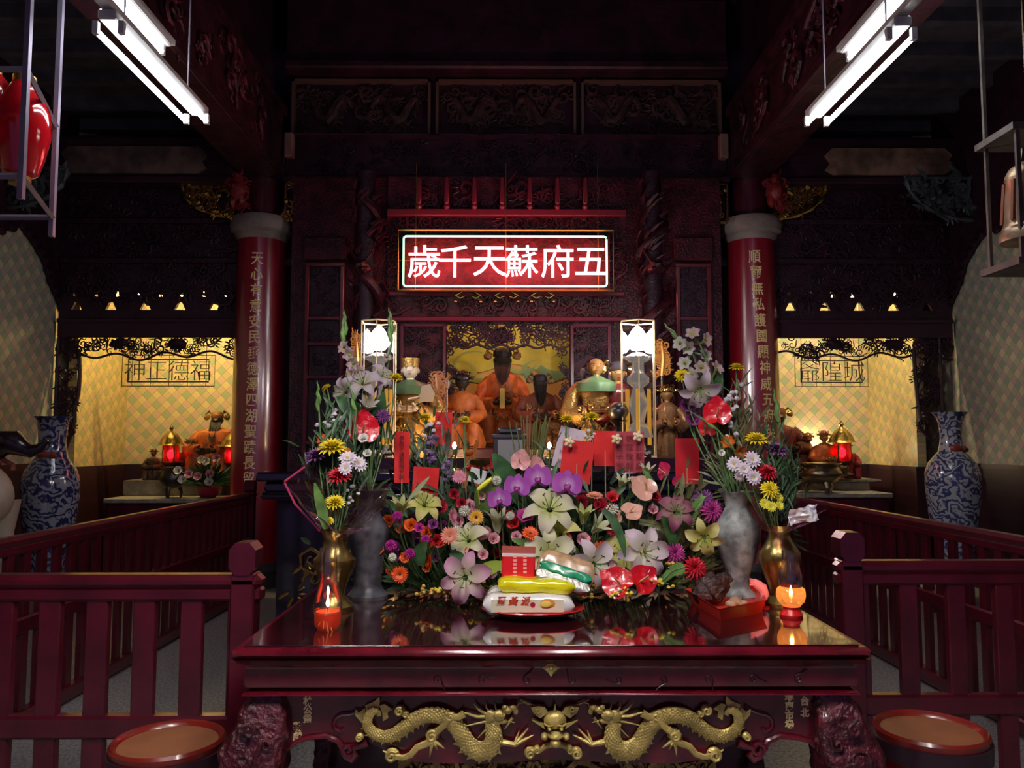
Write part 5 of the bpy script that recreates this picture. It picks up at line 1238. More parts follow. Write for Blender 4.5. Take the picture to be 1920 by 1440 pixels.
# ---- the large blooms, one by one
for a in [
 ('lily', 'pink', 873, 1083, 2.84, 44, (-.1, -1, .15), 'T', 'large pink lily spreading just above the table left of the snack packets', .3),
 ('lily', 'pale', 1112, 1058, 2.90, 44, (.2, -1, .1), 'C', 'large pale pink lily right behind the green striped packet', .9),
 ('lily', 'pale', 1206, 1036, 2.90, 45, (.15, -1, .2), 'C', 'large white pink lily above the red anthuriums', .1),
 ('lily', 'cream', 1030, 1040, 2.92, 46, (0, -1, .25), 'C', 'large yellow centred cream lily just above the red packet', .52),
 ('lily', 'cream', 1030, 958, 2.98, 46, (.1, -.8, .6), 'C', 'large cream lily opening upward just below the orchids', .2),
 ('trumpet', 'white', 934, 972, 3.0, 34, (0, -.25, 1), 'C', 'cream trumpet lily pointing up below the lowest orchid', 0),
 ('trumpet', 'cream', 1095, 962, 3.02, 28, (.1, -.3, 1), 'C', 'small cream trumpet lily right of the large upward lily', .5),
 ('lily', 'yellow', 1052, 1003, 2.98, 36, (-.5, -.5, .6), 'C', 'pale yellow lily seen from the side between the two large cream lilies', .4),
 ('trumpet', 'white', 1124, 985, 3.0, 28, (.6, -.6, .7), 'C', 'half open white lily bud beside the dark curved leaf', 0),
 ('lily', 'yellow', 795, 950, 3.0, 32, (.3, -.7, .7), 'C', 'pale yellow lily below the left square red card', 0),
 ('trumpet', 'pinkbud', 752, 946, 2.98, 28, (0, -.3, 1), 'C', 'pink and green half open lily bud beside the dark grey vase', .4),
 ('lily', 'yellow', 1320, 1006, 2.96, 32, (-.2, -1, -.2), 'C', 'drooping pale yellow lily touching the mottled grey vase', .8),
 ('lily', 'dark', 1266, 962, 3.0, 34, (0, -.9, .6), 'C', 'dark purple pink lily left of the mottled grey vase', .3),
 ('lily', 'yellow', 1168, 1040, 3.02, 38, (-.2, -.8, .3), 'C', 'tan yellow lily between the two large pale pink lilies', .2),
 ('lily', 'cream', 880, 1015, 2.98, 36, (-.4, -.7, .5), 'C', 'recurved cream lily above the large pink lily', .6),
 ('trumpet', 'white', 1168, 902, 3.14, 22, (.1, -.5, 1), 'C', 'small white lily above the red rose below the dull red card', 0),
 ('trumpet', 'white', 1213, 880, 3.18, 22, (.05, -.3, 1), 'C', 'narrow white bud beside the right edge of the dull red card', 0),
 ('orchid', 'p', 937, 936, 2.94, 21, (-.2, -1, 0), 'C', 'purple orchid lowest of the four', .1),
 ('orchid', 'p', 970, 912, 2.98, 23, (-.15, -1, .05), 'C', 'purple orchid second from the left of the four', -.1),
 ('orchid', 'p', 1008, 895, 3.02, 24, (.1, -1, .05), 'C', 'purple orchid highest of the four', .05),
 ('orchid', 'p', 1063, 908, 2.98, 26, (.1, -1, .1), 'C', 'purple orchid rightmost of the four in front of the tilted red card', -.1),
 ('anthurium', 'pink', 976, 866, 3.10, 21, (-.3, -1, .1), 'C', 'pale pink anthurium in front of the white paper of the burner', 1.4),
 ('anthurium', 'pink', 1006, 874, 3.12, 18, (.5, -1, .1), 'C', 'smaller pink anthurium behind the highest orchid', 1.9),
 ('anthurium', 'salmon', 1209, 917, 3.06, 28, (.2, -.9, .5), 'C', 'large salmon pink anthurium below the dull red card', 2.4),
 ('anthurium', 'salmon', 1182, 960, 3.04, 22, (.1, -.8, .7), 'C', 'salmon anthurium lying open under the large salmon one', .4),
 ('anthurium', 'salmon', 1152, 972, 3.06, 16, (-.3, -.8, .6), 'C', 'small salmon anthurium behind the white half open bud', 1),
 ('anthurium', 'red', 1160, 1094, 2.80, 33, (-.2, -1, .5), 'T', 'glossy red anthurium low on the table right of the packets', 2.6),
 ('anthurium', 'red', 1203, 1088, 2.84, 30, (.2, -1, .35), 'T', 'glossy red anthurium low on the table under the large white pink lily', .6),
 ('anthurium', 'pink', 1151, 1073, 2.86, 13, (0, -1, .2), 'T', 'tiny pink anthurium above the left red one on the table', 1.5),
 ('anthurium', 'magenta', 1246, 885, 3.2, 19, (-.9, -.5, .3), 'C', 'magenta anthurium seen from the side left of the deep red card', 2.2),
 ('anthurium', 'magenta', 1270, 905, 3.18, 13, (.3, -1, .2), 'C', 'small magenta anthurium in front of the deep red card', 1),
 ('daisy', 'salmon', 843, 1004, 2.90, 16, (.1, -1, .2), 'C', 'round salmon gerbera left of the recurved cream lily', 0),
 ('daisy', 'orange', 994, 1001, 2.92, 15, (.1, -.7, .7), 'C', 'bright orange gerbera above the red packet', 0),
 ('daisy', 'orange', 750, 1077, 2.86, 15, (0, -1, .1), 'T', 'orange gerbera with a dark centre low beside the dark grey vase', 0),
 ('daisy', 'orange', 1127, 1032, 2.98, 17, (.5, -1, .3), 'C', 'orange gerbera half hidden behind the pale pink lily', 0),
 ('daisy', 'orange', 807, 1052, 2.90, 14, (-1, -.5, 0), 'T', 'orange gerbera seen edge on above the large pink lily', 0),
 ('daisy', 'pink', 861, 894, 3.12, 13, (.1, -1, .3), 'C', 'pink gerbera above the left part of the flowers near the white paper', 0),
 ('daisy', 'pink', 848, 966, 3.02, 13, (.9, -.6, .1), 'C', 'pink red gerbera facing right on the left of the dark rimmed sunny bloom', 0),
 ('daisy', 'salmon', 1115, 931, 3.08, 15, (0, -.4, 1), 'C', 'salmon gerbera facing up left of the red rose', 0),
 ('daisy', 'sunny', 893, 970, 2.98, 14, (0, -1, .2), 'C', 'golden daisy with a dark brown centre left of the trumpet lily', 0),
 ('daisy', 'red', 1062, 1009, 3.06, 11, (.2, -.8, .4), 'C', 'dull red gerbera behind the yellow side lily', 0),
 ('rose', 'magenta', 985, 968, 2.98, 18, (0, -.7, .7), 'C', 'magenta carnation between the trumpet lily and the large upward lily', 0),
 ('rose', 'red', 963, 981, 2.98, 14, (-.3, -.8, .5), 'C', 'red carnation just below the magenta one', 0),
 ('rose', 'red', 1148, 932, 3.04, 13, (0, -.8, .6), 'C', 'bright red rose below the dull red card', 0),
 ('rose', 'crimson', 1126, 946, 3.06, 15, (0, -.8, .5), 'C', 'dark crimson rose left of the bright red one', 0),
 ('rose', 'crimson', 931, 866, 3.24, 14, (0, -.9, .3), 'C', 'dark crimson rose in front of the brass bowl', 0),
 ('rose', 'red', 820, 1014, 2.94, 14, (.5, -.8, .1), 'C', 'red carnation left of the round salmon gerbera', 0),
 ('rose', 'orange', 770, 985, 2.98, 14, (0, -.9, .4), 'C', 'orange carnation below the pink and green bud', 0),
 ('rose', 'orange', 800, 998, 2.98, 13, (0, -.9, .4), 'C', 'orange carnation below the pale yellow lily', 0),
 ('rose', 'magenta', 786, 990, 2.94, 10, (0, -.9, .4), 'C', 'small magenta carnation between the two orange ones', 0),
 ('rose', 'purple', 812, 983, 2.96, 11, (0, -.9, .4), 'C', 'small purple carnation right of the orange ones', 0),
 ('rose', 'pink', 905, 1002, 3.0, 13, (0, -.9, .4), 'C', 'pink rose below the golden daisy', 0),
 ('rose', 'pink', 926, 1010, 3.0, 12, (.1, -.9, .4), 'C', 'pink rose just left of the red packet top', 0),
 ('rose', 'pink', 968, 1006, 2.96, 11, (0, -.9, .4), 'C', 'small pink rose left of the bright orange gerbera', 0),
 ('rose', 'pink', 1094, 1012, 2.98, 14, (0, -.9, .4), 'C', 'pink rose above the pale pink lily', 0),
 ('rose', 'red', 880, 1034, 2.94, 10, (0, -.9, .4), 'C', 'small red rose under the recurved cream lily', 0),
 ('rose', 'pink', 906, 1040, 2.92, 11, (0, -.9, .4), 'C', 'small pink rose left of the red packet', 0),
 ('rose', 'crimson', 1090, 942, 3.08, 15, (0, -.9, .4), 'C', 'dark crimson rose below the rightmost orchid', 0),
 ('rose', 'crimson', 826, 950, 3.04, 14, (.2, -.9, .4), 'C', 'dark crimson rose right of the pale yellow lily on the left', 0),
 ('globe', 'magenta', 733, 1023, 2.88, 11, FR, 'C', 'round magenta bloom beside the dark grey vase', 0),
 ('globe', 'magenta', 769, 1038, 2.88, 10, FR, 'C', 'round magenta bloom right of the small white one', 0),
 ('globe', 'white', 736, 1045, 2.86, 8, FR, 'C', 'small round white bloom under the magenta one beside the dark grey vase', 0),
 ('globe', 'magenta', 745, 967, 2.96, 9, FR, 'C', 'small magenta bloom under the pink and green bud', 0),
 ('globe', 'magenta', 798, 1012, 2.92, 9, FR, 'C', 'small magenta bloom left of the red carnation', 0),
 ('rose', 'magenta', 1030, 972, 3.06, 12, FR, 'C', 'magenta carnation hidden behind the large upward cream lily', 0),
 ('globe', 'white', 931, 901, 3.02, 9, FR, 'C', 'round pale bud left of the second orchid', 0),
 ('globe', 'white', 957, 967, 2.96, 8, FR, 'C', 'round white bud beside the mouth of the trumpet lily', 0),
 ('mum', 'yellow', 797, 784, 3.3, 13, (0, -.3, 1), 'C', 'yellow chrysanthemum left of the highest red card', 0),
 ('mum', 'yellow', 872, 788, 3.3, 11, (.2, -.4, 1), 'C', 'yellow chrysanthemum right of the highest red card', 0),
 ('mum', 'yellow', 1062, 787, 3.3, 14, (0, -.3, 1), 'C', 'yellow chrysanthemum above the white card', 0),
 ('mum', 'yellow', 1110, 783, 3.3, 15, (0, -.3, 1), 'C', 'yellow chrysanthemum in front of the bald gilt attendant', 0),
 # purple red mass right of centre
 ('mum', 'magenta', 1335, 958, 3.1, 22, FR, 'C', 'magenta cockscomb bloom left of the mottled vase neck', 0),
 ('mum', 'purple', 1318, 936, 3.12, 20, FR, 'C', 'purple bloom above the magenta one left of the mottled vase', 0),
 ('mum', 'magenta', 1265, 1038, 2.98, 20, FR, 'C', 'dull magenta bloom right of the large white pink lily', 0),
 ('mum', 'red', 1302, 1066, 2.96, 22, FR, 'T', 'dark red bloom low behind the red tray', 0),
 ('mum', 'red', 1345, 1000, 3.12, 18, FR, 'C', 'dark red bloom behind the drooping yellow lily', 0),
 # ---- left bouquets
 ('mum', 'yellow', 623, 842, 2.92, 27, (0, -.35, 1), 'L', 'large yellow chrysanthemum on top of the left bouquet', 0),
 ('mum', 'purple', 596, 857, 2.96, 25, (-.3, -.3, 1), 'L', 'purple chrysanthemum at the left of the large yellow one', 0),
 ('mum', 'red', 636, 894, 2.88, 23, (0, -.5, 1), 'L', 'red chrysanthemum in the middle of the left bouquet', 0),
 ('mum', 'yellow', 628, 944, 2.84, 20, (0, -.5, 1), 'L', 'yellow chrysanthemum low in the left bouquet', 0),
 ('mum', 'yellow', 616, 978, 2.82, 11, (0, -.6, 1), 'L', 'smallest yellow chrysanthemum just above the left brass vase', 0),
 ('daisy', 'white', 652, 860, 2.90, 17, (.1, -.7, .7), 'L', 'white daisy right of the large yellow chrysanthemum', 0),
 ('daisy', 'white', 672, 870, 2.92, 16, (.5, -.7, .5), 'L', 'white daisy furthest right in the left bouquet', 0),
 ('daisy', 'white', 648, 878, 2.86, 13, (0, -1, .3), 'L', 'white daisy with yellow centre just above the red chrysanthemum', 0),
 ('mum', 'yellow', 741, 710, 3.12, 15, (.1, -.3, 1), 'D', 'yellow chrysanthemum beside the left lotus lamp', 0),
 ('mum', 'yellow', 612, 728, 3.12, 10, (-.6, -.3, .8), 'D', 'small yellow chrysanthemum left of the big lavender lilies', 0),
 ('lily', 'lavender', 682, 722, 3.06, 32, (-.2, -.8, .7), 'D', 'large lavender lily in the tall left bouquet', .3),
 ('lily', 'lavender', 650, 735, 3.08, 30, (-.6, -.7, -.1), 'D', 'drooping lavender lily at the left of the tall left bouquet', .9),
 ('trumpet', 'lavender', 690, 758, 3.04, 26, (.3, -.6, .6), 'D', 'lavender lily bud below the large lavender lily', 0),
 ('lily', 'lavender', 715, 706, 3.1, 24, (.6, -.6, .4), 'D', 'lavender lily in front of the left lotus lamp', 0),
 ('anthurium', 'red', 681, 806, 3.02, 33, (.25, -1, .2), 'D', 'large glossy red anthurium in the tall left bouquet', 1.5),
 ('anthurium', 'red', 655, 806, 3.04, 20, (-.7, -.8, .2), 'D', 'narrow red anthurium left of the large glossy one', 1.4),
 ('glad', 'orange', 606, 824, 3.0, 15, (-.2, -.7, .6), 'L', 'orange gladiolus floret left of the red anthurium', 0),
 ('glad', 'orange', 651, 846, 2.98, 11, (.1, -.7, .7), 'L', 'small orange gladiolus floret under the narrow red anthurium', 0),
 ('rose', 'white', 681, 822, 2.98, 11, (0, -.8, .5), 'D', 'white bloom at the foot of the large glossy red anthurium', 0),
 ('rose', 'white', 689, 850, 3.0, 9, (0, -.8, .5), 'D', 'small white bloom below the large glossy red anthurium', 0),
 ('mum', 'purple', 718, 780, 3.08, 14, FR, 'D', 'small purple bloom right of the red anthurium in the left bouquet', 0),
 # ---- right bouquets
 ('lily', 'lavender', 1312, 728, 3.06, 36, (-.1, -.8, -.5), 'R', 'large grey lavender lily opening downward in the right bouquet', .2),
 ('mum', 'yellow', 1279, 704, 3.1, 15, (-.3, -.8, .6), 'R', 'yellow chrysanthemum left of the grey lavender lily', 0),
 ('mum', 'yellow', 1381, 691, 3.1, 15, (0, -.25, 1), 'R', 'yellow chrysanthemum in front of the right red pillar', 0),
 ('mum', 'yellow', 1418, 826, 2.94, 22, (0, -.3, 1), 'B', 'large yellow chrysanthemum at the foot of the right pillar highlight', 0),
 ('mum', 'yellow', 1443, 919, 2.86, 18, (0, -.9, .5), 'B', 'bright yellow chrysanthemum low in the right bouquet', 0),
 ('anthurium', 'red', 1344, 776, 3.02, 29, (-.1, -1, .2), 'R', 'large glossy red anthurium in the right bouquet', 1.5),
 ('anthurium', 'red', 1328, 802, 3.08, 21, (-.6, -.8, 0), 'R', 'red anthurium behind the lower left of the large one', 1.5),
 ('glad', 'orange', 1365, 829, 3.0, 16, (-.3, -.8, .2), 'R', 'orange gladiolus floret left of the other below the red anthurium', 0),
 ('glad', 'orange', 1388, 847, 2.98, 16, (.2, -.9, -.3), 'R', 'orange gladiolus floret hanging below the red anthurium', 1),
 ('daisy', 'white', 1377, 870, 2.94, 14, (-.4, -.9, .2), 'B', 'white daisy furthest left in the right bouquet', 0),
 ('daisy', 'white', 1410, 862, 2.92, 16, (.1, -.9, .4), 'B', 'white daisy just under the large yellow chrysanthemum', 0),
 ('daisy', 'white', 1395, 880, 2.9, 14, (0, -.9, .3), 'B', 'white daisy in the middle of the right bouquet', 0),
 ('daisy', 'white', 1387, 893, 2.92, 10, (-.4, -.6, -.3), 'B', 'small nodding white daisy in the right bouquet', 0),
 ('daisy', 'white', 1413, 895, 2.88, 14, (0, -1, .1), 'B', 'white daisy with yellow centre beside the red chrysanthemum', 0),
 ('mum', 'red', 1438, 887, 2.92, 20, (.2, -.6, .9), 'B', 'red chrysanthemum in the right bouquet', 0),
 ('mum', 'purple', 1455, 845, 2.96, 22, (.1, -.4, 1), 'B', 'purple chrysanthemum at the right of the right bouquet', 0),
 ('daisy', 'yellow', 1433, 944, 2.84, 10, FR, 'B', 'small yellow daisy under the low yellow chrysanthemum, leftmost', 0),
 ('daisy', 'yellow', 1460, 933, 2.86, 9, (.3, -.9, .4), 'B', 'small yellow daisy right of the low yellow chrysanthemum', 0),
 ('daisy', 'yellow', 1446, 950, 2.83, 10, (0, -1, .2), 'B', 'small yellow daisy lowest in the right bouquet', 0),
 ('daisy', 'yellow', 1461, 948, 2.85, 9, (.2, -.9, .4), 'B', 'small yellow daisy furthest right above the right brass vase', 0),
 ('rose', 'white', 1353, 849, 3.0, 7, FR, 'R', 'small white bud left of the hanging orange floret', 0),
 ('rose', 'purple', 1288, 760, 3.12, 15, FR, 'R', 'dull purple bloom at the left of the right bouquet', 0),
 ('rose', 'purple', 1300, 785, 3.12, 16, FR, 'R', 'dull purple bloom below the other at the left of the right bouquet', 0),
 ('rose', 'red', 1447, 905, 2.94, 10, FR, 'B', 'small red bloom behind the bright yellow chrysanthemum', 0)]:
    flower(*a)
# small far blooms repeated among the greenery
rd = random.Random(21)
FG = {'rose crimson': 'small crimson blooms scattered in the middle of the flowers', 'rose pink': 'small pink blooms scattered in the middle of the flowers', 'globe white': 'small pale buds scattered in the middle of the flowers', 'rose purple': 'small purple blooms scattered in the left part of the flowers', 'rose orange': 'small orange blooms scattered in the left part of the flowers'}
for i in range(84):
    kc = rd.choice(['rose crimson', 'rose pink', 'globe white', 'rose crimson']) if i < 60 else rd.choice(['rose purple', 'rose orange'])
    px = rd.uniform(850, 1250) if i < 60 else rd.uniform(705, 830); py = rd.uniform(915, 1080) if i < 60 else rd.uniform(960, 1070)
    k, col = kc.split(); flower(k, col, px, py, 3.06+rd.uniform(-.04, .06), rd.uniform(8, 14), (rd.uniform(-.4, .4), -1, rd.uniform(0, .8)), 'C', 'small '+{'rose crimson': 'dark crimson bloom', 'rose pink': 'pink bloom', 'globe white': 'pale round bud', 'rose purple': 'dark purple bloom', 'rose orange': 'orange bloom'}[kc]+(' scattered low in the middle of the flowers' if i < 60 else ' scattered in the left part of the flowers'), rd.uniform(0, 6), FG[kc], nm='small_bloom')

# ---- gladiolus spikes
def spike(label, pts, D, buds, florets=(), fr=15, col='lavender', w_=9, anchor='D'):
    q = [P(a, b, D+(i*.0)) for i, (a, b) in enumerate(pts)]
    t = thing('gladiolus_spike', label, 'gladiolus', q[0])
    A = Vector(ANCH[anchor])-Vector((0, 0, .05))
    MB().tube([A]+q, [.0035]*(len(q))+[.0025], n=6).build('stem', STEM, t)
    # green sheathed buds up the tip
    n = len(q)-1
    for k in range(buds):
        u = k/max(1, buds-1); p = q[-2]+(q[-1]-q[-2])*u; dr = (q[-1]-q[-2]).normalized(); s = (1.15-.75*u)*w_/F*D
        side = Vector((1 if k % 2 else -1, -.3, 0))*s*.35
        MB().tube([p+side*.3, p+side+dr*s*1.4, p+side*.6+dr*s*3.4], [s*.35, s*.55, s*.05], n=7).build('bud', GREEN2, t)
    for (a, b, dx, dz) in florets:
        c = P(a, b, D-.02); r = fr/F*D
        o = bpy.data.objects.new('floret', cache(('glad', col), lambda: glad(col))[0][1]); C.objects.link(o); o.parent = t
        o.matrix_local = Matrix.Translation(c-Vector(t.location)) @ aim((dx, -.8, dz), a, r*1.25)
        MB().tube([min(q, key=lambda v: (v-c).length), c], [.003, .006], n=5).build('calyx', GREEN2, t)
spike('lavender gladiolus spike rising highest at the left of the tall left bouquet', [(700, 760), (672, 712), (655, 672), (646, 640), (646, 592)], 3.1, 5, [(645, 652, -.5, .3), (655, 665, -.3, .2), (663, 683, -.2, .1), (672, 697, 0, .1), (660, 700, -.5, 0)], 14)
spike('green gladiolus spike in front of the left lotus lamp', [(705, 780), (722, 715), (735, 640), (731, 588)], 3.12, 5, [(725, 670, .3, .3)], 9)
spike('slender green gladiolus spike at the far left of the left bouquet', [(610, 870), (601, 820), (598, 770), (596, 722)], 3.0, 5, anchor='L', w_=7)
spike('green gladiolus spike beside the narrow red anthurium', [(668, 860), (662, 820), (668, 770), (650, 705)], 2.98, 4, w_=7)
spike('lavender gladiolus spike leaning left with florets in the right bouquet', [(1340, 800), (1315, 710), (1298, 660), (1275, 638), (1250, 612)], 3.12, 4, [(1275, 645, -.4, .2), (1289, 652, .1, -.1), (1284, 682, -.5, .3), (1296, 703, -.2, .2), (1322, 667, .4, .3)], 15, 'white', anchor='R', w_=7)
spike('lavender gladiolus spike with open florets leaning right in the right bouquet', [(1345, 790), (1335, 710), (1325, 675), (1312, 645), (1300, 628)], 3.08, 2, [(1299, 626, -.3, .5), (1324, 637, .6, .1), (1344, 690, .6, .5), (1315, 690, 0, .3)], 15, 'lavender', anchor='R', w_=5)
spike('tall green gladiolus spike right of the right red pillar highlight', [(1462, 900), (1463, 850), (1461, 790), (1452, 738)], 2.98, 4, anchor='B', w_=8)
spike('long green gladiolus stalk slanting down across the right bouquet', [(1392, 860), (1370, 836), (1345, 805), (1300, 775)], 2.98, 3, anchor='R', w_=6)

# ---- leaves
def blade(mb, pts, w_, fold=.25):
    q = [Vector(p) for p in pts]; m = len(q); L = []; Rr = []
    for i in range(m):
        T = (q[min(i+1, m-1)]-q[max(i-1, 0)]).normalized(); S_ = T.cross(Vector((0, -1, .15))).normalized()
        ww = w_*math.sin(PI*min(.97, .12+.86*i/(m-1)))**.8
        L.append(q[i]+S_*ww+Vector((0, -fold*ww, 0))); Rr.append(q[i]-S_*ww+Vector((0, -fold*ww, 0)))
    mb.add(L+q+Rr, [(i, i+1, m+i+1, m+i) for i in range(m-1)]+[(m+i, m+i+1, 2*m+i+1, 2*m+i) for i in range(m-1)])
def leafy(label, pts, D, wpx, m, nm='leaf'):
    q = [P(a, b, D-.01*i) for i, (a, b) in enumerate(pts)]
    qq = []
    for i in range(len(q)-1):
        for k in range(4): qq.append(q[i]+(q[i+1]-q[i])*k/4)
    qq.append(q[-1])
    for _ in range(2): qq = [qq[0]]+[(qq[i-1]+qq[i]*2+qq[i+1])/4 for i in range(1, len(qq)-1)]+[qq[-1]]
    mb = MB(); blade(mb, qq, wpx/2/F*D); o = mb.build(nm, m); tag(o, label, 'leaf'); return o
leafy('broad bright green blade leaf low in the left bouquet', [(612, 992), (603, 950), (590, 905)], 2.80, 20, GREEN2)
leafy('large dark green leaf in front of the white paper of the burner', [(960, 940), (950, 890), (925, 850)], 3.14, 40, GREEN)
leafy('rounded green leaf left of the lowest orchid', [(905, 960), (912, 925), (935, 890)], 3.04, 44, mat('two_tone_leaf', (.12, .20, .04), .4, vary=.6, vscale=6))
leafy('dark curved leaf between the half open bud and the white pink lily', [(1130, 955), (1150, 975), (1166, 1010), (1172, 1045)], 2.88, 17, GREEN)
leafy('green leaf behind the highest orchid', [(1010, 960), (1008, 930), (1015, 900)], 3.06, 40, GREEN)
leafy('green leaf behind the rightmost orchid', [(1060, 990), (1072, 950), (1050, 920)], 3.06, 36, GREEN)
leafy('long green blade crossing behind the large salmon anthurium', [(1235, 940), (1225, 910), (1207, 880)], 3.1, 14, GREEN2)
leafy('upright broad green leaves below the dark purple pink lily', [(1262, 1025), (1262, 990), (1276, 955)], 3.0, 26, GREEN2)
leafy('drooping bright green leaf left of the upright ones', [(1262, 1022), (1255, 985), (1240, 968)], 2.98, 22, GREEN)
leafy('lime green leaf left of the red packet', [(895, 1080), (915, 1065), (950, 1055)], 2.86, 26, mat('lime_leaf', (.28, .40, .05), .4))
leafy('dark green leaf behind the large pink lily', [(845, 1035), (865, 1050), (880, 1075)], 2.94, 24, GREEN)
leafy('dark green leaf of the tall left bouquet under the lavender lilies', [(680, 800), (660, 765), (630, 745)], 3.06, 34, GREEN)
leafy('dark green leaf right of the lavender lily bud', [(700, 800), (712, 770), (720, 735)], 3.1, 24, GREEN)
leafy('dark green leaf left of the red anthurium in the right bouquet', [(1360, 830), (1340, 750), (1318, 740)], 3.12, 22, GREEN)
leafy('green leaf beside the grey lavender lily', [(1330, 760), (1345, 725), (1352, 695)], 3.08, 20, GREEN)
leafy('brown twisted blade across the right pillar highlight', [(1390, 850), (1402, 815), (1412, 775)], 2.98, 9, mat('brown_leaf', (.10, .05, .03), .5))
leafy('second brown blade right of the twisted one', [(1400, 860), (1415, 820), (1425, 790)], 2.96, 8, mat('brown_leaf', (.10, .05, .03)))
leafy('pale green pointed leaf crossing the left square red card', [(768, 935), (785, 915), (806, 893)], 2.98, 9, mat('pale_leaf', (.35, .42, .22), .45))
leafy('dark green leaf beside the round magenta blooms', [(790, 1060), (785, 1035), (800, 1015)], 2.9, 26, GREEN)
leafy('green leaf under the bright orange gerbera', [(990, 1030), (985, 1018), (960, 1012)], 2.94, 16, GREEN2)
for (x, y, x2, y2) in ((906, 915, 922, 905), (895, 925, 910, 912)):
    pass
tag(MB().tube([P(896, 918, 3.0), P(908, 908, 3.0), P(922, 897, 3.0)], [.006, .010, .006], n=8).tube([P(896, 918, 3.0), P(900, 950, 3.04)], .002, n=4).build('yellow_seed_pod', mat('pod_yellow', (.80, .78, .04), .4)), 'bright yellow pod above the rounded green leaf', 'flower')

# ---- wispy greenery that nobody could count, one object per bunch
def greenery(name, label, c, rx, ry, rz, n, base, m, seed, ln=.10, w_=.007, cull=None):
    rd = random.Random(seed); mb = MB(); base = Vector(base)
    for _ in range(n):
        p = Vector((c[0]+rd.gauss(0, rx), c[1]+abs(rd.gauss(0, ry)), c[2]+rd.gauss(0, rz)))
        if p.z < TZ+.01: p.z = TZ+.01+rd.uniform(0, .05)
        d = (p-base); d = d.normalized() if d.length > .01 else Vector((0, 0, 1))
        d = (d+Vector((rd.uniform(-.6, .6), rd.uniform(-.5, .3), rd.uniform(-.4, .5)))).normalized(); L_ = ln*rd.uniform(.5, 1.2)
        q = [p-d*L_*.5, p, p+d*L_*.5+Vector((0, 0, -L_*.12))]
        if min(v.z for v in q) < TZ+.003: continue
        blade(mb, [q[0], (q[0]+q[1])/2, q[1], (q[1]+q[2])/2, q[2]], w_*rd.uniform(.5, 1.6))
    o = mb.build(name, m); tag(o, label, 'greenery', kind='stuff'); return o
cx = P(1010, 1000, 3.1)
G3 = mat('fern_green', (.030, .075, .022), .5, vary=.6, vscale=10); G4 = mat('olive_green', (.12, .13, .045), .5, vary=.5, vscale=12)
greenery('foliage', 'dense dark foliage filling the middle of the flower mass', (cx.x, 3.12, 1.16), .28, .07, .10, 1100, (cx.x, 3.15, TZ), G3, 1)
greenery('foliage', 'olive foliage filling the right half of the flower mass up to the mottled vase', (P(1260, 0, 3.1).x, 3.1, 1.17), .11, .06, .11, 420, (P(1240, 0, 3).x, 3.15, TZ), G4, 2)
greenery('foliage', 'dark foliage filling the left part of the flower mass beside the dark grey vase', (P(800, 0, 3.1).x, 3.08, 1.13), .11, .06, .10, 460, (P(800, 0, 3).x, 3.15, TZ), G3, 3)
greenery('foliage', 'leafy stems above the left part of the flower mass around the narrow red card', (P(810, 0, 3.3).x, 3.26, 1.48), .07, .03, .08, 170, (P(820, 0, 3).x, 3.2, 1.1), G3, 4, ln=.09, w_=.004)
greenery('foliage', 'leafy stems rising around the white card and the cards beside it', (P(1090, 0, 3.3).x, 3.32, 1.5), .09, .03, .05, 110, (P(1060, 0, 3).x, 3.2, 1.1), G3, 5, ln=.09, w_=.003)
greenery('foliage', 'green stems and leaves of the left bouquet', (P(640, 0, 3).x, 2.98, 1.47), .045, .04, .09, 300, ANCH['L'], G3, 6, ln=.11, w_=.0045)
greenery('foliage', 'dark leaves of the tall left bouquet behind', (P(685, 0, 3.1).x, 3.1, 1.58), .05, .04, .09, 200, ANCH['D'], G3, 7, ln=.12, w_=.005)
greenery('foliage', 'leaves and stems of the right bouquet in the mottled grey vase', (P(1365, 0, 3.1).x, 3.08, 1.52), .05, .05, .11, 380, ANCH['R'], G4, 8, ln=.11, w_=.0035)
greenery('foliage', 'stems and leaves of the right bouquet in the brass vase', (P(1440, 0, 2.95).x, 2.93, 1.40), .035, .04, .08, 260, ANCH['B'], G3, 9, ln=.10, w_=.004)
# fern frond and berries
def sprig(label, pts, D, m, n, r, seed, nm='sprig', cat='sprig', group=None, spread=14):
    rd = random.Random(seed); q = [P(a, b, D) for a, b in pts]; t = thing(nm, label, cat, q[0], group)
    base = q[0].copy(); low = base.z-TZ < .12; base.z = TZ+.006 if low else base.z-.12; base.y += .22 if low else .02
    MB().tube([base]+q, .002, n=4).build('stem', STEM, t)
    for k in range(n):
        u = k/max(1, n-1)*(len(q)-1); i = min(int(u), len(q)-2); p = q[i]+(q[i+1]-q[i])*(u-i)+Vector((rd.uniform(-1, 1)*spread/F*D, rd.uniform(-.012, .01), rd.uniform(-1, 1)*spread/F*D*.7))
        p.z = max(p.z, TZ+.008)
        MB().ball(p, r, r*.8, r*.8, n=7, m=5, bumpy=.4, seed=k).build('floret', m, t)
OY = mat('oncidium_yellow', (.72, .56, .04), .5); WB = mat('small_white_bloom', (.66, .64, .66), .5); ST = mat('statice_purple', (.16, .08, .20), .6); GB = mat('gold_berry', (.60, .34, .06), .4)
yg = 'sprigs of tiny yellow blooms low on the table'
for i, (a, b, D) in enumerate(((797, 1108, 2.86), (838, 1104, 2.84), (1092, 1110, 2.86), (1118, 1105, 2.86), (1164, 1110, 2.78), (1238, 1092, 2.84), (1250, 1060, 2.9), (900, 1098, 2.92))):
    sprig('sprig of tiny yellow orchid blooms scattered low on the table', [(a-14, b+6), (a, b-3), (a+16, b+3)], D, OY if i % 3 else GB, 10, .0075, i, 'yellow_sprig', group=yg, spread=9)
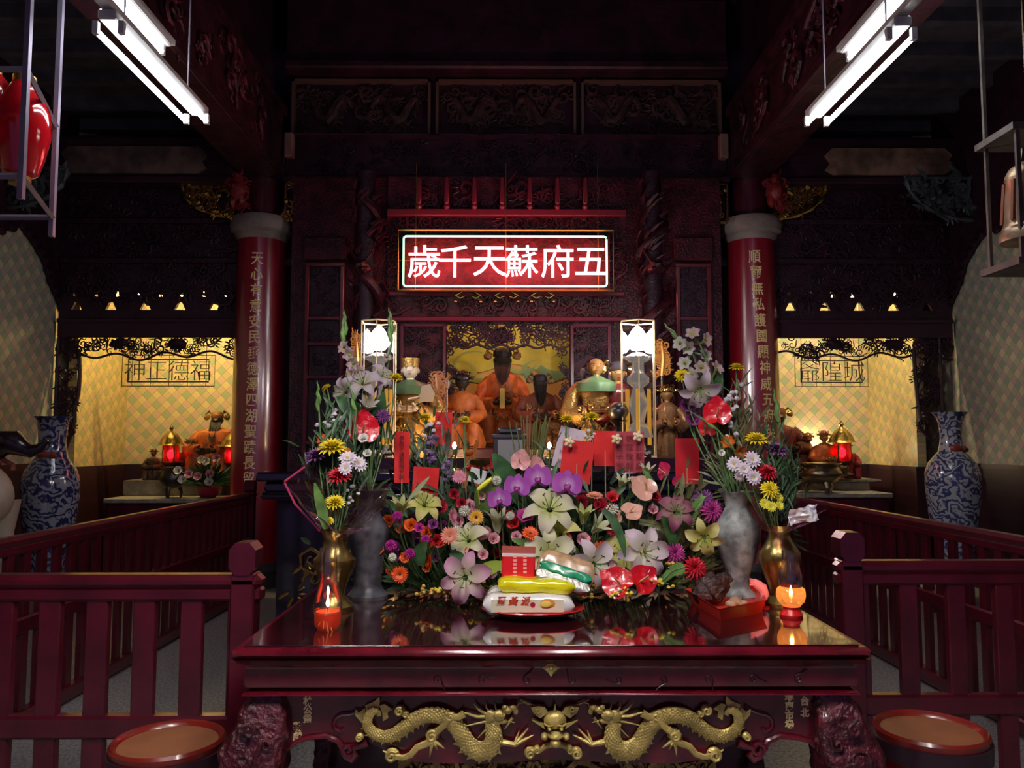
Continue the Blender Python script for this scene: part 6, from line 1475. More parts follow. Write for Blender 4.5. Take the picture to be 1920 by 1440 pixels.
sprig('small white filler blooms above the large yellow chrysanthemum in the left bouquet', [(610, 795), (622, 778), (636, 778)], 3.02, WB, 9, .011, 31, 'white_sprig', spread=14)
sprig('small white filler blooms right of the highest yellow left bloom', [(805, 815), (808, 800), (815, 800)], 3.26, WB, 7, .010, 32, 'white_sprig', spread=10)
sprig('column of small white blooms in front of the right pillar', [(1370, 835), (1366, 790), (1372, 750), (1382, 722)], 3.04, WB, 16, .011, 33, 'white_sprig', spread=13)
sprig('small white blooms right of the white card', [(1100, 825), (1104, 815), (1110, 808)], 3.28, WB, 6, .009, 34, 'white_sprig', spread=9)
sprig('purple statice spray between the highest red card and the narrow one', [(806, 870), (808, 845), (812, 820)], 3.22, ST, 16, .011, 35, 'statice', spread=9)
sprig('purple statice spray below the highest red card', [(842, 905), (838, 885), (834, 865)], 3.2, ST, 12, .011, 36, 'statice', spread=8)
sprig('white filler blooms in the cellophane of the left bouquet', [(650, 945), (655, 925), (668, 915)], 2.92, WB, 8, .008, 37, 'white_sprig', spread=12)
def fern(label, pts, D, m, seed):
    q = [P(a, b, D) for a, b in pts]; t = MB(); t.tube(q, .0025, n=4); n = 16
    for k in range(n):
        u = (k+.5)/n*(len(q)-1); i = min(int(u), len(q)-2); p = q[i]+(q[i+1]-q[i])*(u-i); T = (q[i+1]-q[i]).normalized(); S_ = T.cross(Vector((0, -1, 0))).normalized(); L_ = .035*(1-.6*k/n)
        for s in (-1, 1): blade(t, [p, p+(S_*s*.6+T*.4)*L_*.5, p+(S_*s*.7+T*.6)*L_], .005)
    tag(t.build('fern_frond', m), label, 'fern')
fern('green fern frond low at the right of the flowers', [(1285, 1062), (1262, 1070), (1240, 1090)], 2.86, GREEN2, 1)
fern('green fern frond arching right of the dark purple pink lily', [(1285, 1000), (1300, 955), (1318, 930)], 3.0, GREEN2, 2)
fern('fern frond left of the drooping yellow lily', [(1270, 1010), (1240, 985), (1200, 978)], 3.0, G4, 3)

# ---- cellophane wraps: flaring pleated cones around both bouquets in the brass vases
def wrap(label, top, base, m, seed, nm='cellophane_wrap'):
    """top: list of (px,py,D) round the mouth; base centre point"""
    q = [P(a, b, D) for a, b, D in top]; B = Vector(base); n = len(q)
    def fn(u, v):
        k = v*n; i = int(k) % n; f = k-int(k); T = q[i]*(1-f)+q[(i+1) % n]*f
        a = 2*PI*v; b0 = B+Vector((-.022*math.cos(a), -.022*math.sin(a), 0))
        p = b0+(T-b0)*u**.85; s = .008*math.sin(v*50+seed)*u+.006*noise.noise(p*40)
        c = (q[0]+q[n//2])/2; d = (T-c).normalized() if (T-c).length > 0 else Vector()
        return p+d*s
    mb = MB().grid(fn, 12, 72)
    t = thing(nm, label, 'wrapping', B)
    mb.build('film', m, t); return t
PC = glass('pink_cellophane', (.90, .62, .78), .6, fog=.12, fogcol=(.75, .12, .35), rough=.06)
CC = glass('clear_cellophane', (.93, .88, .92), 1.1, fog=.13, fogcol=(.8, .35, .5), rough=.05)
wrap('pink edged clear cellophane wrap flaring left around the left bouquet', [(533, 905, 2.9), (575, 868, 2.98), (640, 905, 3.02), (735, 905, 3.0), (725, 940, 2.9), (690, 985, 2.82), (640, 1000, 2.78), (575, 955, 2.78)], (BLX, 2.86, TZ+Zt(1000, 2.86)-.02), CC, 1)
mb = MB()
for pts in ([(533, 905), (553, 945), (600, 996)], [(533, 903), (572, 875)]):
    qq = [P(a, b, 2.84) for a, b in pts]; mb.tube(qq, .004, n=5, flat=.4)
o = mb
w2 = MB().join(o); tt = w2.build('pink_edging', mat('pink_film_edge', (.50, .05, .12), .2, coat=.8)); tt['label'] = 'pink ribbon edging'
tt.parent = [x for x in C.objects if x.name.startswith('cellophane_wrap')][0]; tt.location = Vector(tt.location)-Vector(tt.parent.location)
wrap('pink cellophane wrap flaring right around the right bouquet', [(1405, 940, 2.9), (1420, 925, 2.98), (1480, 930, 3.0), (1556, 938, 2.95), (1552, 955, 2.88), (1510, 985, 2.82), (1450, 1000, 2.8), (1420, 985, 2.82)], (BRX, 2.92, TZ+Zt(990, 2.92)-.02), PC, 4)
# crumpled silver-clear fold catching the light
c = P(1508, 965, 2.84)
def fn(u, v): 
    p = Vector((c.x+(u-.5)*.10, 2.84+.02*math.sin(u*6+v*3), c.z+(v-.5)*.055+(u-.5)*.02)); return p+Vector((0, .012*noise.noise(Vector((u*6, v*5, 1))), .006*noise.noise(Vector((u*5, v*6, 7)))))
tag(MB().grid(fn, 22, 14).tube([(c.x-.045, 2.85, c.z-.01), (BRX+.02, 2.9, TZ+Zt(990, 2.92)-.01)], .004, n=5).build('foil_fold', mat('silver_film', (.95, .94, .97), .25, metal=.2)), 'crumpled shiny silver film fold at the right of the right bouquet', 'wrapping')
c = P(715, 905, 2.86)
# ================================================================ STATUES
def statue(x, y, z, h, label, robe, skin, name='deity_statue', seated=True, hat='crown', beard=None, beard_len=.3, width=.5, facing=0, arms=True, trim=None, cat='statue', group=None, tablet=None, collar=None, back=None, cap=None, fold=.05, hrf=.085):
    """robed figure of height h facing -Y, turned by facing"""
    t = thing(name, label, cat, (x, y, z), group); t.rotation_euler = (0, 0, facing)
    def b(mb, nm, m, parent=None, lb=None):
        o = bpy.data.objects.new(nm, mb.mesh(nm, m)); C.objects.link(o); o.parent = parent or t
        if lb: o['label'] = lb
        return o
    H = h; w_ = h*width/2
    hr = H*hrf; hz = H-hr*({'crown': 1.7, 'flat': 1.5, 'winged': 1.55, None: 1.08}[hat]); S_ = hz-hr*1.75
    # body and head: one continuous surface
    body = MB()
    body.lathe([(hr*.45, S_-hr*.4), (hr*.5, S_), (hr*.48, hz-hr*.9), (hr*.80, hz-hr*.55), (hr*.98, hz), (hr*.92, hz+hr*.5), (hr*.6, hz+hr*.9), (hr*.1, hz+hr*1.08)], (0, 0, 0), 18, sy=1.05)
    for v in body.v:
        if v.y < 0 and abs(v.z-hz) < hr*.5 and abs(v.x) < hr*.2: v.y -= hr*.22*max(0, 1-abs(v.z-(hz-hr*.05))/(hr*.35))   # nose
    bo = b(body, 'body', skin)
    f = MB()
    for s in (-1, 1):
        f.ball((s*hr*.36, -hr*.92, hz+hr*.12), hr*.15, hr*.07, hr*.06, n=8, m=5)
        f.tube([(s*hr*.16, -hr*.95, hz+hr*.32), (s*hr*.4, -hr*.93, hz+hr*.38), (s*hr*.6, -hr*.78, hz+hr*.3)], hr*.035, n=4)
    b(f, 'eyes_and_brows', mat('eye_dark', (.02, .012, .012), .4), bo)
    b(MB().ball((0, -hr*.93, hz-hr*.42), hr*.22, hr*.08, hr*.055, n=8, m=5), 'mouth', mat('mouth_red', (.35, .03, .03), .5), bo)
    b(MB().ball((-hr*1.0, 0, hz), hr*.12, hr*.2, hr*.32), 'ear', skin, bo); b(MB().ball((hr*1.0, 0, hz), hr*.12, hr*.2, hr*.32), 'ear', skin, bo)
    # robe
    fm = lambda a, zz: 1+fold*math.cos(a*11)*max(0, 1-zz/(H*.6))+fold*.5*math.cos(a*7+1)
    if seated: prof = [(w_*1.05, 0), (w_*1.1, H*.06), (w_*1.0, H*.16), (w_*.95, H*.24), (w_*.72, H*.32), (w_*.66, S_*.72), (w_*.74, S_*.88), (w_*.66, S_*.97), (hr*.9, S_+hr*.45), (hr*.5, S_+hr*.62)]
    else: prof = [(w_*.62, 0), (w_*.58, H*.1), (w_*.50, H*.3), (w_*.46, H*.45), (w_*.58, S_*.88), (w_*.56, S_*.96), (hr*.9, S_+hr*.45), (hr*.5, S_+hr*.62)]
    r = MB().lathe(prof, (0, 0, 0), 40, sy=.72, mod=fm)
    if seated:
        for s in (-1, 1): r.tube([(s*w_*.45, -w_*.1, H*.27), (s*w_*.55, -w_*.75, H*.26), (s*w_*.55, -w_*.85, H*.02)], [w_*.32, w_*.33, w_*.28], n=12)
    ro = b(r, 'robe', robe)
    if arms:
        for s in (-1, 1):
            sl = MB(); e = (s*w_*.95, -w_*.15, H*.44); hd = (s*w_*.30, -w_*.95 if seated else -w_*.7, H*(.42 if seated else .47))
            sl.tube([(s*w_*.50, 0, S_*.93), (s*w_*.78, -w_*.02, S_*.82), e, ((e[0]+hd[0])/2, (e[1]+hd[1])/2, H*.40), hd], [w_*.24, w_*.25, w_*.30, w_*.34, w_*.22], n=12)
            sl.grid(lambda u, v: Vector((hd[0]+s*w_*(.1+.28*u), hd[1]+w_*.25*u, hd[2]-H*.16*v*(1-.4*abs(u-.5)))), 5, 5)
            b(sl, 'sleeve', robe, ro)
            hn = MB().ball((hd[0]-s*w_*.05, hd[1]-w_*.10, hd[2]+H*.005), w_*.13, w_*.15, w_*.10)
            for k in range(4): hn.tube([(hd[0]-s*w_*.12, hd[1]-w_*.18, hd[2]+w_*(.09-.055*k)), (hd[0]-s*w_*(.24+.01*k), hd[1]-w_*.22, hd[2]+w_*(.09-.055*k)), (hd[0]-s*w_*.26, hd[1]-w_*.12, hd[2]+w_*(.08-.055*k))], w_*.03, n=5)
            hn.tube([(hd[0]-s*w_*.02, hd[1]-w_*.18, hd[2]+w_*.12), (hd[0]-s*w_*.12, hd[1]-w_*.25, hd[2]+w_*.2)], w_*.035, n=5)
            b(hn, 'hand', skin, bo)
    if collar: b(MB().lathe([(w_*.74, S_*.86), (w_*.70, S_*.98), (hr*.95, S_+hr*.5), (hr*.6, S_+hr*.66)], (0, 0, 0), 30, sy=.78, mod=lambda a, q: 1+.05*math.cos(a*8)), 'collar', collar)
    if beard:
        bl = MB()
        bl.grid(lambda u, v: Vector(((v-.5)*2*hr*(1.0-.55*u)*(1 if u < .1 else 1)*math.cos(0), -hr*(.95+.25*math.sin(u*PI))-w_*.35*u+abs(v-.5)*hr*.9*(1-u)+.006*math.sin(v*40), hz-hr*.35-H*beard_len*u*(1-.35*abs(v-.5)*2))), 10, 16)
        for k in range(11):
            v = k/10; bl.tube([(((v-.5)*2*hr*.95), -hr*.9+abs(v-.5)*hr*.6, hz-hr*.3), ((v-.5)*2*hr*.75, -hr*1.15-w_*.15, hz-hr*.3-H*beard_len*.5), ((v-.5)*hr*.9, -hr-w_*.4, hz-hr*.3-H*beard_len*(1.02-.3*abs(v-.5)))], [hr*.12, hr*.12, hr*.02], n=5)
        b(bl, 'beard', beard)
    tm = trim or GILD
    if hat == 'crown':
        c = MB().lathe([(hr*1.02, hz+hr*.45), (hr*1.12, hz+hr*.7), (hr*1.0, hz+hr*1.2), (hr*.55, hz+hr*1.7), (hr*.1, hz+hr*1.9)], (0, 0, 0), 20, mod=lambda a, q: 1+.08*math.cos(a*9))
        for k in range(9):
            a = PI+PI*k/8; c.tube([(hr*1.05*math.cos(a), hr*1.05*math.sin(a), hz+hr*.8), (hr*1.2*math.cos(a), hr*1.2*math.sin(a), hz+hr*1.5)], [hr*.10, hr*.02], n=5).ball((hr*1.22*math.cos(a), hr*1.22*math.sin(a), hz+hr*1.6), hr*.12, n=6, m=5)
        for s in (-1, 1): c.ball((s*hr*1.5, 0, hz+hr*.8), hr*.28, hr*.2, hr*.28, bumpy=.4); c.tube([(s*hr, 0, hz+hr*.8), (s*hr*2.0, 0, hz+hr*1.0)], hr*.07, n=5)
        b(c, 'crown', cap or tm)
    elif hat == 'flat':
        b(MB().lathe([(hr*1.02, hz+hr*.42), (hr*1.05, hz+hr*.9), (hr*1.12, hz+hr*1.5), (hr*.9, hz+hr*1.5), (hr*.8, hz+hr*1.3), (hr*.05, hz+hr*1.25)], (0, 0, 0), 20), 'cap', cap or tm)
    elif hat == 'winged':
        c = MB().lathe([(hr*1.05, hz+hr*.4), (hr*1.1, hz+hr*.7), (hr*1.05, hz+hr*1.1), (hr*.8, hz+hr*1.5), (hr*.2, hz+hr*1.6)], (0, 0, 0), 20, mod=lambda a, q: 1+.05*math.cos(a*8))
        b(c, 'headdress', cap or mat('black_cap', (.02, .015, .02), .35))
        for s in (-1, 1):
            c = MB().ball((s*hr*1.75, -hr*.1, hz+hr*.55), hr*.55, hr*.3, hr*.5, bumpy=.35, seed=s).tube([(s*hr*.9, 0, hz+hr*1.2), (s*hr*1.5, -.01, hz+hr*1.5), (s*hr*2.0, -.01, hz+hr*1.1)], [hr*.15, hr*.2, hr*.1], n=6).ball((s*hr*1.3, -hr*.4, hz+hr*1.6), hr*.22)
            b(c, 'headdress_wing', tm)
    if tablet: b(MB().box(-.028*H, .028*H, -w_*1.35, -w_*1.28, H*.36, H*.56, .004), 'tablet', tablet)
    if trim:
        q = MB(); scrollwork(q, -w_*.6, w_*.6, H*.1, H*.55, -w_*.82, 16, H*.04, .3, int(h*100)); b(q, 'gilt_trim', trim)
    if back:
        q = MB(); q.grid(lambda u, v: Vector(((u-.5)*w_*2.6*(1-.3*v*v), w_*.55, H*(.1+.9*v))), 8, 8); b(q, 'cape', back)
    return t
OR = mat('orange_robe', (.62, .17, .035), .5, bump=.4, bscale=22, vary=.35, vscale=10)
DK = mat('smoked_face', (.045, .035, .025), .4); BB = mat('black_beard', (.02, .016, .014), .55, bump=.4, bscale=60)
GR = mat('gilt_robe', (.50, .30, .09), .35, metal=.75, bump=.6, bscale=45); GRR = mat('dark_gilt', (.30, .15, .06), .4, metal=.5, bump=.6, bscale=50, vary=.5)
IV = mat('ivory_face', (.80, .68, .52), .35); BZ = mat('bronze_face', (.42, .22, .08), .3, metal=.5)
# main deity in the alcove
y = 8.75; c = P(942, 840, y); top = P(942, 652, y).z
statue(c.x, y, 1.52, top-1.52, 'large seated deity with orange robes and long black beard in the alcove', OR, DK, hat='winged', beard=BB, beard_len=.24, width=.50, hrf=.085, trim=GRR, tablet=mat('gold_tablet', (.75, .55, .12), .35, metal=.5), fold=.09, cap=mat('black_cap', (.02, .015, .02)))
for px, y_, tp, lab, kw in (
  (866, 7.7, 698, 'smaller deity with black crown and orange robe left of the large one', dict(robe=OR, skin=DK, hat='crown', cap=mat('black_crown', (.03, .02, .025), .3, metal=.4, bump=.5), width=.55)),
  (1013, 7.8, 702, 'smaller dark bearded deity right of the large one', dict(robe=mat('maroon_robe', (.22, .06, .03), .5, bump=.5, bscale=30, vary=.4), skin=DK, hat='winged', beard=BB, beard_len=.3, width=.62, trim=GRR)),
  (1042, 7.45, 770, 'low seated gilt figure at the right foot of the alcove', dict(robe=GRR, skin=GRR, hat='crown', width=.7))):
    c = P(px, 840, y_); statue(c.x, y_, 1.50, P(px, tp, y_).z-1.50, lab, **kw)
for px, y_, tp, lab, kw in (
  (768, 6.95, 672, 'standing gilt attendant with a white face and flat cap left of the alcove', dict(robe=GR, skin=IV, hat='flat', seated=False, width=.62, collar=mat('green_collar', (.12, .22, .10), .4, metal=.2), cap=GR, trim=GILD)),
  (1119, 6.95, 672, 'standing gilt attendant with a bronze bare head right of the alcove', dict(robe=GR, skin=BZ, hat=None, seated=False, width=.62, collar=mat('green_collar', (.12, .22, .10)), trim=GILD)),
  (1160, 6.95, 678, 'dark red standing figure between the bronze headed attendant and the right lotus lamp', dict(robe=mat('dark_red_figure', (.16, .02, .02), .25, bump=.5, coat=.5), skin=BZ, hat='winged', seated=False, width=.6)),
  (1252, 7.45, 722, 'brown standing figure just right of the right lotus lamp', dict(robe=mat('brown_gilt', (.26, .13, .05), .4, metal=.4, bump=.5), skin=BZ, hat='crown', seated=False, width=.55))):
    c = P(px, 850, y_); statue(c.x, y_, 1.43, P(px, tp, y_).z-1.43, lab, name='attendant_statue', **kw)
for px, nm in ((852, 'left'), (1030, 'right')):
    c = P(px, 830, 6.5); t = thing('altar_candle', 'electric candle glowing at the feet of the deities, the %s one' % nm, 'candle', (c.x, 6.5, 1.43))
    MB().lathe([(.03, 0), (.03, .01), (.014, .02), (.014, .07)], (c.x, 6.5, 1.43), 12).build('candle_stick', BRASS, t)
    MB().ball((c.x, 6.5, 1.525), .016, .016, .028).build('flame_bulb', mat('candle_bulb', (1, .6, .25), emit=260, ecol=(1, .58, .24)), t)
# gold fan-like offering held by the white faced attendant
c = P(797, 742, 6.7)
tag(MB().join(MB().prism([(-.05, -.05), (.06, -.05), (.08, .02), (.04, .10), (-.03, .08)], 0, .03), Matrix.Translation(c)).tube([(c.x, 6.72, c.z), (P(772, 0, 6.7).x, 6.72, c.z-.03)], .012, n=6).build('gilt_box', mat('pale_gilt', (.72, .60, .42), .35, metal=.4)), 'pale gilt casket held out by the white faced attendant', 'box')
# gilt carved dragon candlesticks / upright carvings
def carving(px, py0, py1, y, w_, m, label, zb, seed):
    a, b_ = P(px, py0, y), P(px, py1, y); t = thing('gilt_carving', label, 'carving', (a.x, y, zb))
    mb = MB(); scrollwork(mb, a.x-w_, a.x+w_, b_.z, a.z, y, 34, w_*.55, .35, seed); mb.tube([(a.x, y, b_.z), (a.x+w_*.3, y, (a.z+b_.z)/2), (a.x, y, a.z)], [w_*.4, w_*.45, w_*.2], n=8)
    mb.build('dragon_relief', m, t)
    MB().lathe([(.06, 0), (.06, .03), (.025, .06), (.02, b_.z-zb+.02)], (a.x, y, zb), 16).build('foot', BRONZE, t)
carving(818, 700, 770, 7.0, .06, mat('copper_gilt', (.55, .26, .12), .35, metal=.7), 'copper gilt carved dragon ornament right of the white faced attendant', 1.43, 3)
carving(1240, 640, 705, 7.5, .055, mat('orange_gilt', (.60, .25, .05), .35, metal=.5), 'orange gilt carved finial behind the right lotus lamp', 1.43, 4)
carving(668, 628, 720, 7.0, .05, mat('orange_gilt', (.60, .25, .05)), 'orange gilt carved finial behind the left lotus lamp', 1.43, 5)
for px, y_, py in ((858, 7.2, 0), (1093, 7.2, 0)):
    a = P(px-20 if px < 900 else px, 720 if px < 900 else 700, y_); t = thing('staff', 'thin pale staff standing %s of the alcove mouth' % ('left' if px < 900 else 'right'), 'staff', (a.x, y_, 1.5))
    MB().tube([(a.x, y_, 1.5), (a.x, y_, a.z)], .010, n=6).ball((a.x, y_, a.z), .03, .02, .05).build('shaft', mat('staff_grey', (.35, .28, .28), .4, metal=.4), t)
c = P(1160, 765, 6.45); t = thing('silver_orb', 'dull silver round pot left of the right lotus lamp', 'pot', (c.x, 6.45, 1.43))
MB().lathe([(.07, 0), (.05, .05), (.03, .1), (.03, .25), (.08, .30)], (c.x, 6.45, 1.43), 20).build('stand', BLACKL, t); MB().ball((c.x, 6.45, 1.80), .085, .085, .08, n=18, m=12).build('pot', mat('dull_silver', (.25, .24, .22), .3, metal=.8), t)

# ================================================================ SIDE CHAPELS
def censer(px, py_top, py_bot, y, wpx, m, label, legs=3, flat=False):
    a, b_ = P(px, py_top, y), P(px, py_bot, y); h = a.z-b_.z; r = wpx/2/F*y; x = a.x
    t = thing('incense_censer', label, 'incense burner', (x, y, b_.z))
    z0 = h*.30
    pr = [(r*.2, z0), (r*.7, z0+h*.05), (r*.98, z0+h*.25), (r, z0+h*.38), (r*.88, z0+h*.52), (r*.80, z0+h*.58), (r*.95, z0+h*.66), (r, h), (r*.93, h), (r*.8, z0+h*.58), (r*.75, z0+h*.5), (.01, z0+h*.5)]
    MB().lathe(pr, (x, y, b_.z), 32).build('bowl', m, t)
    for k in range(legs):
        q = -PI/2+k*2*PI/legs; MB().tube([(x+r*.6*math.cos(q), y+r*.6*math.sin(q), b_.z+z0+h*.05), (x+r*.75*math.cos(q), y+r*.75*math.sin(q), b_.z+z0*.6), (x+r*.66*math.cos(q), y+r*.66*math.sin(q), b_.z)], [r*.18, r*.12, r*.08], n=8).build('leg', m, t)
    for s in (-1, 1): MB().tube([(x+s*r*.9, y, b_.z+z0+h*.3), (x+s*r*1.25, y, b_.z+z0+h*.3), (x+s*r*1.25, y, b_.z+z0+h*.55), (x+s*r*.95, y, b_.z+z0+h*.55)], r*.07, n=6).build('handle', m, t)
    return b_.z
def lantern(px, py_top, py_bot, y, label, side):
    a, b_ = P(px, py_top, y), P(px, py_bot, y); h = a.z-b_.z; x = a.x; t = thing('pagoda_lantern', label, 'lantern', (x, y, b_.z), 'pagoda lanterns in the chapels'); r = h*.22
    MB().lathe([(r*.9, 0), (r*.9, h*.04), (r*.5, h*.08), (r*.45, h*.20), (r*.75, h*.25), (r*.8, h*.27)], (x, y, b_.z), 12).build('pedestal', BRONZE, t)
    MB().lathe([(r*.62, h*.27), (r*.70, h*.36), (r*.66, h*.55), (r*.6, h*.60)], (x, y, b_.z), 20, cap=False).build('glass_body', glass('red_dark_glass', (.75, .25, .2), .3, fog=.25, fogcol=(.4, .02, .02)), t)
    MB().ball((x, y-.01, b_.z+h*.42), r*.30, r*.3, r*.4).build('red_bulb', mat('red_bulb', (1, .02, .05), emit=5, ecol=(1, .015, .04)), t)
    for k in range(4):
        q = PI/4+k*PI/2; MB().tube([(x+r*.72*math.cos(q), y+r*.72*math.sin(q), b_.z+h*.26), (x+r*.68*math.cos(q), y+r*.68*math.sin(q), b_.z+h*.62)], r*.07, n=5).build('corner_post', BRASS, t)
    MB().lathe([(r*1.12, h*.60), (r*1.0, h*.63), (r*.85, h*.72), (r*.5, h*.82), (r*.16, h*.87), (r*.12, h*.90), (r*.22, h*.93), (r*.10, h*.97), (r*.02, h)], (x, y, b_.z), 24).build('roof', BRASS, t)
# left chapel
z1 = P(300, 935, 9.0).z
t = thing('chapel_table', 'grey stone topped table in the left chapel', 'table', (-3.6, 9.3, 0))
MB().box(P(228, 0, 9.0).x, -3.12, 9.0, 10.1, z1-.05, z1, .008).build('top', STONE, t, smooth=False); MB().box(P(234, 0, 9.0).x, -3.14, 9.05, 10.05, 0, z1-.05).build('body', WOOD, t, smooth=False)
z2 = P(300, 900, 9.6).z
tag(MB().box(P(262, 0, 9.5).x, P(440, 0, 9.5).x, 9.5, 10.1, z1, z2, .012).build('stone_step', STONE), 'low grey stone step on the left chapel table', 'step')
def st2(px, tp, y_, z, lab, **kw):
    c = P(px, 800, y_); statue(c.x, y_, z, P(px, tp, y_).z-z, lab, **kw)
DB = mat('dark_bronze_figure', (.12, .08, .05), .4, metal=.5, bump=.6, bscale=40)
st2(407, 772, 9.8, z2, 'largest seated deity with orange robe and dark beard in the left chapel', robe=OR, skin=DK, hat='winged', beard=BB, width=.78, cap=GRR, trim=GRR)
st2(358, 823, 9.7, z2, 'small dark maroon figure left of the large chapel deity', robe=mat('maroon_robe', (.22, .06, .03)), skin=DB, hat='crown', width=.55, cap=DB)
st2(290, 842, 9.7, z2, 'small dark bronze figure furthest left in the left chapel', robe=DB, skin=DB, hat='crown', width=.6, cap=DB)
lantern(322, 796, 893, 9.55, 'brass pagoda lantern with a red light in the left chapel', 'left')
lantern(436, 800, 893, 9.55, 'brass pagoda lantern with a red light half hidden by the left pillar', 'left2')
censer(324, 876, 934, 9.12, 44, mat('aged_bronze', (.10, .085, .07), .35, metal=.8, bump=.2), 'dark bronze three legged censer on the left chapel table')
# pot of pink flowers
c = P(390, 934, 9.15); t = thing('flower_pot', 'pot of pink and white flowers with a magenta rim on the left chapel table', 'potted flowers', (c.x, 9.15, z1))
MB().lathe([(.07, 0), (.12, .04), (.14, .10), (.16, .12), (.14, .12), (.01, .10)], (c.x, 9.15, z1), 24).build('pot', mat('magenta_pot', (.35, .01, .05), .3), t)
rd = random.Random(8); g_ = MB()
for _ in range(150):
    d = Vector((rd.gauss(0, 1), rd.gauss(0, .6), abs(rd.gauss(0, .8)))).normalized(); p = Vector((c.x, 9.15, z1+.15)); L_ = rd.uniform(.12, .34)
    blade(g_, [p+d*L_*.3, p+d*L_*.6, p+d*L_*.8, p+d*L_], .018)
g_.build('leaves', GREEN, t)
for k, (a, b_, col) in enumerate(((371, 893, 'pink'), (394, 888, 'pink'), (392, 903, 'white'), (406, 859, 'pink'), (386, 865, 'white'), (354, 889, 'pink'), (342, 899, 'white'), (334, 882, 'white'), (378, 862, 'cream'))):
    q = P(a, b_, 9.0); me = cache(('rose', col), lambda: rose(col))[0][1]
    o = bpy.data.objects.new('bloom', me); C.objects.link(o); o.parent = t; o.matrix_local = Matrix.Translation(q-Vector((c.x, 9.15, z1))) @ aim((0, -1, .3), k, .058)
    MB().tube([q+Vector((0, .02, 0)), (c.x, 9.15, z1+.12)], .005, n=4).build('stem', STEM, t)
# right chapel
z1 = P(1600, 925, 9.0).z
t = thing('chapel_table', 'grey stone topped table in the right chapel', 'table', (3.5, 9.3, 0))
MB().box(3.12, P(1643, 0, 9.0).x, 9.0, 10.1, z1-.05, z1, .008).build('top', STONE, t, smooth=False); MB().box(3.14, P(1638, 0, 9.0).x, 9.05, 10.05, 0, z1-.05).build('body', WOOD, t, smooth=False)
z2 = P(1600, 898, 9.6).z
tag(MB().box(P(1480, 0, 9.5).x, P(1602, 0, 9.5).x, 9.5, 10.1, z1, z2-.03, .012).box(P(1475, 0, 9.5).x, P(1622, 0, 9.5).x, 9.48, 10.1, z2-.035, z2, .01).build('stone_step', STONE), 'low pale stone step on the right chapel table', 'step')
st2(1462, 765, 9.85, z2, 'large dark red statue beside the right pillar in the right chapel', robe=mat('deep_red_robe', (.14, .02, .018), .45, bump=.6, bscale=40, vary=.4), skin=DK, hat='winged', width=.7, cap=mat('red_brown_cap', (.16, .05, .03), .4, bump=.5))
st2(1514, 812, 9.72, z2, 'small gilt crowned deity left of the other in the right chapel', robe=GRR, skin=GRR, hat='crown', width=.5, cap=mat('copper_crown', (.42, .17, .07), .35, metal=.5, bump=.4))
st2(1544, 808, 9.6, z2, 'small gilt crowned deity with an orange robe in the right chapel', robe=OR, skin=GR, hat='crown', width=.58, cap=mat('copper_crown', (.42, .17, .07)), trim=GR)
st2(1588, 830, 9.75, z2, 'small dark figure with a red sash behind the right chapel lantern', robe=mat('red_sash_robe', (.28, .02, .04), .5, bump=.4), skin=DB, hat='crown', width=.6, cap=DB)
lantern(1577, 788, 893, 9.5, 'brass pagoda lantern with a red light in the right chapel', 'right')
censer(1538, 868, 924, 9.12, 76, mat('polished_bronze', (.28, .22, .13), .28, metal=.9, bump=.12, bscale=12), 'wide polished bronze censer on the right chapel table')
c = P(1520, 800, 10.1)
t = thing('chapel_spot', 'small bright warm spot lamp behind the gilt figures in the right chapel', 'lamp', (c.x, 10.0, z2))
MB().lathe([(.03, 0), (.012, .02), (.012, P(1520, 845, 10).z-z2)], (c.x, 10.0, z2), 12).build('stand', BRASS, t)
MB().ball((c.x, 10.0, P(1520, 838, 10).z), .03).build('bulb', mat('spot_bulb', (1, .8, .5), emit=110, ecol=(1, .82, .5)), t)

# ================================================================ BLUE AND WHITE FLOOR VASES
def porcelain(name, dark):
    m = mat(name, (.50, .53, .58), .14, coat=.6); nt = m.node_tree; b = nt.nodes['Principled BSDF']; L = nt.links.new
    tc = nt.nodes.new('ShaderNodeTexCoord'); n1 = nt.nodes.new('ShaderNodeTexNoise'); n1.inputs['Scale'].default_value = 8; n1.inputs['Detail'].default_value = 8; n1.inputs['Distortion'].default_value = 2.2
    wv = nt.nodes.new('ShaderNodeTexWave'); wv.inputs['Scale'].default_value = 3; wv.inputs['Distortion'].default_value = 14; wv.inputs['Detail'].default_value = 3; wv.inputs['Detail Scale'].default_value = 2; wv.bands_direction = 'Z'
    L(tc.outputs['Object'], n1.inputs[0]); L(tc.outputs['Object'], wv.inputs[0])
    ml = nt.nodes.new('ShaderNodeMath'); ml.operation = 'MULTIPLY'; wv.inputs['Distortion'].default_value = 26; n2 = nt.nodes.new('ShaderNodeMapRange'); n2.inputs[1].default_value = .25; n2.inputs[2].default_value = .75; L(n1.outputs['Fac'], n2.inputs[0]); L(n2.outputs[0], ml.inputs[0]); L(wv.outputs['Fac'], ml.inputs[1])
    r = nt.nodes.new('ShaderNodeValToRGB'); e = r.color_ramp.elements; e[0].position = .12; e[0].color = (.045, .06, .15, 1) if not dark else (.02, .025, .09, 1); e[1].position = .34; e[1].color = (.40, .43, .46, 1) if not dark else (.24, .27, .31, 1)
    L(ml.outputs[0], r.inputs[0]); L(r.outputs[0], b.inputs['Base Color']); return m
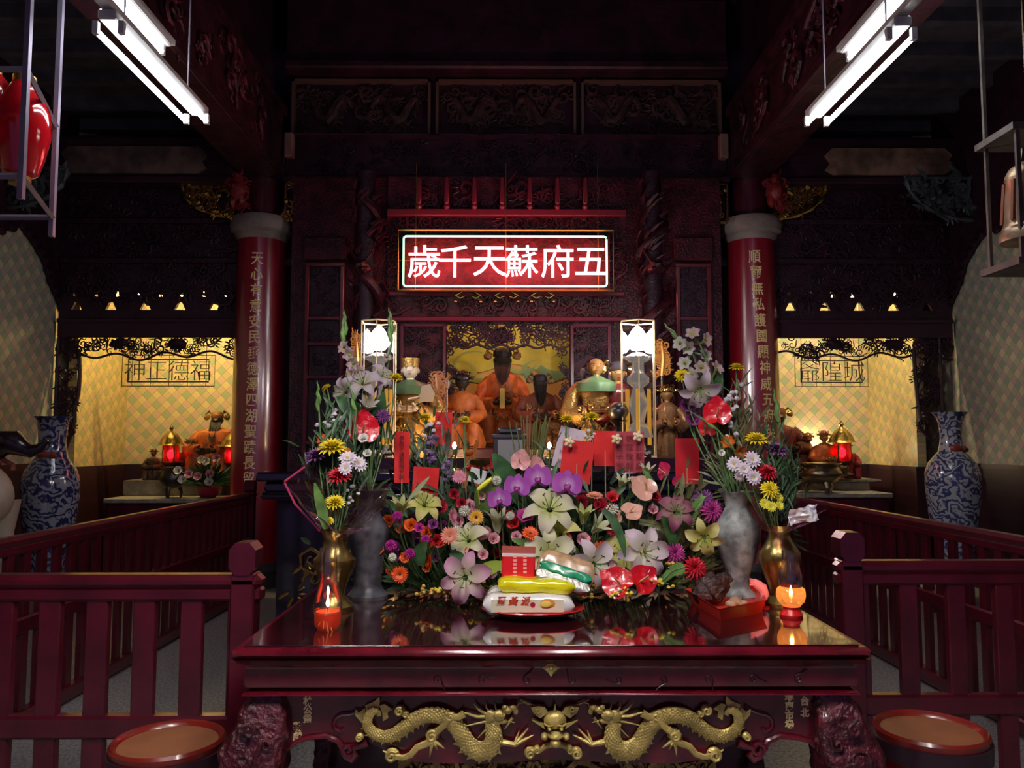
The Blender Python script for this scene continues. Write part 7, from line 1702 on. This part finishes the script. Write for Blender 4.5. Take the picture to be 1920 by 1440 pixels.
def floor_vase(px, D, ytop, wneck, wbody, ysh, ybot, label, m, lip):
    c = P(px, ytop, D); Z = lambda yy: P(px, yy, D).z; S2 = lambda w_: w_/2/F*D
    zb = Z(ybot); t = thing('porcelain_vase', label, 'vase', (c.x, D, zb))
    pr = [(S2(wbody*.62), zb), (S2(wbody*.66), zb+.02), (S2(wbody*.70), zb+.12), (S2(wbody*.92), zb+(Z(ysh)-zb)*.55), (S2(wbody), zb+(Z(ysh)-zb)*.85), (S2(wbody), Z(ysh)), (S2(wbody*.86), Z(ysh-20)), (S2(wneck*1.12), Z(ysh-42)), (S2(wneck*.95), Z(ysh-60)), (S2(wneck*.92), Z(ytop+45)), (S2(wneck), Z(ytop+22)), (S2(lip*.8), Z(ytop+8)), (S2(lip), c.z), (S2(lip*.9), c.z), (S2(wneck*.85), Z(ytop+24)), (S2(wneck*.8), Z(ytop+50))]
    MB().lathe([(r, z) for r, z in pr], (c.x, D, 0), 48).build('vase_body', m, t)
    q = MB(); 
    for s in (0,):
        q.ball((c.x-.01, D-S2(wneck*1.0), Z(ysh-48)), .055, .025, .035, bumpy=.5).ball((c.x+.07, D-S2(wneck*.9), Z(ysh-46)), .035, .022, .03, bumpy=.5)
    q.build('shoulder_ornament', mat('iron_red', (.30, .05, .03), .3), t)
    g = MB()
    for i, ch in enumerate('萬事如意'):
        gg_ = text_mb(ch, .06, .0005); rr = S2(wneck*.94)+.002
        for v in gg_.v:
            a = v.x/rr+.25; v.z += Z(ytop+36+i*12); v.x, v.y = c.x+rr*math.sin(a), D-rr*math.cos(a)
        g.join(gg_)
    g.build('blue_characters', mat('cobalt_ink', (.03, .03, .06), .3), t, smooth=False)
    s_ = thing('vase_stand', 'dark wooden stand under the porcelain vase on the '+('left' if px < 900 else 'right'), 'stand', (c.x, D, 0))
    MB().lathe([(.22, zb-.04), (.23, zb-.02), (.22, zb)], (c.x, D, 0), 32).build('top', WOOD, s_)
    for k in range(4):
        a = PI/4+k*PI/2; MB().tube([(c.x+.17*math.cos(a), D+.17*math.sin(a), zb-.03), (c.x+.21*math.cos(a), D+.21*math.sin(a), zb*.5), (c.x+.19*math.cos(a), D+.19*math.sin(a), 0)], [.03, .022, .028], n=8).build('leg', WOOD, s_)
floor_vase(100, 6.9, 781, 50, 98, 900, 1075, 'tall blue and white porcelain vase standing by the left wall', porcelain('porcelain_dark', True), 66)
floor_vase(1781, 7.3, 773, 40, 94, 888, 1052, 'tall blue and white porcelain vase standing by the right wall', porcelain('porcelain', False), 62)

# ================================================================ WHITE HORSE (only its hindquarters are in view)
HW = mat('horse_white', (.52, .46, .36), .5, vary=.12, vscale=6); hx, hy = P(-16, 900, 6.2).x, 6.2
t = thing('horse_statue', 'pale horse statue at the left edge, only its rump and sweeping black tail in view', 'statue', (hx-.5, hy, 0))
def Hp(px, py): return P(px, py, hy)
mb = MB(); X0 = hx
zr = Hp(0, 868).z
mb.ball((X0-.12, hy, zr-.26), .28, .20, .27, n=20, m=14); mb.ball((X0-.40, hy, zr-.26), .36, .21, .24, n=20, m=12); mb.ball((X0-.68, hy, zr-.24), .22, .19, .26, n=18, m=12)
for yy in (-.11, .11):
    mb.tube([(X0-.02, hy+yy, zr-.30), (X0+.0, hy+yy, zr-.55), (X0+.07, hy+yy, zr-.80), (X0-.0, hy+yy, zr-1.1), (X0-.02, hy+yy, .05)], [.17, .11, .06, .045, .05], n=14)
    mb.tube([(X0-.72, hy+yy, zr-.35), (X0-.72, hy+yy, zr-.75), (X0-.72, hy+yy, .05)], [.12, .06, .05], n=12)
bo = mb.build('body', HW, t)
MB().tube([(X0-.75, hy, zr-.15), (X0-.80, hy-.12, zr+.15), (X0-.82, hy-.22, zr+.40)], [.17, .12, .09], n=14).ball((X0-.83, hy-.34, zr+.40), .09, .22, .09, n=14, m=10).build('neck_and_head', HW, t)
for a_, b_ in ((-.02, .11), (-.02, -.11), (-.72, .11), (-.72, -.11)): MB().lathe([(.07, 0), (.055, .08)], (X0+a_, hy+b_, 0), 14).build('hoof', BLACKL, t)
tl = [(-10, 835), (8, 818), (28, 822), (42, 845), (58, 855), (75, 845), (90, 826)]
q = [Hp(a, b) for a, b in tl]; q = [Vector((X0-.02, hy, zr-.05))]+q
for _ in range(2): q = [q[0]]+[(q[i-1]+q[i]*2+q[i+1])/4 for i in range(1, len(q)-1)]+[q[-1]]
mb = MB().tube(q, [.05, .075, .10, .095, .065, .05, .04, .010], n=14)
mb.build('tail', mat('black_lacquer_tail', (.018, .010, .014), .25, coat=.6, bump=.3, bscale=20), t)
mb = MB().tube([Hp(-20, 850), Hp(5, 862), Hp(24, 872), Hp(24, 872)+Vector((0, 0, -.04))], [.02, .02, .018, .024], n=6).tube([Hp(-15, 840)+Vector((0, -.2, 0)), Hp(10, 848)+Vector((0, -.2, 0)), Hp(22, 868)+Vector((0, -.12, 0))], .012, n=6)
mb.build('crupper_strap', mat('dull_red_strap', (.20, .05, .04), .5), t)

# ================================================================ UPPER LEFT: RACK WITH RED LANTERNS; UPPER RIGHT: BELL
m = mat('cage_metal', (.30, .27, .36), .45, metal=.4)
t = thing('hanging_rack', 'grey metal hanging rack holding red lanterns at the upper left', 'rack', (P(60, 200, 4).x, 4.3, 5.2))
A0 = [P(62, 0, 4.0), P(50, 130, 4.0), P(25, 330, 4.0)]; xa = A0[1].x; zt0, zb0 = A0[1].z, A0[2].z
xb = P(108, 175, 4.75).x
for x, y_ in ((xa, 4.0), (xb, 4.75), (xa-1.0, 4.0), (xb-1.0, 4.75)):
    MB().box(x-.014, x+.014, y_-.014, y_+.014, zb0-.12, 5.22).build('upright', m, t, smooth=False)
for z in (zt0, zb0):
    for x in (0, -1.0): MB().tube([(xa+x, 4.0, z), (xb+x, 4.75, z)], .017, n=4).build('cross_bar', m, t, smooth=False)
    for x, y_ in ((xa, 4.0), (xb, 4.75)): MB().tube([(x, y_, z), (x-1.0, y_, z)], .017, n=4).build('cross_bar', m, t, smooth=False)
RL = mat('lantern_red', (.62, .008, .015), .12, coat=.8)
for px, r, lab in ((42, .145, 'glossy red oval lantern at the right in the hanging rack'), (-24, .17, 'glossy red oval lantern cut off by the left edge of the picture')):
    c = P(px, 245 if px > 0 else 225, 4.4); tt = thing('red_lantern', lab, 'lantern', (c.x, 4.4, c.z), 'red lanterns in the rack')
    MB().lathe([(.05, -.27), (.09, -.25), (r*.8, -.16), (r, -.02), (r*.95, .10), (r*.7, .20), (.07, .26), (.05, .28)], (c.x, 4.4, c.z), 36, mod=lambda a, z: 1+.012*math.cos(a*16)).build('lantern_body', RL, tt)
    MB().lathe([(.06, .27), (.06, .31)], (c.x, 4.4, c.z), 20).build('top_collar', GOLD, tt); MB().lathe([(.055, -.31), (.055, -.26)], (c.x, 4.4, c.z), 20).build('bottom_collar', GOLD, tt)
    MB().tube([(c.x, 4.4, c.z+.3), (c.x, 4.4, 5.22)], .006, n=5).build('cord', BLACKL, tt)
D = 4.6; c = P(1935, 380, D); x = c.x; z0, z1 = P(1935, 452, D).z, P(1935, 305, D).z
t = thing('temple_bell', 'old gilt bell with raised bands hanging at the upper right edge', 'bell', (x, D, z0))
h = z1-z0; r = .155
BM = mat('bell_gilt', (.45, .32, .20), .4, metal=.6, bump=.2, bscale=20, vary=.35, vscale=8)
MB().lathe([(r*1.12, 0), (r*1.15, .03), (r*1.02, h*.14), (r*1.05, h*.17), (r*1.0, h*.20), (r*.97, h*.22), (r*.9, h*.55), (r*.84, h*.78), (r*.88, h*.80), (r*.86, h*.84), (r*.72, h*.93), (r*.4, h), (r*.05, h*1.02)], (x, D, z0), 40).build('bell_body', BM, t)
for k in range(8):
    a = k*PI/4+.3; MB().tube([(x+r*.99*math.cos(a), D+r*.99*math.sin(a), z0+h*.24), (x+r*.86*math.cos(a), D+r*.86*math.sin(a), z0+h*.76)], .014, n=5).build('raised_band', mat('bell_band', (.30, .10, .06), .45, metal=.3), t)
MB().tube([(x-.05, D, z0+h), (x-.04, D, z0+h+.08), (x+.04, D, z0+h+.08), (x+.05, D, z0+h)], .015, n=8).tube([(x, D, z0+h+.08), (x, D, 5.24)], .008, n=5).build('hanger', BRONZE, t)
t = thing('bell_frame', 'weathered wooden frame around the bell at the upper right edge', 'frame', (x, D, 5.2))
fm = mat('weathered_frame', (.09, .075, .065), .5, bump=.3, vary=.4)
fx = P(1880, 300, D+.05).x
MB().box(fx-.012, fx+.012, D-.1, D-.08, z0-.12, z1+.16).box(fx-.01, fx+.01, D+.2, D+.22, z0-.12, 5.25).build('post', fm, t, smooth=False)
MB().box(fx-.04, fx+.6, D-.12, D+.26, z0-.16, z0-.12).build('shelf', fm, t, smooth=False); MB().box(fx-.04, fx+.6, D-.12, D+.26, z1+.16, z1+.2).build('frame_top', fm, t, smooth=False)
MB().box(fx+.56, fx+.6, D+.2, D+.24, z0-.12, 5.25).build('post', fm, t, smooth=False)
